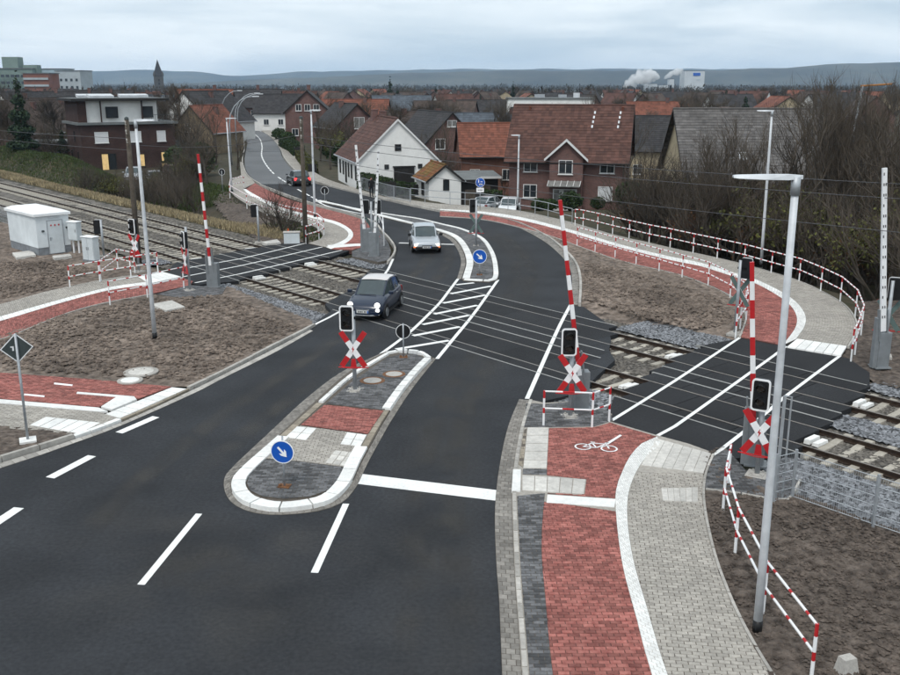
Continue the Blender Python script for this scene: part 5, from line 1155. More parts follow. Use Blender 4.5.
# ---- person on the far pavement
def person(base, rz, label):
    J = {'pel': (0, 0, .95), 'ch': (0, .0, 1.22), 'nk': (0, 0, 1.46), 'hd': (0, -.01, 1.60), 'tp': (0, 0, 1.70)}
    V = [(0, 0, .95), (0, 0, 1.15), (0, .0, 1.36), (0, 0, 1.48), (0, -.015, 1.58), (0, -.01, 1.68)]; Rr = [(.155, .11), (.15, .105), (.175, .11), (.06, .06), (.085, .10), (.07, .085)]
    Ed = [(i, i + 1) for i in range(5)]
    for s in (-1, 1):
        k = len(V); V += [(s * .10, 0, .88), (s * .105, -.02 * s, .50), (s * .11, .03 * s, .10), (s * .12, -.12 + .03 * s, .05)]; Rr += [(.095, .095), (.065, .07), (.045, .05), (.04, .035)]; Ed += [(0, k), (k, k + 1), (k + 1, k + 2), (k + 2, k + 3)]
        k = len(V); V += [(s * .20, 0, 1.38), (s * .25, .02, 1.12), (s * .23, -.07, .88), (s * .22, -.10, .79)]; Rr += [(.065, .065), (.05, .052), (.038, .04), (.035, .025)]; Ed += [(2, k), (k, k + 1), (k + 1, k + 2), (k + 2, k + 3)]
    me = bpy.data.meshes.new('person'); me.from_pydata(V, Ed, []); o = bpy.data.objects.new('person_tmp', me); col.objects.link(o)
    sk = o.modifiers.new('skin', 'SKIN'); 
    for i, r in enumerate(Rr): me.skin_vertices[0].data[i].radius = r
    me.skin_vertices[0].data[0].use_root = True; o.modifiers.new('sub', 'SUBSURF').levels = 1
    dg = bpy.context.evaluated_depsgraph_get(); ev = bpy.data.meshes.new_from_object(o.evaluated_get(dg)); bpy.data.objects.remove(o)
    cm = [mat('dark_coat', (.012, .012, .014), .9), mat('dark_trousers', (.016, .018, .024), .9), mat('skin', (.36, .20, .15), .6), mat('shoe', (.01, .01, .01), .6)]
    ev.materials.clear(); [ev.materials.append(m_) for m_ in cm]
    for f in ev.polygons:
        c = f.center; f.material_index = 2 if (c.z > 1.49 or (abs(c.x) > .17 and c.z < .87 and c.z > .7)) else (0 if c.z > .80 else (3 if c.z < .09 else 1)); f.use_smooth = True
    t = thing('person', base, rz, label, 'person'); bo = bpy.data.objects.new('body', ev); col.objects.link(bo); bo.parent = t
    mb = MB(); mb.lathe([(.085, 1.60), (.102, 1.66), (.085, 1.73), (.03, 1.765), (.005, 1.768)], (0, .02, 0), 12); mb.build('hair', mat('dark_hair', (.02, .015, .012), .8), t, smooth=True)
person(P(371.5, 197.5, .05), radians(25), 'person in dark coat and trousers standing on the pavement by the white house hedge')
# ============================================================ BUILDINGS
br_red = brickmat('red_brick', (.160, .078, .068), (.112, .058, .052), (.17, .14, .125)); br_brown = brickmat('dark_brown_brick', (.066, .034, .029), (.046, .026, .023), (.05, .042, .038))
br_or = brickmat('orange_brick', (.19, .075, .045), (.14, .055, .038), (.17, .14, .12)); br_tan = brickmat('tan_stone', (.25, .19, .12), (.19, .145, .095), (.2, .17, .13), .4, .2)
white_w = mat('white_render', (.76, .755, .73), .9, .05, 2, .1, 20, big=.05, bigs=.4); cream_w = mat('cream_render', (.40, .33, .22), .9, .08, 2); grey_w = mat('grey_render', (.24, .25, .26), .9, .08, 2)
tile_red = mat('brown_red_tiles', (.082, .039, .030), .8, .2, 3, tint=.28, big=.18, bigs=.5); tile_or = mat('orange_tiles', (.158, .058, .037), .8, .2, 3, tint=.25, big=.15, bigs=.5)
tile_dk = mat('dark_tiles', (.034, .032, .033), .8, .2, 3, tint=.28, big=.15, bigs=.5); tile_gr = mat('grey_brown_tiles', (.105, .098, .094), .85, .2, 3, tint=.24, big=.18, bigs=.4)
tile_moss = mat('mossy_orange_tiles', (.20, .060, .028), .85, .3, 1.2, tint=.25, c2=(.10, .085, .022), big=.15, bigs=.6); tile_slate = mat('blue_slate', (.075, .088, .105), .7, .15, 3, tint=.2); tile_brn = mat('brown_tiles', (.062, .045, .037), .8, .2, 3, tint=.28, big=.15, bigs=.5)
frame_w = mat('white_window_frame', (.66, .66, .65), .5, .04, 3); pane_m = mat('window_pane', (.022, .027, .032), .08, .2, 1.5, spec=.6); pane_lt = mat('curtained_pane', (.20, .20, .19), .15, .3, 2, spec=.5); pane_lit = mat('lit_window', (.5, .38, .2), .3, .2, 2, emit=((1, .66, .26), .32), c2=None)
shutter_w = mat('roller_shutter', (.60, .61, .62), .6, .05, 3); wood_dk = mat('dark_wood', (.020, .018, .017), .7, .2, 4); felt = mat('roof_felt', (.14, .15, .15), .9, .15, 2, big=.15, bigs=.3); fascia_w = mat('white_fascia', (.62, .62, .61), .6, .05, 3)
def tiles(mb, a, b, c, d, tw=.34, th=.36, lift=.022):
    """tile courses on the plane eave a-b, ridge d-c"""
    a, b, c, d = map(Vector, (a, b, c, d)); nrm = (b - a).cross(d - a).normalized()
    if nrm.z < 0: nrm = -nrm
    nx = max(1, int((b - a).length / tw)); ny = max(1, int((d - a).length / th)); q = lambda u, v: a.lerp(b, u).lerp(d.lerp(c, u), v)
    ccw = ((b - a).cross(d - a)).z > 0
    for j in range(ny):
        v0, v1 = j / ny, min(1, (j + 1.0) / ny); off = .5 * (j % 2)
        for i in range(nx):
            u0, u1 = i / nx, (i + 1) / nx; w = nrm * lift
            V = [q(u0, v0) + w, q(u1, v0) + w, q(u1, v1), q(u0, v1), q(u0, v0), q(u1, v0)]
            fs = [(0, 1, 2, 3), (4, 5, 1, 0)] if ccw else [(3, 2, 1, 0), (0, 1, 5, 4)]; mb.add(V, fs, 0, random.random())
def window(t, face, u, z, w, h, W, L, pane=None, frame=None, bars=1, sill=True, proud=.0):
    """face F (front, y=0), B, L, R; u along the wall, z bottom"""
    M = {'F': Matrix.Identity(4), 'R': Matrix.Translation((W / 2, 0, 0)) @ Matrix.Rotation(pi / 2, 4, 'Z'), 'L': Matrix.Translation((-W / 2, L, 0)) @ Matrix.Rotation(-pi / 2, 4, 'Z')}[face]
    if proud: M = M @ Matrix.Translation((0, -proud, 0))
    f = .07; mb = MB(); po = [(-w / 2, 0), (w / 2, 0), (w / 2, h), (-w / 2, h)]; pi2 = [(-w / 2 + f, f), (w / 2 - f, f), (w / 2 - f, h - f), (-w / 2 + f, h - f)]
    ring_plate(mb, po, pi2, -.06, .04, u, z)
    for k in range(bars): x = u - w / 2 + w * (k + 1) / (bars + 1); mb.box((x, -.02, z + h / 2), (.05, .06, h - .02))
    mb.v = [tuple(M @ Vector(v)) for v in mb.v]; o = mb.build('window', frame or frame_w, t)
    mb = MB(); mb.box((u, -.012, z + h / 2), (w - f, .02, h - f)); mb.v = [tuple(M @ Vector(v)) for v in mb.v]; mb.build('pane', pane or pane_m, o)
    if sill: mb = MB(); mb.box((u, -.07, z - .03), (w + .14, .16, .05)); mb.v = [tuple(M @ Vector(v)) for v in mb.v]; mb.build('sill', frame or frame_w, o)
    return o
def house(loc, rz, W, L, eave, ridge, wall, roof, label, gable='F', over=.4, wins=(), chim=(), fine=True, group=None, name='house', tw=None, verge=None, skirt=1.5, hip=0):
    """gable 'F': ridge runs back from the front; 'S': ridge parallel to the front"""
    t = thing(name, loc, rz, label, 'house', group); x = W / 2; mb = MB()
    if gable == 'F':
        V = [(-x, 0, -skirt), (x, 0, -skirt), (x, L, -skirt), (-x, L, -skirt), (-x, 0, eave), (x, 0, eave), (x, L, eave), (-x, L, eave), (0, 0, ridge), (0, L, ridge)]
        mb.add(V, [(0, 1, 5, 8, 4), (1, 2, 6, 5), (2, 3, 7, 9, 6), (3, 0, 4, 7), (4, 8, 9, 7), (8, 5, 6, 9)], 0, .5)
    else:
        V = [(-x, 0, -skirt), (x, 0, -skirt), (x, L, -skirt), (-x, L, -skirt), (-x, 0, eave), (x, 0, eave), (x, L, eave), (-x, L, eave), (-x, L / 2, ridge), (x, L / 2, ridge)]
        mb.add(V, [(0, 1, 5, 4), (1, 2, 6, 9, 5), (2, 3, 7, 6), (3, 0, 4, 8, 7), (4, 5, 9, 8), (9, 6, 7, 8)], 0, .5)
    mb.build('wall', wall, t)
    r = MB(); tw_ = tw or (.34 if fine else .7); th = tw_ * 1.05; u = .06
    if gable == 'F':
        s = (ridge - eave) / x; ze = eave - over * s; ov = over * .6
        for sg in (-1, 1): tiles(r, (sg * (x + over), -ov, ze + u), (sg * (x + over), L + ov, ze + u), (0, L + ov, ridge + u), (0, -ov, ridge + u), tw_, th)
        und = [[(-(x + over), y, ze), (0, y, ridge), (x + over, y, ze)] for y in (-ov, L + ov)]
        r.tube([(0, -ov, ridge + u + .02), (0, L + ov, ridge + u + .02)], .09, 6)
        ro = r.build('roof', roof, t)
        for y in (-ov, L + ov):
            vb = MB()
            for sg in (-1, 1): vb.hexa([(sg * (x + over), y - .03, ze - .14), (sg * (x + over), y + .03, ze - .14), (0, y + .03, ridge - .14), (0, y - .03, ridge - .14)], [(sg * (x + over), y - .03, ze + .06), (sg * (x + over), y + .03, ze + .06), (0, y + .03, ridge + .07), (0, y - .03, ridge + .07)], 0, .5)
            vb.build('verge_board', verge or wood_dk, t)
        for sg in (-1, 1): gb = MB(); gb.tube([(sg * (x + over + .05), -ov, ze), (sg * (x + over + .05), L + ov, ze)], .07, 6); gb.build('gutter', galv, t)
    else:
        s = (ridge - eave) / (L / 2); ze = eave - over * s; ov = over * .6
        tiles(r, (-x - ov, -over, ze + u), (x + ov, -over, ze + u), (x + ov - hip, L / 2, ridge + u), (-x - ov + hip, L / 2, ridge + u), tw_, th)
        tiles(r, (x + ov, L + over, ze + u), (-x - ov, L + over, ze + u), (-x - ov + hip, L / 2, ridge + u), (x + ov - hip, L / 2, ridge + u), tw_, th)
        r.tube([(-x - ov + hip, L / 2, ridge + u + .02), (x + ov - hip, L / 2, ridge + u + .02)], .09, 6)
        ro = r.build('roof', roof, t)
        for xx in (-x - ov, x + ov):
            vb = MB()
            for y0, y1 in ((-over, L / 2), (L + over, L / 2)): vb.hexa([(xx - .03, y0, ze - .14), (xx + .03, y0, ze - .14), (xx + .03, y1, ridge - .14), (xx - .03, y1, ridge - .14)], [(xx - .03, y0, ze + .06), (xx + .03, y0, ze + .06), (xx + .03, y1, ridge + .07), (xx - .03, y1, ridge + .07)], 0, .5)
            vb.build('verge_board', verge or wood_dk, t)
        gb = MB(); gb.tube([(-x - ov, -over - .05, ze), (x + ov, -over - .05, ze)], .07, 6); gb.tube([(x - .15, -.06, ze), (x - .15, -.06, 0)], .05, 6); gb.build('gutter', wood_dk, t)
    for (cx_, cy_, h) in chim:
        zr = ridge - (abs(cx_) * s if gable == 'F' else abs(cy_ - L / 2) * s); cb = MB(); cb.box((cx_, cy_, zr + h / 2 - .4), (.6, .6, h + .8)); cb.box((cx_, cy_, zr + h + .03), (.7, .7, .08)); cb.build('chimney', br_red, ro)
    for w in wins: window(t, w[0], w[1], w[2], w[3], w[4], W, L, *(w[5:]))
    return t
def gz(px, D, z=None):
    b = AT(px, 150, D); b.z = hgt(b.x, b.y) if z is None else z; return b

# ---- red brick house with the bay
b = gz(567, 93, -2.45); rzh = radians(-13)
t = house(b, rzh, 11.2, 9.6, 5.15, 9.75, br_red, tile_red, 'red brick two-storey house with gabled bay and brown tiled roof', 'S', .7,
    wins=[('F', -3.5, 3.55, 1.35, 1.3, pane_m), ('F', 3.9, 3.55, 1.4, 1.3, pane_m), ('F', -3.5, 1.05, 1.35, 1.3, pane_m), ('F', 3.8, .95, 1.4, 1.35, shutter_w, None, 0), ('R', 3.2, 3.6, .7, 1.2, pane_m, wood_dk, 0), ('R', 6.0, 3.6, .7, 1.2, pane_m, wood_dk, 0), ('R', 5.0, .9, .8, 1.3, pane_m, wood_dk, 0)], tw=.36)
mb = MB(); bx0, bx1, pj = -1.55, 1.65, .75; mb.add([(bx0, -pj, -1.5), (bx1, -pj, -1.5), (bx1, .3, -1.5), (bx0, .3, -1.5), (bx0, -pj, 5.15), (bx1, -pj, 5.15), (bx1, .3, 5.15), (bx0, .3, 5.15), (.05, -pj, 6.55), (.05, 1.6, 6.55)], [(0, 1, 5, 8, 4), (1, 2, 6, 5), (3, 0, 4, 7), (4, 8, 9, 7), (5, 6, 9, 8)], 0, .5); mb.build('bay', br_red, t)
mb = MB(); tiles(mb, (bx0 - .45, -pj - .3, 4.85), (bx0 - .45, .2, 4.85), (.05, 2.4, 6.75), (.05, -pj - .3, 6.75)); tiles(mb, (bx1 + .45, .2, 4.85), (bx1 + .45, -pj - .3, 4.85), (.05, -pj - .3, 6.75), (.05, 2.4, 6.75)); mb.build('bay_roof', tile_red, t)
mb = MB()
for sg, xx in ((-1, bx0 - .5), (1, bx1 + .5)): mb.hexa([(xx, -pj - .38, 4.66), (xx, -pj - .30, 4.66), (.05, -pj - .30, 6.55), (.05, -pj - .38, 6.55)], [(xx, -pj - .38, 4.90), (xx, -pj - .30, 4.90), (.05, -pj - .30, 6.82), (.05, -pj - .38, 6.82)], 0, .5)
mb.build('bay_verge', frame_w, t)
window(t, 'F', .0, 3.45, 1.35, 1.35, 11.2, 9.6, pane_m, None, 1, True, pj)
mb = MB(); mb.box((.0, -pj - .03, 1.0), (2.3, .08, 2.1)); d = mb.build('door', frame_w, t)
for dx_, w_ in ((-.8, .5), (.45, 1.1)): mb = MB(); mb.box((dx_, -pj - .08, 1.15), (w_, .02, 1.6)); mb.build('pane', pane_lt, d)
mb = MB(); mb.hexa([(-1.6, -pj - 1.2, 2.35), (1.5, -pj - 1.2, 2.35), (1.5, -pj, 2.75), (-1.6, -pj, 2.75)], [(-1.6, -pj - 1.2, 2.42), (1.5, -pj - 1.2, 2.42), (1.5, -pj, 2.82), (-1.6, -pj, 2.82)], 0, .5); cn = mb.build('canopy', pane_lt, t)
for i in range(6): mb = MB(); x = -1.6 + 3.1 * i / 5; mb.tube([(x, -pj - 1.22, 2.43), (x, -pj, 2.84)], .035, 5); mb.build('canopy_bar', frame_w, cn)
rs = (9.75 - 5.15) / 4.8
for x in (2.1, 4.6):
    for k in range(4): y = 2.6 + k * .45; mb = MB(); mb.box((x + .1 * k * .4, y, 5.15 + y * rs + .18), (.16, .34, .05), rx=math.atan(rs)); mb.build('roof_step', galv_l, t)
for x in (-4.3, 4.9): mb = MB(); mb.lathe([(.12, 0), (.12, .3), (.18, .32), (.02, .4)], (x, 4.3, 5.15 + 4.3 * rs + .05), 8); mb.build('roof_vent', tile_or, t)

# ---- white gabled house with dark roof and annex
b = P(359, 190, -.1); rzw = radians(16); R = Matrix.Rotation(rzw, 3, 'Z'); fc = b + R @ Vector((3.75, 0, 0))
t = house(fc, rzw, 7.5, 11.5, 2.75, 6.35, white_w, tile_red, 'white rendered gabled house with brown tiled roof beside the road', 'F', .3,
    wins=[('F', .0, 3.5, .6, .6, pane_m, wood_dk, 1, False), ('F', -1.1, 1.85, .42, .42, pane_m, wood_dk, 0, False), ('F', 2.1, 1.85, .42, .42, pane_m, wood_dk, 0, False)] + [('L', u, .75, .62, 1.35, pane_m, wood_dk, 0, False) for u in (1.6, 3.4, 6.4, 8.0, 10.2)] + [('L', 4.9, .1, .75, 2.0, wood_dk, wood_dk, 0, False)],
    chim=[(-.3, 9.0, .9), (.2, 7.4, .7)], verge=frame_w, tw=.36)
mb = MB(); mb.box((.55, -.05, 1.05), (1.95, .1, 1.9)); d = mb.build('garage_door', wood_dk, t); mb = MB(); mb.box((.55, -.08, 2.05), (2.15, .16, .12)); mb.build('lintel', wood_dk, d)
for k in range(5): mb = MB(); mb.box((.55 - .8 + .4 * k, -.11, 1.05), (.02, .02, 1.85)); mb.build('board_strip', trim_m, d)
ab = AT(445, 188, 83.0); ab.z = -.1
house(ab, rzw, 2.9, 4.6, 1.55, 2.7, white_w, tile_moss, 'small white annex with mossy orange tiled roof beside the white house', 'F', .3, wins=[('F', .1, .55, .55, .95, pane_m, wood_dk, 0, False), ('L', 2.6, .0, .8, 1.45, wood_dk, wood_dk, 0, False)], tw=.3, verge=wood_dk, name='annex')

# ---- brown and white flat-roofed block
b = AT(84, 168, 128); b.z = -1.9; rzb = radians(31); W_, L_ = 12.4, 10.5; R = Matrix.Rotation(rzb, 3, 'Z'); t = thing('apartment_building', b + R @ Vector((W_ / 2, 0, 0)), rzb, 'dark brown brick block with white set-back top floor and flat roof', 'building')
mb = MB(); mb.box((0, L_ / 2, 2.3), (W_, L_, 7.6)); mb.build('wall', br_brown, t)
mb = MB(); mb.box((0, L_ / 2, 6.22), (W_ + .9, L_ + .7, .3)); mb.build('terrace_slab', felt, t)
mb = MB(); mb.box((-.9, L_ / 2 + .5, 7.75), (W_ - 2.0, L_ - 1.6, 2.85)); mb.build('top_floor', white_w, t)
mb = MB(); mb.box((-W_ / 2 + .6, L_ / 2 + .3, 7.75), (1.1, L_ - 1.3, 2.84)); mb.box((-W_ / 2 + 3.0, .95, 7.75), (.14, .3, 2.84)); mb.box((W_ / 2 - 4.0, .95, 7.75), (.14, .3, 2.84)); mb.build('brick_panel', br_brown, t)
mb = MB(); mb.box((-.6, L_ / 2 + .2, 9.3), (W_ + .4, L_ + .2, .32)); ro = mb.build('roof', wood_dk, t)
mb = MB(); mb.box((-.6, L_ / 2 + .2, 9.49), (W_ - .1, L_ - .3, .06)); mb.build('roof_sheet', felt, ro)
for x, y, w_, d_ in ((-2.5, 4, 3.2, 2.0), (1.5, 5, 2.6, 1.6), (3.6, 6.5, 1.6, 1.4), (-4.2, 7, 1.6, 1.6)): mb = MB(); mb.box((x, y, 9.75), (w_, d_, .35), rx=.12); mb.build('roof_unit', galv_l, ro)
for u, z, w_, h_, pn in ((-3.6, 3.7, 1.75, 1.45, shutter_w), (.8, 3.7, 1.6, 1.45, shutter_w), (4.3, 3.7, 1.2, 1.45, shutter_w), (-3.4, .1, .95, 2.2, pane_lit), (-2.4, .1, .95, 2.2, pane_m), (1.4, .4, .9, 1.7, pane_lit), (4.6, .2, 1.1, 2.1, pane_lit)): window(t, 'F', u, z, w_, h_, W_, L_, pn, frame_w if pn is shutter_w else wood_dk, 0)
for u, w_ in ((-1.8, 1.6), (2.9, 1.5)): window(t, 'F', u, 6.9, w_, 1.5, W_, L_, pane_m, wood_dk, 0, False, -.48 - .4)
for u, z in ((3, 1.2), (6, 3.9), (7.5, 1.2)): window(t, 'L', u, z, .7, 1.3, W_, L_, pane_m, wood_dk, 0)
mb = MB(); mb.box((W_ / 2 + 1.3, 1.2, 2.7), (2.6, 2.4, .25)); bl_ = mb.build('balcony', wood_dk, t)
for y in (0.05,): mb = MB(); mb.box((W_ / 2 + 1.3, y, 3.3), (2.6, .06, 1.0)); mb.build('balustrade', signback, bl_)
mb = MB(); mb.box((W_ / 2 + 2.58, 1.2, 3.3), (.06, 2.4, 1.0)); mb.build('balustrade', signback, bl_)
mb = MB(); [mb.tube([(W_ / 2 - 3.0 + .5 * k, -.1, 6.4), (W_ / 2 - 3.0 + .5 * k, -.1, 7.3)], .025, 4) for k in range(8)]; mb.tube([(W_ / 2 - 3.0, -.1, 7.3), (W_ / 2 + .5, -.1, 7.3)], .03, 5); mb.build('terrace_railing', signback, t)
mb = MB(); mb.tube([(W_ / 2 + 2.2, -.0, -1), (W_ / 2 + 2.2, 0, 2.6)], .12, 8); mb.build('balcony_post', lid_m, t)
b = gz(46, 140); t = thing('garage', b, radians(20), 'low flat-roofed brown garage beside the brown and white block', 'garage'); mb = MB(); mb.box((0, 3, .9), (7, 6, 4)); mb.build('wall', br_brown, t); mb = MB(); mb.box((0, 3, 3.0), (7.6, 6.6, .3)); mb.build('roof', felt, t)
for u in (-1.6, 1.6): mb = MB(); mb.box((u, -.04, 1.1), (2.4, .1, 2.1)); mb.build('garage_door', wood_dk, t)

# ---- town houses one by one (px of the front, depth, turn, w, l, eave, ridge, walls, roof, gable, label, windows, chimney)
def wn(*u, z=1.0, w=1.1, h=1.2, f='F', p=None): return [(f, x, z, w, h, p or pane_m) for x in u]
H = [
 (493, 107, 4, 7.0, 8, 4.4, 7.6, br_or, tile_or, 'S', 'low brick house with a bright orange roof behind the dark hedge', wn(-2.0, 1.6, z=1.6), []),
 (452, 121, 22, 8.2, 12, 3.9, 8.0, br_red, tile_dk, 'F', 'red brick gabled house with triangular white attic window and dark roof', wn(-1.6, 1.5, z=3.6, w=1.3, h=1.3) + wn(-2, 1.5, z=.6) + [('F', 0, 6.3, 1.3, .8, pane_lt)], [(.5, 6, .8)]),
 (309, 165, 5, 7.6, 9, 5.2, 8.6, br_red, tile_dk, 'F', 'red brick house with dark steep gable and white attic windows', wn(-1.5, 0, 1.5, z=5.3, w=1.0, h=1.1) + wn(-2.2, 2.0, z=1.2), [(0, 6, .9)]),
 (358, 146, 28, 7.0, 9, 5.0, 8.2, br_red, tile_dk, 'F', 'red brick house with white attic balcony seen above the white house roof', wn(-2, 1.8, z=1.4) + [('F', .3, 4.6, 1.7, 1.7, pane_lt)], [(-.5, 5, .8)]),
 (352, 185, -5, 13, 9, 4.2, 8.3, br_or, tile_or, 'S', 'house with a long bright orange roof behind the red brick gables', wn(-3, 0, 3, z=1.5), [(2, 4, .8)]),
 (396, 138, 14, 6.5, 9, 3.8, 6.6, br_or, tile_red, 'F', 'small orange brick gable just behind the white house ridge', wn(0, z=4.2, w=.9, h=.9), [(.5, 4, .8)]),
 (424, 140, 30, 7.5, 12, 3.6, 7.2, br_red, tile_brn, 'F', 'brown roofed brick house beside the triangular attic window gable', wn(0, z=3.6), [(-.6, 5, 1.0), (-1.6, 7, .8)]),
 (489, 150, -8, 13, 10, 3.6, 7.4, grey_w, tile_slate, 'S', 'grey house with a wide blue slate roof behind the orange roof', wn(-3, 3), [(3, 5, .7)]),
 (655, 118, -10, 8, 11, 4.2, 8.0, cream_w, tile_dk, 'S', 'cream walled house with dark roof beside the red brick house', wn(-2, 2, z=1.2), []),
 (868, 92, 6, 9.5, 9, 4.6, 6.4, cream_w, tile_brn, 'S', 'tan walled house with a dark dormer band among the bare trees', wn(-3, .8, z=2.6, w=1.7, h=1.1) + wn(-3, 1, z=.4), []),
 (193, 138, -18, 6.6, 8.5, 3.8, 7.2, br_tan, tile_or, 'F', 'tan stone gabled house with orange roof beside the brown block', wn(-.6, z=3.6, w=.9), [(1, 5, .8)]),
 (187, 165, -25, 11, 12, 5.0, 9.8, white_w, tile_dk, 'F', 'white gabled house with steep dark roof behind the tan gable', wn(-2, 2, z=2.2), [(1, 6, .8)]),
 (205, 195, 6, 11, 10, 4.6, 9.0, white_w, tile_or, 'S', 'white house with orange-red roof near the curved lamps', wn(-3, 0, 3, z=1.6), [(2, 5, .9)]),
 (176, 215, 8, 12, 9, 4.2, 8.6, white_w, tile_slate, 'S', 'white house with pale blue panelled roof behind the dark steep roof', wn(-3, 0, 3, z=1.6), []),
 (249, 214, 4, 14, 10, 5.0, 8.6, br_red, tile_dk, 'S', 'dark roofed brick house closing the end of the far road', wn(-4, -1.4, 1.4, 4, z=3.0), [(2, 5, .9)]),
 (282, 205, 8, 11, 9, 4.0, 7.6, white_w, tile_dk, 'S', 'low white house with dark roof at the right bend of the far road', wn(-3, 0, 3, z=1.4), [(1, 5, .8)]),
 (288, 240, -6, 13, 10, 5.0, 9.4, br_red, tile_red, 'S', 'brick house with brown-red roof above the low white house', wn(-3, 0, 3, z=2), [(2, 5, .8)]),
 (4, 152, -22, 8.5, 12, 4.0, 8.6, br_red, tile_brn, 'F', 'brown roofed brick house with a tall dark spruce beside it', wn(-1, 1.6, z=3.6), [(1, 6, .8)]),
 (35, 160, -20, 10, 12, 4.2, 8.8, br_red, tile_brn, 'F', 'brick gabled house with brown roof behind the flat garage', wn(-1.6, 1.6, z=4.2) + wn(-2, 1, z=1.2), [(1, 6, .8)]),
 (61, 166, -30, 9.5, 13, 4.2, 9.0, br_red, tile_dk, 'F', 'brick gabled house with dark roof touching the brown block outline', wn(-1.5, 1.5, z=4.2), [(1, 6, .8)]),
 (42, 205, 10, 15, 10, 4.6, 9.4, white_w, tile_dk, 'S', 'white house with dark roof and row of white dormers', wn(-4, -1.5, 1.5, 4, z=1.8), [(3, 5, .8)]),
 (6, 190, -15, 10, 12, 4.4, 9.6, white_w, tile_dk, 'F', 'dark gabled house below the green hospital block', wn(-1.5, 1.5, z=3.8), [(1, 6, .8)]),
 (98, 230, 6, 16, 11, 4.6, 9.8, br_red, tile_dk, 'S', 'broad dark roofed house above the flat roof of the brown block', wn(-4, 0, 4, z=2), [(-2, 5, 1.0), (3, 5, .8)]),
 (122, 215, -4, 12, 9, 4.4, 8.7, br_or, tile_or, 'S', 'orange roofed house just above the brown block', wn(-3, 3, z=2), [(2, 5, .8)]),
 (405, 230, 10, 14, 10, 4.4, 8.4, white_w, tile_slate, 'S', 'white house with slate roof between the gables and the white hall', wn(-3, 0, 3, z=1.6), []),
 (440, 200, -12, 13, 10, 4.0, 7.8, br_red, tile_brn, 'S', 'long brown roofed house behind the triangular attic gable', wn(-3, 0, 3, z=1.6), [(2, 5, .8)]),
 (480, 215, 5, 14, 10, 4.0, 7.9, cream_w, tile_dk, 'S', 'cream house with dark roof left of the white hall', wn(-3, 0, 3, z=1.6), []),
 (660, 190, 0, 12, 10, 4.2, 8.4, white_w, tile_or, 'S', 'white house with orange roof beyond the red brick house', wn(-3, 0, 3, z=1.6), [(2, 5, .8)]),
]
for px, D, rz_, w_, l_, e_, r_, wl, rf, g_, lb_, ws, ch in H:
    house(gz(px, D), radians(rz_), w_, l_, e_, r_, wl, rf, lb_, g_, .4, wins=ws, chim=ch, fine=True, tw=.36 if D < 150 else .5)
# dormers of the white-dormer house
# ---- long grey-brown roof
b = gz(762, 72, -2.6); t = house(b, radians(-3), 10.6, 11.5, 5.3, 10.0, cream_w, tile_gr, 'long low house with a huge plain grey-brown tiled roof behind the bare trees', 'S', .7, wins=[('F', -3.4, 1.4, 1.4, 1.2, pane_m), ('F', 3, 1.4, 1.4, 1.2, pane_m)], chim=[(-1.6, 6.2, .5)], tw=.30)
s = (10.0 - 5.3) / 5.75
mb = MB(); mb.box((-1.0, 1.5, 5.3 + 1.5 * s + .12), (.55, .8, .12), rx=math.atan(s)); o = mb.build('skylight', galv_l, t); mb = MB(); mb.box((-1.0, 1.46, 5.3 + 1.5 * s + .19), (.4, .6, .05), rx=math.atan(s)); mb.build('pane', pane_lt, o)
# ---- low dark sheds by the annex
for k, (px, D, w_, lb_) in enumerate(((462, 90, 3.6, 'low dark flat-roofed shed right of the small annex'), (478, 97, 4.2, 'low dark shed with white fascia in front of the orange roof'))):
    b = gz(px, D); t = thing('shed', b, radians(8), lb_, 'shed'); mb = MB(); mb.box((0, 2, .9), (w_, 4, 3.6)); mb.build('wall', wood_dk, t); mb = MB(); mb.box((0, 1.9, 2.78), (w_ + .5, 4.6, .18), rx=.05); mb.build('roof', felt, t)
    mb = MB(); mb.box((0, -.45, 2.66), (w_ + .5, .05, .22)); mb.build('fascia', fascia_w if k else wood_dk, t)
    for u in (-.8, .8): mb = MB(); mb.box((u, -.03, .9), (1.0, .06, 1.8)); mb.build('door', wood_m, t)
# ---- white flat hall, hospital, church, works
def block(loc, rz, parts, label, name='building', cat='building', group=None):
    t = thing(name, loc, rz, label, cat, group)
    for nm, c, d, m_ in parts: mb = MB(); mb.box(c, d); mb.build(nm, m_, t)
    return t
def win_grid(t, x0, x1, z0, nz, nx, w_, h_, dz, y, m_=pane_m):
    for j in range(nz):
        for i in range(nx): mb = MB(); mb.box((x0 + (x1 - x0) * (i + .5) / nx, y, z0 + dz * j + h_ / 2), (w_, .2, h_)); mb.build('window', m_, t)
b = gz(549, 190); t = block(b, radians(-4), [('wall', (0, 5, 4.0), (17.0, 10, 10.0), white_w), ('wing', (-7.5, 4, 2.3), (4, 10.5, 6.6), white_w), ('roof', (0, 5, 9.1), (17.4, 10.4, .25), felt), ('roof_unit', (-2, 4, 9.5), (2, 2, .7), galv), ('roof_unit', (2.5, 4, 9.5), (1.6, 2, .6), galv), ('roof_unit', (5.2, 3, 9.7), (1.2, 1.2, .9), galv_l)], 'white flat-roofed hall seen above the red brick house roof', 'hall'); win_grid(t, -8, 8, 6.6, 1, 9, 1.2, .9, 1, -.05)
green_w = mat('hospital_green_panel', (.17, .225, .20), .8, .1, .3); hosp_l = mat('hospital_pale_panel', (.36, .40, .42), .8, .1, .3); hosp_o = mat('hospital_brick', (.20, .085, .06), .85, .12, .4); hosp_b = mat('hospital_blue_panel', (.33, .42, .47), .8, .1, .3)
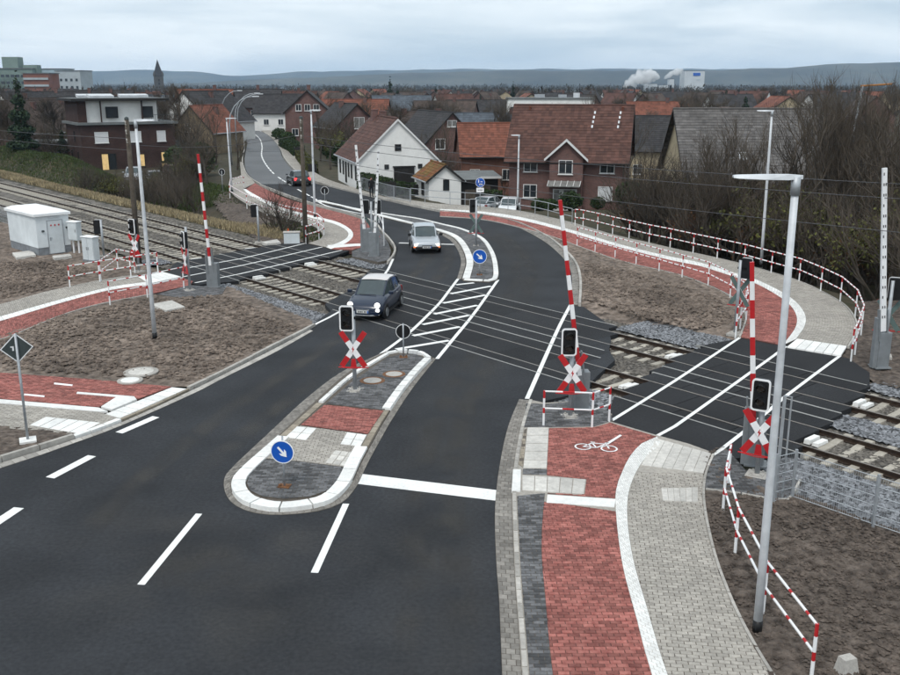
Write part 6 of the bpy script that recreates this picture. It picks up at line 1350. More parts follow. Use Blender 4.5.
b = gz(14, 640, -1.5); t = block(b, radians(4), [('wall', (0, 10, 8), (34, 18, 26), green_w), ('tower', (2, 10, 23), (10, 10, 11), green_w), ('roof_house', (14, 10, 21), (9, 8, 5), green_w), ('roof', (0, 10, 21.2), (35, 19, .6), felt)], 'tall green panelled hospital block with a roof tower', 'hospital'); win_grid(t, -16, 16, 3, 4, 10, 2.2, 1.7, 4.2, -.9)
b = gz(43, 600, -1.5); t = block(b, radians(-3), [('wall', (0, 8, 7), (16, 14, 21), hosp_o), ('roof', (0, 8, 17.8), (17, 15, .5), felt)], 'orange brick hospital wing with white balcony bands', 'hospital_wing')
for k in range(4): mb = MB(); mb.box((0, .7, 2.5 + k * 4), (15.4, .9, 1.2)); mb.build('balcony_band', hosp_l, t)
b = gz(58, 660, -1.5); t = block(b, radians(-8), [('wall', (0, 10, 8), (15, 16, 26), hosp_b), ('roof', (0, 10, 21.3), (15.6, 16.6, .5), felt)], 'pale blue panelled hospital block between brick wing and grey wing', 'hospital_wing'); win_grid(t, -7, 7, 3, 4, 4, 2, 1.6, 4.4, 1.85)
b = gz(68, 640, -1.5); t = block(b, radians(-12), [('wall', (4, 9, 7.5), (18, 14, 24), hosp_l), ('roof', (4, 9, 19.8), (18.6, 14.6, .5), felt)], 'grey hospital wing with small windows at the end of the complex', 'hospital_wing'); win_grid(t, -3, 12, 4, 3, 4, 1.6, 1.6, 4.6, 1.9)
b = gz(92, 420, -1.5); t = block(b, radians(3), [('wall', (0, 6, 3), (34, 12, 9), hosp_l), ('roof', (0, 6, 7.7), (35, 13, .4), fascia_w)], 'long low white-topped building in front of the hospital', 'hall'); win_grid(t, -16, 16, 2.6, 1, 12, 1.6, 1.6, 3, -.05)
stone_d = mat('church_stone', (.085, .08, .075), .9, .15, .3)
b = gz(164, 900, -1.5); t = thing('church', b, radians(20), 'distant church with square tower and pointed dark spire', 'church'); mb = MB(); mb.box((0, 0, 9), (8, 8, 19)); mb.build('tower', stone_d, t)
mb = MB(); mb.add([(-4.3, -4.3, 18.5), (4.3, -4.3, 18.5), (4.3, 4.3, 18.5), (-4.3, 4.3, 18.5), (0, 0, 33.5)], [(0, 1, 4), (1, 2, 4), (2, 3, 4), (3, 0, 4)], 0, .5); mb.build('spire', tile_dk, t)
for sx in (-1, 1):
    for sy in (-1, 1): mb = MB(); mb.lathe([(.9, 18.5), (.9, 20.5), (.05, 23)], (sx * 3.6, sy * 3.6, 0), 6); mb.build('pinnacle', stone_d, t)
mb = MB(); mb.add([(-6, 4, 0), (6, 4, 0), (6, 26, 0), (-6, 26, 0), (-6, 4, 8), (6, 4, 8), (6, 26, 8), (-6, 26, 8), (0, 4, 13), (0, 26, 13)], [(0, 1, 5, 8, 4), (1, 2, 6, 5), (2, 3, 7, 9, 6), (3, 0, 4, 7), (4, 8, 9, 7), (5, 6, 9, 8)], 0, .5); mb.build('nave', stone_d, t)
for z in (12, 15): mb = MB(); mb.box((0, -4.02, z), (1.6, .1, 2.2)); mb.build('belfry_window', wood_dk, t)
works_w = mat('works_white', (.52, .55, .57), .8, .08, .1)
b = gz(690, 1500, -2); t = block(b, radians(4), [('wall', (0, 12, 15), (31, 24, 34), works_w), ('roof', (0, 12, 32.2), (31.6, 24.6, .6), felt)], 'big white works building with a small blue sign near the hills', 'works_building')
mb = MB(); mb.box((3, -.3, 27), (11, .5, 4.5)); mb.build('blue_sign', blue_p, t)
mb = MB(); mb.box((6, -.3, 19), (5, .4, .9)); mb.build('banner_line', hosp_b, t)
for k, (px, w_, h_) in enumerate(((648, 18, 13), (662, 20, 11), (668, 7, 20))):
    b = gz(px, 1500, -2); block(b, 0, [('wall', (0, 8, h_ / 2), (w_, 14, h_), works_w), ('roof', (0, 8, h_ + .2), (w_ + .5, 14.5, .4), felt)], ['low pale works hall under the wide steam cloud', 'low pale works hall beside the slim works tower', 'slim pale works tower under the leaning steam plume'][k], 'works_hall')
steam = bpy.data.materials.new('steam'); steam.use_nodes = True; st_ = steam.node_tree; st_.nodes.clear(); so_ = st_.nodes.new('ShaderNodeOutputMaterial'); sv_ = st_.nodes.new('ShaderNodeVolumePrincipled')
sv_.inputs['Color'].default_value = (.98, .985, .99, 1); sv_.inputs['Density'].default_value = .16; st_.links.new(sv_.outputs[0], so_.inputs['Volume'])
def plume(path, D, radii, seed):
    pts = smooth([AT(x, y, D) for x, y in path], 2.0); n = len(pts); V = []; K = 20
    for i, p in enumerate(pts):
        f = i / (n - 1); j = f * (len(radii) - 1); k = min(int(j), len(radii) - 2); r = radii[k] + (radii[k + 1] - radii[k]) * (j - k); r *= max(.05, min(1, 8 * f, 8 * (1 - f))) ** .5
        t = (pts[min(i + 1, n - 1)] - pts[max(i - 1, 0)]).normalized(); a = t.cross(Vector((0, 1, 0))).normalized(); b_ = t.cross(a)
        for q in range(K):
            w = 2 * pi * q / K; d = a * cos(w) + b_ * sin(w); c = p + d * r; V.append(c + d * r * (.75 * mnoise.noise(c * .16 + Vector((seed, 0, 0))) + .35 * mnoise.noise(c * .45)))
    m5 = MB(); m5.add(V, [(i * K + q, i * K + (q + 1) % K, (i + 1) * K + (q + 1) % K, (i + 1) * K + q) for i in range(n - 1) for q in range(K)] + [tuple(reversed(range(K))), tuple((n - 1) * K + q for q in range(K))], 0, .5)
    return tag(m5.build('steam', steam, smooth=True, origin=pts[0]), 'white steam drifting from the works near the hills', 'steam', kind='stuff')
plume([(622, 87.5), (630, 83), (640, 78), (652, 76), (660, 78)], 1480, (3, 7, 10, 10, 5), 1); plume([(664, 79), (671, 74), (678, 71), (684, 70.5)], 1480, (2, 4, 5, 3), 5)
# ---- far town: low look-alike houses
proto = []
rnd = random.Random(11)
for k, (wl, rf) in enumerate(((br_red, tile_brn), (white_w, tile_red), (br_red, tile_dk), (white_w, tile_dk), (cream_w, tile_or))):
    p = house((0, 0, -60), 0, 10 + k, 9, 4.2, 8.6, wl, rf, 'far town house ' , 'S' if k % 2 else 'F', .4, wins=wn(-2.5, 0, 2.5, z=1.4), chim=[(1.5, 4.5, .8)], fine=False, tw=1.2); proto.append(p)
txt = ['small far red brick house with brown roof among the town trees', 'small far white house with brown-red roof among the town trees', 'small far red brick house with dark roof among the town trees', 'small far white house with dark roof among the town trees', 'small far cream house with orange roof among the town trees']
used = set(); n = 0
for i in range(130):
    D = rnd.uniform(225, 620); px = rnd.uniform(-10, 910)
    if 225 < px < 275 and D < 300: continue
    k = rnd.choice((0, 0, 1, 2, 2, 3, 4)); b = gz(px, D)
    if any(hypot(b.x - x, b.y - y) < 17 for x, y in used): continue
    used.add((b.x, b.y)); o = proto[k] if k not in [q for q in range(5) if proto[q].get('placed')] else copy_tree(proto[k])
    proto[k]['placed'] = 1; o.location = b; o.rotation_euler = (0, 0, rnd.uniform(-.9, .9)); tag(o, txt[k], 'house', ['far brown-roofed brick houses', 'far brown-red-roofed white houses', 'far dark-roofed brick houses', 'far dark-roofed white houses', 'far orange-roofed cream houses'][k])
for p in proto:
    if 'placed' in p: del p['placed']
for o in bpy.data.objects:
    if 'placed' in o: del o['placed']
# ============================================================ VEGETATION, HILLS, HAZE
bark = mat('bark', (.070, .058, .046), .95, .3, 4); twig = mat('twigs', (.070, .057, .044), .95, .2, 2, rand=.4); twig_r = mat('reddish_twigs', (.095, .055, .042), .95, .2, 2, rand=.2)
leaf_ol = mat('olive_leaves', (.070, .072, .020), .8, .3, 1.5, tint=.4, rand=.3); leaf_dk = mat('evergreen_needles', (.018, .032, .016), .85, .3, 1.5, tint=.45, rand=.25); leaf_hd = mat('hedge_leaves', (.028, .050, .014), .8, .3, 2, tint=.45, rand=.25); leaf_dry = mat('dry_leaves', (.13, .065, .028), .9, .3, 1.5, tint=.4)
def branchy(seed, h, r, spread, levels, kids, trunk_frac=.35, leaf=None, twigs_extra=3, up=.35, multi=1, fat=1.0):
    """bare crown: returns (trunk MB, crown MB)"""
    rnd = random.Random(seed); T = MB(); C = MB()
    def rv(): return Vector((rnd.uniform(-1, 1), rnd.uniform(-1, 1), rnd.uniform(-1, 1)))
    def cone(mb, a, b, ra, rb, n=3):
        d = (b - a).normalized(); s = d.cross(Vector((.31, .77, .55))).normalized(); t_ = d.cross(s)
        V = [a + (s * cos(2 * pi * i / n) + t_ * sin(2 * pi * i / n)) * ra for i in range(n)] + [b + (s * cos(2 * pi * i / n) + t_ * sin(2 * pi * i / n)) * rb for i in range(n)]
        mb.add(V, [(i, (i + 1) % n, n + (i + 1) % n, n + i) for i in range(n)], 0, rnd.random())
    def grow(p, d, L, rad, lv):
        mb = T if lv >= levels - 1 else C; segs = 3 if lv > 1 else 2; q = p.copy(); pts = [q]
        for i in range(segs):
            d = (d + rv() * .20 + Vector((0, 0, up * .25))).normalized(); nq = q + d * L / segs; cone(mb, q, nq, rad * (1 - .5 * i / segs), rad * (1 - .5 * (i + 1) / segs), 6 if lv >= levels - 1 else (4 if lv > 1 else 3)); q = nq; pts.append(q)
        if lv == 0:
            if fat > 1:
                for _ in range(3): e = pts[-1] + (d + rv() * .8).normalized() * L * .8; cone(C, pts[1], e, rad * .5, rad * .15)
            if leaf and rnd.random() < leaf[0]:
                for _ in range(leaf[1]):
                    c = pts[rnd.randrange(1, len(pts))] + rv() * .18; a_ = rv().normalized() * leaf[2]; b_ = rv().normalized() * leaf[2]; C.add([c - a_, c + b_, c + a_, c - b_], [(0, 1, 2, 3)], 1, rnd.random())
            return
        for k in range(kids + (1 if rnd.random() < .4 else 0)):
            f = rnd.uniform(.35, 1.0); i = min(segs - 1, int(f * segs)); s = pts[i].lerp(pts[i + 1], f * segs - i); nd = (d * .75 + rv() * spread + Vector((0, 0, up))).normalized()
            grow(s, nd, L * rnd.uniform(.55, .8), rad * (.5 if fat == 1 else .55), lv - 1)
    for m_ in range(multi):
        d0 = Vector((rnd.uniform(-.5, .5) * (multi > 1), rnd.uniform(-.5, .5) * (multi > 1), 1)).normalized(); grow(Vector((rnd.uniform(-.3, .3) * (multi > 1), rnd.uniform(-.3, .3) * (multi > 1), -.2)), d0, h * trunk_frac, r, levels)
    return T, C
def plant_proto(name, T, C, mats, H=None):
    zs = sorted(v[2] for v in C.v); top = zs[int(len(zs) * .985)]
    if H:
        for m_ in (T, C): m_.v = [(a * H / top, b * H / top, c * H / top) for a, b, c in m_.v]
    e = thing(name, (0, 0, -80)); T.build('trunk', mats[0], e); C.build('crown', mats[1:], e); return e
def leafmass(seed, n, rx, ry, rz, size, shape='ball', base=0.0):
    rnd = random.Random(seed); m_ = MB()
    for i in range(n):
        while True:
            v = Vector((rnd.uniform(-1, 1), rnd.uniform(-1, 1), rnd.uniform(-1, 1)))
            if shape == 'ball' and .45 < v.length < 1: break
            if shape == 'cone':
                f = (v.z + 1) / 2; lay = .75 + .25 * sin(f * 34)
                if .3 * (1 - f) < hypot(v.x, v.y) < (1 - f) * lay: break
            if shape == 'box' and max(abs(v.x), abs(v.y), abs(v.z)) > .82: break
        k = 1 + .30 * mnoise.noise(v * 1.7 + Vector((seed, 0, 0))); c = Vector((v.x * rx * k, v.y * ry * k, base + (v.z + 1) * rz * (1 if shape != 'ball' else (.5 + .5 * k))))
        a_ = Vector((rnd.uniform(-1, 1), rnd.uniform(-1, 1), rnd.uniform(-1, 1))).normalized() * size * rnd.uniform(.6, 1.3); b_ = Vector((rnd.uniform(-1, 1), rnd.uniform(-1, 1), rnd.uniform(-1, 1))).normalized() * size * .7; m_.add([c - a_, c + b_, c + a_, c - b_], [(0, 1, 2, 3)], 0, rnd.random())
    return m_
PROTO = {
 'tall': [plant_proto('bare_tree', *branchy(21 + k, 11, .17, .55, 5, 3, .36), [bark, twig], 11) for k in range(3)],
 'wide': [plant_proto('bare_tree', *branchy(31 + k, 8.5, .14, .8, 5, 3, .33), [bark, twig], 8.5) for k in range(2)],
 'far': [plant_proto('bare_tree', *branchy(71 + k, 9, .2, .75, 4, 4, .34, fat=2.6), [bark, twig], 9) for k in range(3)],
 'shrub': [plant_proto('bare_shrub', *branchy(41 + k, 4.6, .05, .75, 3, 4, .40, multi=6, up=.3), [bark, twig], 4.8) for k in range(3)],
 'rshrub': [plant_proto('reddish_shrub', *branchy(51, 3.6, .045, .8, 3, 4, .42, multi=6, up=.3, leaf=(.5, 2, .07)), [bark, twig_r, leaf_dry], 3.6)],
 'lshrub': [plant_proto('leafy_shrub', *branchy(61 + k, 4.4, .05, .7, 3, 4, .40, multi=5, up=.3, leaf=(.9, 4, .075)), [bark, twig, leaf_ol], 4.4) for k in range(2)],
}
def conifer_proto(seed, h, r):
    e = thing('spruce_tree', (0, 0, -80)); T = MB(); T.tube([(0, 0, -.2), (0, 0, h * .9)], [.2, .03], 8); T.build('trunk', bark, e); leafmass(seed, 2600, r, r, h / 2, .34, 'cone', .3).build('crown', leaf_dk, e); return e
def ball_proto(seed, r, h, m_, size, n, name): e = thing(name, (0, 0, -80)); T = MB(); [T.tube([(0, 0, -.2), (random.uniform(-.3, .3) * r, random.uniform(-.3, .3) * r, h * .6)], [.1, .03], 6) for _ in range(3)]; T.build('trunk', bark, e); leafmass(seed, n, r, r, h / 2, size, 'ball', .1).build('crown', m_, e); return e
PROTO['spruce'] = [conifer_proto(3, 11, 2.6), conifer_proto(4, 14, 3.0)]
PROTO['pine'] = [ball_proto(5, 3.2, 8.5, leaf_dk, .38, 2200, 'evergreen_tree')]
PROTO['bush'] = [ball_proto(6, 1.2, 1.7, leaf_hd, .12, 1500, 'evergreen_bush')]
PLACED = set(); rnd = random.Random(5)
def put(kind, b, s, label, cat, grp=None, sz=None, rot=None):
    p = PROTO[kind][0] if s == 1.13 and kind == 'tall' else rnd.choice(PROTO[kind]); o = p if p.name not in PLACED else copy_tree(p); PLACED.add(p.name)
    o.location = b; o.rotation_euler = (0, 0, rnd.uniform(0, 6.28) if rot is None else rot); k = s * rnd.uniform(.88, 1.12) if sz is None else s; o.scale = (k, k, (sz or 1) * k); return tag(o, label, cat, grp)
# --- thicket beyond the ramp (right)
INNER = [(p.x, p.y) for p in in_red + PX([(580, 300), (581, 282), (577, 264), (560, 247)])]
def outside_ramp(x, y): return not inside(x, y, INNER) and seg_dist(x, y, RAMPC) > 4.2 and seg_dist(x, y, out_gr) > 3.3
cells = []
for i in range(420):
    px = rnd.uniform(632, 965); D = rnd.uniform(33, 70)
    b = gz(px, D)
    if not outside_ramp(b.x, b.y) or UN(b)[1] < 9.5: continue
    if seg_dist(b.x, b.y, out_gr) > 26: continue
    if any(hypot(b.x - x, b.y - y) < 1.25 for x, y in cells): continue
    cells.append((b.x, b.y)); k = rnd.random()
    if k < .62: put('shrub', b, 1.15, 'bare brown shrub in the thicket outside the ramp railing', 'shrub', 'bare shrubs of the ramp thicket')
    elif k < .90: put('lshrub', b, 1.0, 'olive-leaved shrub in the thicket outside the ramp railing', 'shrub', 'leafy shrubs of the ramp thicket')
    else: put('rshrub', b, .9, 'reddish shrub in the thicket outside the ramp railing', 'shrub', 'reddish shrubs of the ramp thicket')
for px, D, s, kd, lb_ in ((835, 56, 1.13, 'tall', 'tall bare tree rising above the hills behind the ramp'), (800, 60, .82, 'tall', 'bare tree in front of the grey-brown roof near its right end'), (868, 55, 1.05, 'tall', 'bare tree beside the mast with the orange arm'), (905, 50, 1.2, 'wide', 'spreading bare tree beyond the tall white barrier'), (725, 62, .62, 'wide', 'small bare tree before the grey-brown roof left half'), (690, 64, .66, 'tall', 'slim bare tree between the brick house and the grey-brown roof'), (660, 70, .68, 'wide', 'bare tree against the brick house side wall'), (640, 72, .6, 'tall', 'slim bare tree just in front of the brick house corner'), (770, 58, .6, 'wide', 'low bare tree below the grey-brown roof'), (885, 64, .75, 'wide', 'bare tree in front of the tan house')):
    put(kd, gz(px, D), s, lb_, 'tree', rot=rnd.uniform(0, 6))
for i in range(26):
    px = rnd.uniform(645, 950); D = rnd.uniform(54, 66); b = gz(px, D)
    if outside_ramp(b.x, b.y) and UN(b)[1] > 12: put(rnd.choice(('tall', 'tall', 'wide')), b, rnd.uniform(.65, 1.0), 'bare winter tree growing in the thicket outside the ramp railing', 'tree', 'bare trees of the ramp thicket')
# --- left: scrub between the far track and the brown block
cells = []
for i in range(330):
    u = rnd.uniform(-92, -44); n_ = rnd.uniform(9.5, 27); b = TR(u, n_); b.z = hgt(b.x, b.y)
    if u < -86 and n_ < 19: continue
    if b.x > -13 or seg_dist(b.x, b.y, ROADC) < 9 or seg_dist(b.x, b.y, FARL) < 4.5: continue
    if inside(b.x, b.y, FB): continue
    if any(hypot(b.x - x, b.y - y) < 1.5 for x, y in cells): continue
    cells.append((b.x, b.y)); k = rnd.random()
    if k < .62: put('shrub', b, .62, 'bare brown shrub in the scrub between far track and brown block', 'shrub', 'bare shrubs of the track scrub')
    elif k < .86: put('lshrub', b, .5, 'olive-leaved shrub in the scrub between far track and brown block', 'shrub', 'leafy shrubs of the track scrub')
    else: put('rshrub', b, .55, 'reddish shrub in the scrub between far track and brown block', 'shrub', 'reddish shrubs of the track scrub')
put('wide', gz(279, 62.5, -.6), .40, 'small dark bare tree growing on the spoil bank', 'tree'); put('shrub', gz(270, 64, -.5), .62, 'bare twiggy shrub beside the small tree on the spoil bank', 'shrub'); put('shrub', gz(286, 61, -.4), .5, 'low bare shrub at the foot of the small spoil bank tree', 'shrub')
for px, D, s, kd, lb_ in ((205, 95, .62, 'wide', 'bare tree left of the far lamp beside the tan gable'), (236, 112, .55, 'wide', 'bare tree beside the old road bend'), (188, 104, .5, 'wide', 'bare tree right of the brown block'), (215, 120, .6, 'tall', 'bare tree behind the far lamp'), (330, 112, .62, 'wide', 'bare tree left of the white house'), (320, 125, .66, 'tall', 'tall bare tree behind the road bend left of the white house'), (346, 104, .45, 'wide', 'low bare tree by the white house side windows'), (12, 138, .7, 'wide', 'bare tree beyond the green bund'), (44, 128, .42, 'wide', 'bare ornamental tree before the flat garage'), (462, 108, .45, 'wide', 'bare bush tree before the orange roof'), (505, 101, .35, 'wide', 'small bare tree at the brick house corner')):
    put(kd, gz(px, D), s, lb_, 'tree')
for px, D, s, lb_ in ((24, 122, .72, 'tall dark spruce between the brown roofed houses'), (18, 175, .8, 'dark spruce below the hospital'), (133, 240, .9, 'dark spruce right of the brown block roof'), (63, 132, .55, 'dark evergreen at the corner of the brown block')): put('spruce', gz(px, D), s, lb_, 'tree')
for px, D, s in ((391, 330, .9), (398, 345, 1.0), (405, 320, .85), (380, 300, .8), (368, 280, .8), (420, 360, .9), (436, 380, .9), (486, 340, .8), (480, 320, .7), (512, 360, .8), (530, 380, .9), (642, 330, .7), (660, 350, .8), (722, 300, .8), (742, 260, .75), (330, 300, .7), (350, 330, .8), (130, 360, .8), (345, 260, .6)):
    put('spruce' if rnd.random() < .65 else 'pine', gz(px, D), s, 'dark evergreen tree standing among the far town roofs', 'tree', 'dark evergreens of the far town')
for i in range(210):
    D = 140 + 420 * rnd.random() ** 1.3; px = rnd.uniform(-10, 910)
    if 236 < px < 300 and D < 230: continue
    b = gz(px, D)
    if any(hypot(b.x - x, b.y - y) < 9 for x, y in used): continue
    put('far', b, rnd.uniform(.75, 1.1), 'bare brown tree standing among the far town houses', 'tree', 'bare trees of the far town')
HOUSES = [(o.location.x, o.location.y) for o in bpy.data.objects if o.parent is None and o.get('category') in ('house', 'building', 'shed', 'garage')]
def scrub(n_, px0, px1, D0, D1, where, gap=2.2, smin=.5, smax=1.0, trees=.25):
    got = []
    for i in range(n_ * 6):
        if len(got) >= n_: break
        b = gz(rnd.uniform(px0, px1), rnd.uniform(D0, D1))
        if seg_dist(b.x, b.y, ROADC) < 8.5 or any(hypot(b.x - x, b.y - y) < gap for x, y in got): continue
        if any(abs(b.x - x) < 5 and -2.5 < b.y - y < 11 for x, y in HOUSES): continue
        got.append((b.x, b.y)); k = rnd.random(); s = rnd.uniform(smin, smax)
        if k < trees: put(rnd.choice(('wide', 'tall')), b, s * .8, 'bare garden tree ' + where, 'tree', 'garden trees ' + where)
        elif k < .75: put('shrub', b, s, 'bare brown garden shrub ' + where, 'shrub', 'bare garden shrubs ' + where)
        elif k < .9: put('lshrub', b, s * .8, 'olive-leaved garden shrub ' + where, 'shrub', 'leafy garden shrubs ' + where)
        else: put('bush', b, s * 1.6, 'dark evergreen garden bush ' + where, 'bush', 'evergreen garden bushes ' + where)
scrub(46, 290, 344, 98, 142, 'between the old road and the white house', gap=1.5, smin=.7, smax=1.2)
scrub(40, 178, 240, 96, 150, 'between the brown block and the old road', gap=1.6, smin=.6, smax=1.1)
scrub(16, 405, 500, 100, 118, 'behind the annex and orange roof')
scrub(18, 625, 720, 74, 112, 'right of the red brick house')
scrub(16, -10, 70, 118, 175, 'beyond the green bund', smin=.7, smax=1.2)
scrub(30, 330, 700, 145, 230, 'among the middle town roofs', gap=5, smin=.9, smax=1.3, trees=.7)
scrub(20, 60, 330, 150, 240, 'among the roofs behind the brown block', gap=5, smin=.9, smax=1.3, trees=.7)
# --- hedges and garden bushes
def hedge(pts, w, h, label, m_=leaf_hd, dens=420):
    t = thing('hedge', pts[0], 0, label, 'hedge'); c = MB(); core = MB(); rr2_ = random.Random(int(pts[0].x * 10))
    for a, b in zip(pts, pts[1:]):
        L = (b - a).length; d = (b - a).normalized(); s = Vector((d.y, -d.x, 0)); mid_ = (a + b) / 2; core.box(mid_ + Vector((0, 0, h * .42)), (L, w * .72, h * .84), atan2(d.y, d.x))
        for i in range(int(dens * L * (w + h) / 2)):
            u = rr2_.uniform(0, L); k = rr2_.random(); th_ = rr2_.uniform(-pi * .05, pi * 1.05); p = a + d * u + s * (w / 2 * cos(th_)) * (1 + .15 * mnoise.noise((u, th_, 0))) + Vector((0, 0, h * max(.02, (.08 + .92 * max(0, sin(th_))) if rr2_.random() < .5 else rr2_.random()))) * (1 + .12 * mnoise.noise((u * 1.3, 3, 0)))
            a_ = Vector((rr2_.uniform(-1, 1), rr2_.uniform(-1, 1), rr2_.uniform(-1, 1))).normalized() * .09; b_ = Vector((rr2_.uniform(-1, 1), rr2_.uniform(-1, 1), rr2_.uniform(-1, 1))).normalized() * .07; c.add([p - a_, p + b_, p + a_, p - b_], [(0, 1, 2, 3)], 0, rr2_.random())
    core.build('branches', wood_dk, t, world=True); c.build('foliage', m_, t, world=True)
hedge([P(362, 189, 0), P(376, 192.5, 0), P(392, 197, 0)], 1.1, 1.5, 'dark green clipped hedge in front of the white house')
hedge([gz(456, 93), gz(478, 92), gz(503, 92)], 1.8, 2.0, 'dark green rounded hedge beside the parked cars')
hedge([gz(398, 84, 0), gz(416, 83, 0)], .9, 1.1, 'low green hedge behind the grey railing by the annex')
hedge([gz(284, 152), gz(294, 140), gz(299, 130)], 1.6, 1.7, 'green garden hedge along the right side of the old road')
hedge([gz(300, 126), gz(306, 114), gz(312, 106)], 1.2, 1.3, 'bright green garden hedge along the far pavement', leaf_ol)
for px, D, s, lb_ in ((541, 90, .8, 'round evergreen bush left of the brick house door'), (572, 88, 1.0, 'round evergreen bush right of the brick house door'), (552, 89, .6, 'small bush before the brick house bay'), (600, 90, .7, 'low bush under the brick house shutter window'), (280, 172, 1.3, 'dark bush at the old road right bend'), (288, 164, 1.1, 'dark evergreen bush beside the old road hedge')): put('bush', gz(px, D), s, lb_, 'bush')
# unplaced prototypes out
for lst in PROTO.values():
    for p in lst:
        if p.name not in PLACED:
            for c in list(p.children): bpy.data.objects.remove(c)
            bpy.data.objects.remove(p)
# --- grass: dry strip beside the far track, green bund
def grass(name, poly_un, n, h, m_, seed):
    r_ = random.Random(seed); m2 = MB()
    xs = [p[0] for p in poly_un]; ys = [p[1] for p in poly_un]
    while n:
        u, v = r_.uniform(min(xs), max(xs)), r_.uniform(min(ys), max(ys))
        if not inside(u, v, poly_un): continue
        n -= 1; b = TR(u, v); b.z = hgt(b.x, b.y) - .03; hh = h * r_.uniform(.5, 1.3); a = r_.uniform(0, 6.28); w_ = .05 * r_.uniform(.6, 1.4); d = Vector((cos(a), sin(a), 0)) * w_; l_ = Vector((r_.uniform(-.4, .4), r_.uniform(-.4, .4), 1)) * hh
        m2.add([b - d, b + d, b + l_], [(0, 1, 2)], 0, r_.random())
    tag(m2.build(name, m_), 'dry straw-coloured grass strip beside the far track' if m_ is straw_m else 'short green grass on the bund and banks', 'grass', kind='stuff')
grass('dry_grass', [(-115, 6.3), (-42, 6.3), (-42, 8.5), (-60, 9.4), (-115, 9.6)], 42000, .36, straw_m, 1)
grass('bund_grass', [(-125, 9.0), (-66, 8.8), (-60, 14), (-66, 20), (-125, 21)], 45000, .24, green_m, 2)
grass('bank_grass', [(-48, 7.6), (-40, 7.4), (-41, 11), (-50, 13)], 5000, .25, green_m, 3)
# litter and clods on the soil
def clods(poly, n, lo, hi, m_, name, seed, z=.03):
    r_ = random.Random(seed); m2 = MB(); xs = [p[0] for p in poly]; ys = [p[1] for p in poly]
    base = [(0, 0, 1), (1, 0, .1), (.3, .95, 0), (-.8, .6, .1), (-.8, -.6, 0), (.3, -.95, .1), (0, 0, -.6)]; fs = [(0, i, i % 5 + 1) for i in range(1, 6)] + [(6, i % 5 + 1, i) for i in range(1, 6)]
    while n:
        x, y = r_.uniform(min(xs), max(xs)), r_.uniform(min(ys), max(ys))
        if not inside(x, y, poly): continue
        n -= 1; s = lo + (hi - lo) * r_.random() ** 3; a = r_.uniform(0, 6.28); V = [(x + s * (p[0] * cos(a) - p[1] * sin(a)) * r_.uniform(.7, 1.2), y + s * (p[0] * sin(a) + p[1] * cos(a)) * r_.uniform(.7, 1.2), z + s * p[2] * .7) for p in base]; m2.add(V, fs, 0, r_.random())
    tag(m2.build(name, m_), 'loose soil clods and stones lying on the bare ground', 'soil clods', kind='stuff')
clods([(p.x, p.y) for p in PX([(712, 500), (760, 490), (900, 530), (990, 565), (960, 760), (830, 760), (771, 676), (735, 607), (708, 530)])], 9000, .012, .06, soil_dark, 'soil_clods', 4, .035)
clods([(p.x, p.y) for p in PX([(-40, 352), (62, 316), (150, 299), (225, 296), (300, 328), (195, 382), (60, 374), (-40, 366)])], 6500, .03, .12, soil_m, 'soil_clods', 5, .05)
clods([(p.x, p.y) for p in PX([(585, 262), (650, 276), (720, 300), (735, 325), (690, 330), (620, 312), (585, 300)])], 5200, .03, .13, soil_m, 'soil_clods', 6, .05)
clods([(p.x, p.y) for p in PX([(0, 262), (60, 262), (100, 270), (60, 286), (0, 300)])], 2400, .03, .12, soil_m, 'soil_clods', 7, .04)
# --- far woods, hills
far_leaf = mat('far_wood_crowns', (.050, .043, .033), .95, .3, .05, tint=.5)
m2 = MB(); r_ = random.Random(9)
blob = None
def crowns(D0, D1, n, h0, h1, px0=-60, px1=960):
    for i in range(n):
        D = D0 + (D1 - D0) * r_.random() ** 1.3; b = AT(r_.uniform(px0, px1), 100, D); b.z = -2; h = r_.uniform(h0, h1); w_ = h * r_.uniform(.35, .6); tint = r_.random()
        for k in range(46 if D < 1000 else 30):
            v = Vector((r_.gauss(0, .45), r_.gauss(0, .45), r_.gauss(0, .42))); c = b + Vector((v.x * w_, v.y * w_, h * .58 + v.z * h * .42)); d = (Vector((v.x, v.y, .25 + abs(v.z))) + Vector((r_.uniform(-.5, .5), r_.uniform(-.5, .5), r_.uniform(-.2, .5)))).normalized() * h * r_.uniform(.07, .16); q = Vector((r_.uniform(-1, 1), r_.uniform(-1, 1), r_.uniform(-.5, .5))).normalized() * h * .045
            m2.add([c - d, c + q, c + d, c - q], [(0, 1, 2, 3)], 0, min(1, max(0, tint * .6 + r_.random() * .4)))
crowns(420, 900, 900, 6, 10); crowns(900, 1800, 1300, 7, 11.5); crowns(1800, 3300, 1500, 9, 14)
tag(m2.build('far_wood', far_leaf), 'distant brown winter woodland behind the town', 'woodland', kind='stuff')
hill_m = mat('wooded_hills', (.040, .046, .036), .95, .35, .02, tint=.0, c2=(.066, .060, .046), big=.7, bigs=.0025, detail=10); field_m = mat('hill_meadow', (.10, .14, .05), .95, .1, .02)
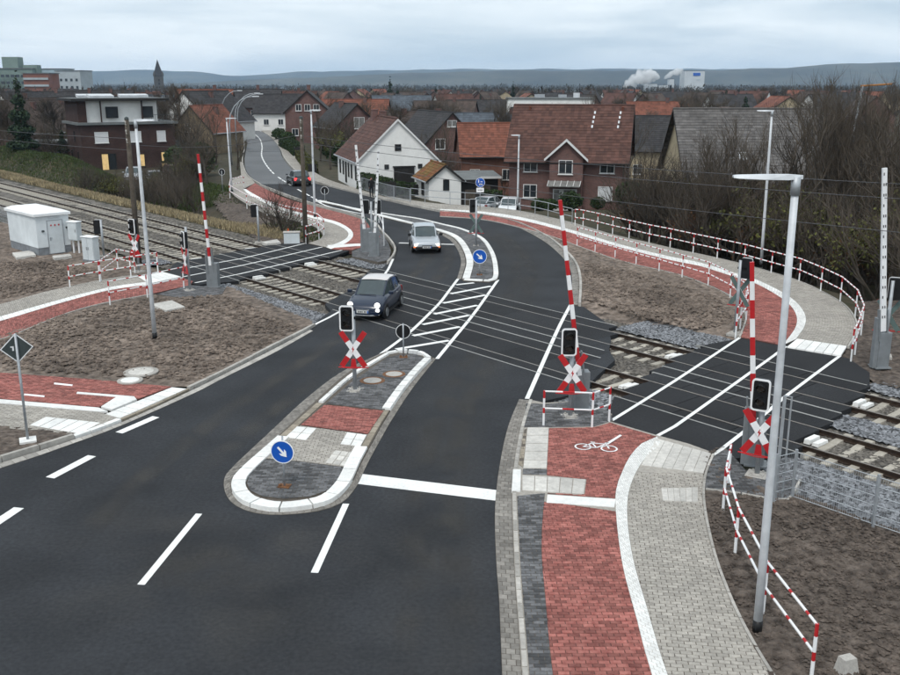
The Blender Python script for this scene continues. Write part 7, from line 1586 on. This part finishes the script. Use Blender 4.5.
def ridge(D, prof, depth, name, amp, seed):
    m3 = MB(); V = []; n = 220; rows = 9
    for i in range(n + 1):
        px = -500 + 1900 * i / n; q = None
        for a, b in zip(prof, prof[1:]):
            if a[0] <= px <= b[0]: f = (px - a[0]) / (b[0] - a[0]); f = f * f * (3 - 2 * f); q = a[1] + (b[1] - a[1]) * f
        q = prof[0][1] if px < prof[0][0] else (prof[-1][1] if q is None else q); top = AT(px, q, D).z
        for j in range(rows):
            f = j / (rows - 1); y = D + depth * (f - .7); x = (px - 450) / F * D / cos(0) ; s = sin(min(1, f / .7) * pi / 2) if f <= .7 else 1 - .3 * (f - .7) / .3
            z = -20 + (top + 20) * s + (amp * mnoise.noise((x * .004, y * .004, seed)) + amp * .35 * mnoise.noise((x * .03, y * .03, seed))) * (s * .8) + (amp * .10 * mnoise.noise((x * .2, y * .2, seed)) if f > .5 else 0); V.append((x, y, z))
    m3.add(V, [(i * rows + j, (i + 1) * rows + j, (i + 1) * rows + j + 1, i * rows + j + 1) for i in range(n) for j in range(rows - 1)], 0, .5); return tag(m3.build(name, hill_m, smooth=True), kind='structure')
ridge(4200, [(-500, 84), (180, 84), (270, 79), (420, 72), (520, 70), (640, 70), (760, 68.5), (830, 64), (900, 61.5), (1400, 64)], 900, 'hills', 10, 1)
ridge(6800, [(-500, 80), (20, 79), (90, 72), (150, 70), (200, 71), (245, 76), (330, 71), (450, 69), (620, 69), (1400, 70)], 1200, 'far_hills', 14, 2)
# --- haze
hz_m = bpy.data.materials.new('haze_air'); hz_m.use_nodes = True; hn = hz_m.node_tree; hn.nodes.clear(); ho = hn.nodes.new('ShaderNodeOutputMaterial'); pv = hn.nodes.new('ShaderNodeVolumePrincipled')
pv.inputs['Color'].default_value = (.52, .74, 1.0, 1); pv.inputs['Density'].default_value = HAZE; pv.inputs['Anisotropy'].default_value = 0.1; hn.links.new(pv.outputs[0], ho.inputs['Volume'])
m4 = MB(); m4.box((0, 3800, 80), (17500, 9800, 240)); tag(m4.build('haze', hz_m), 'thin pale winter haze over the whole plain', 'haze', kind='stuff')
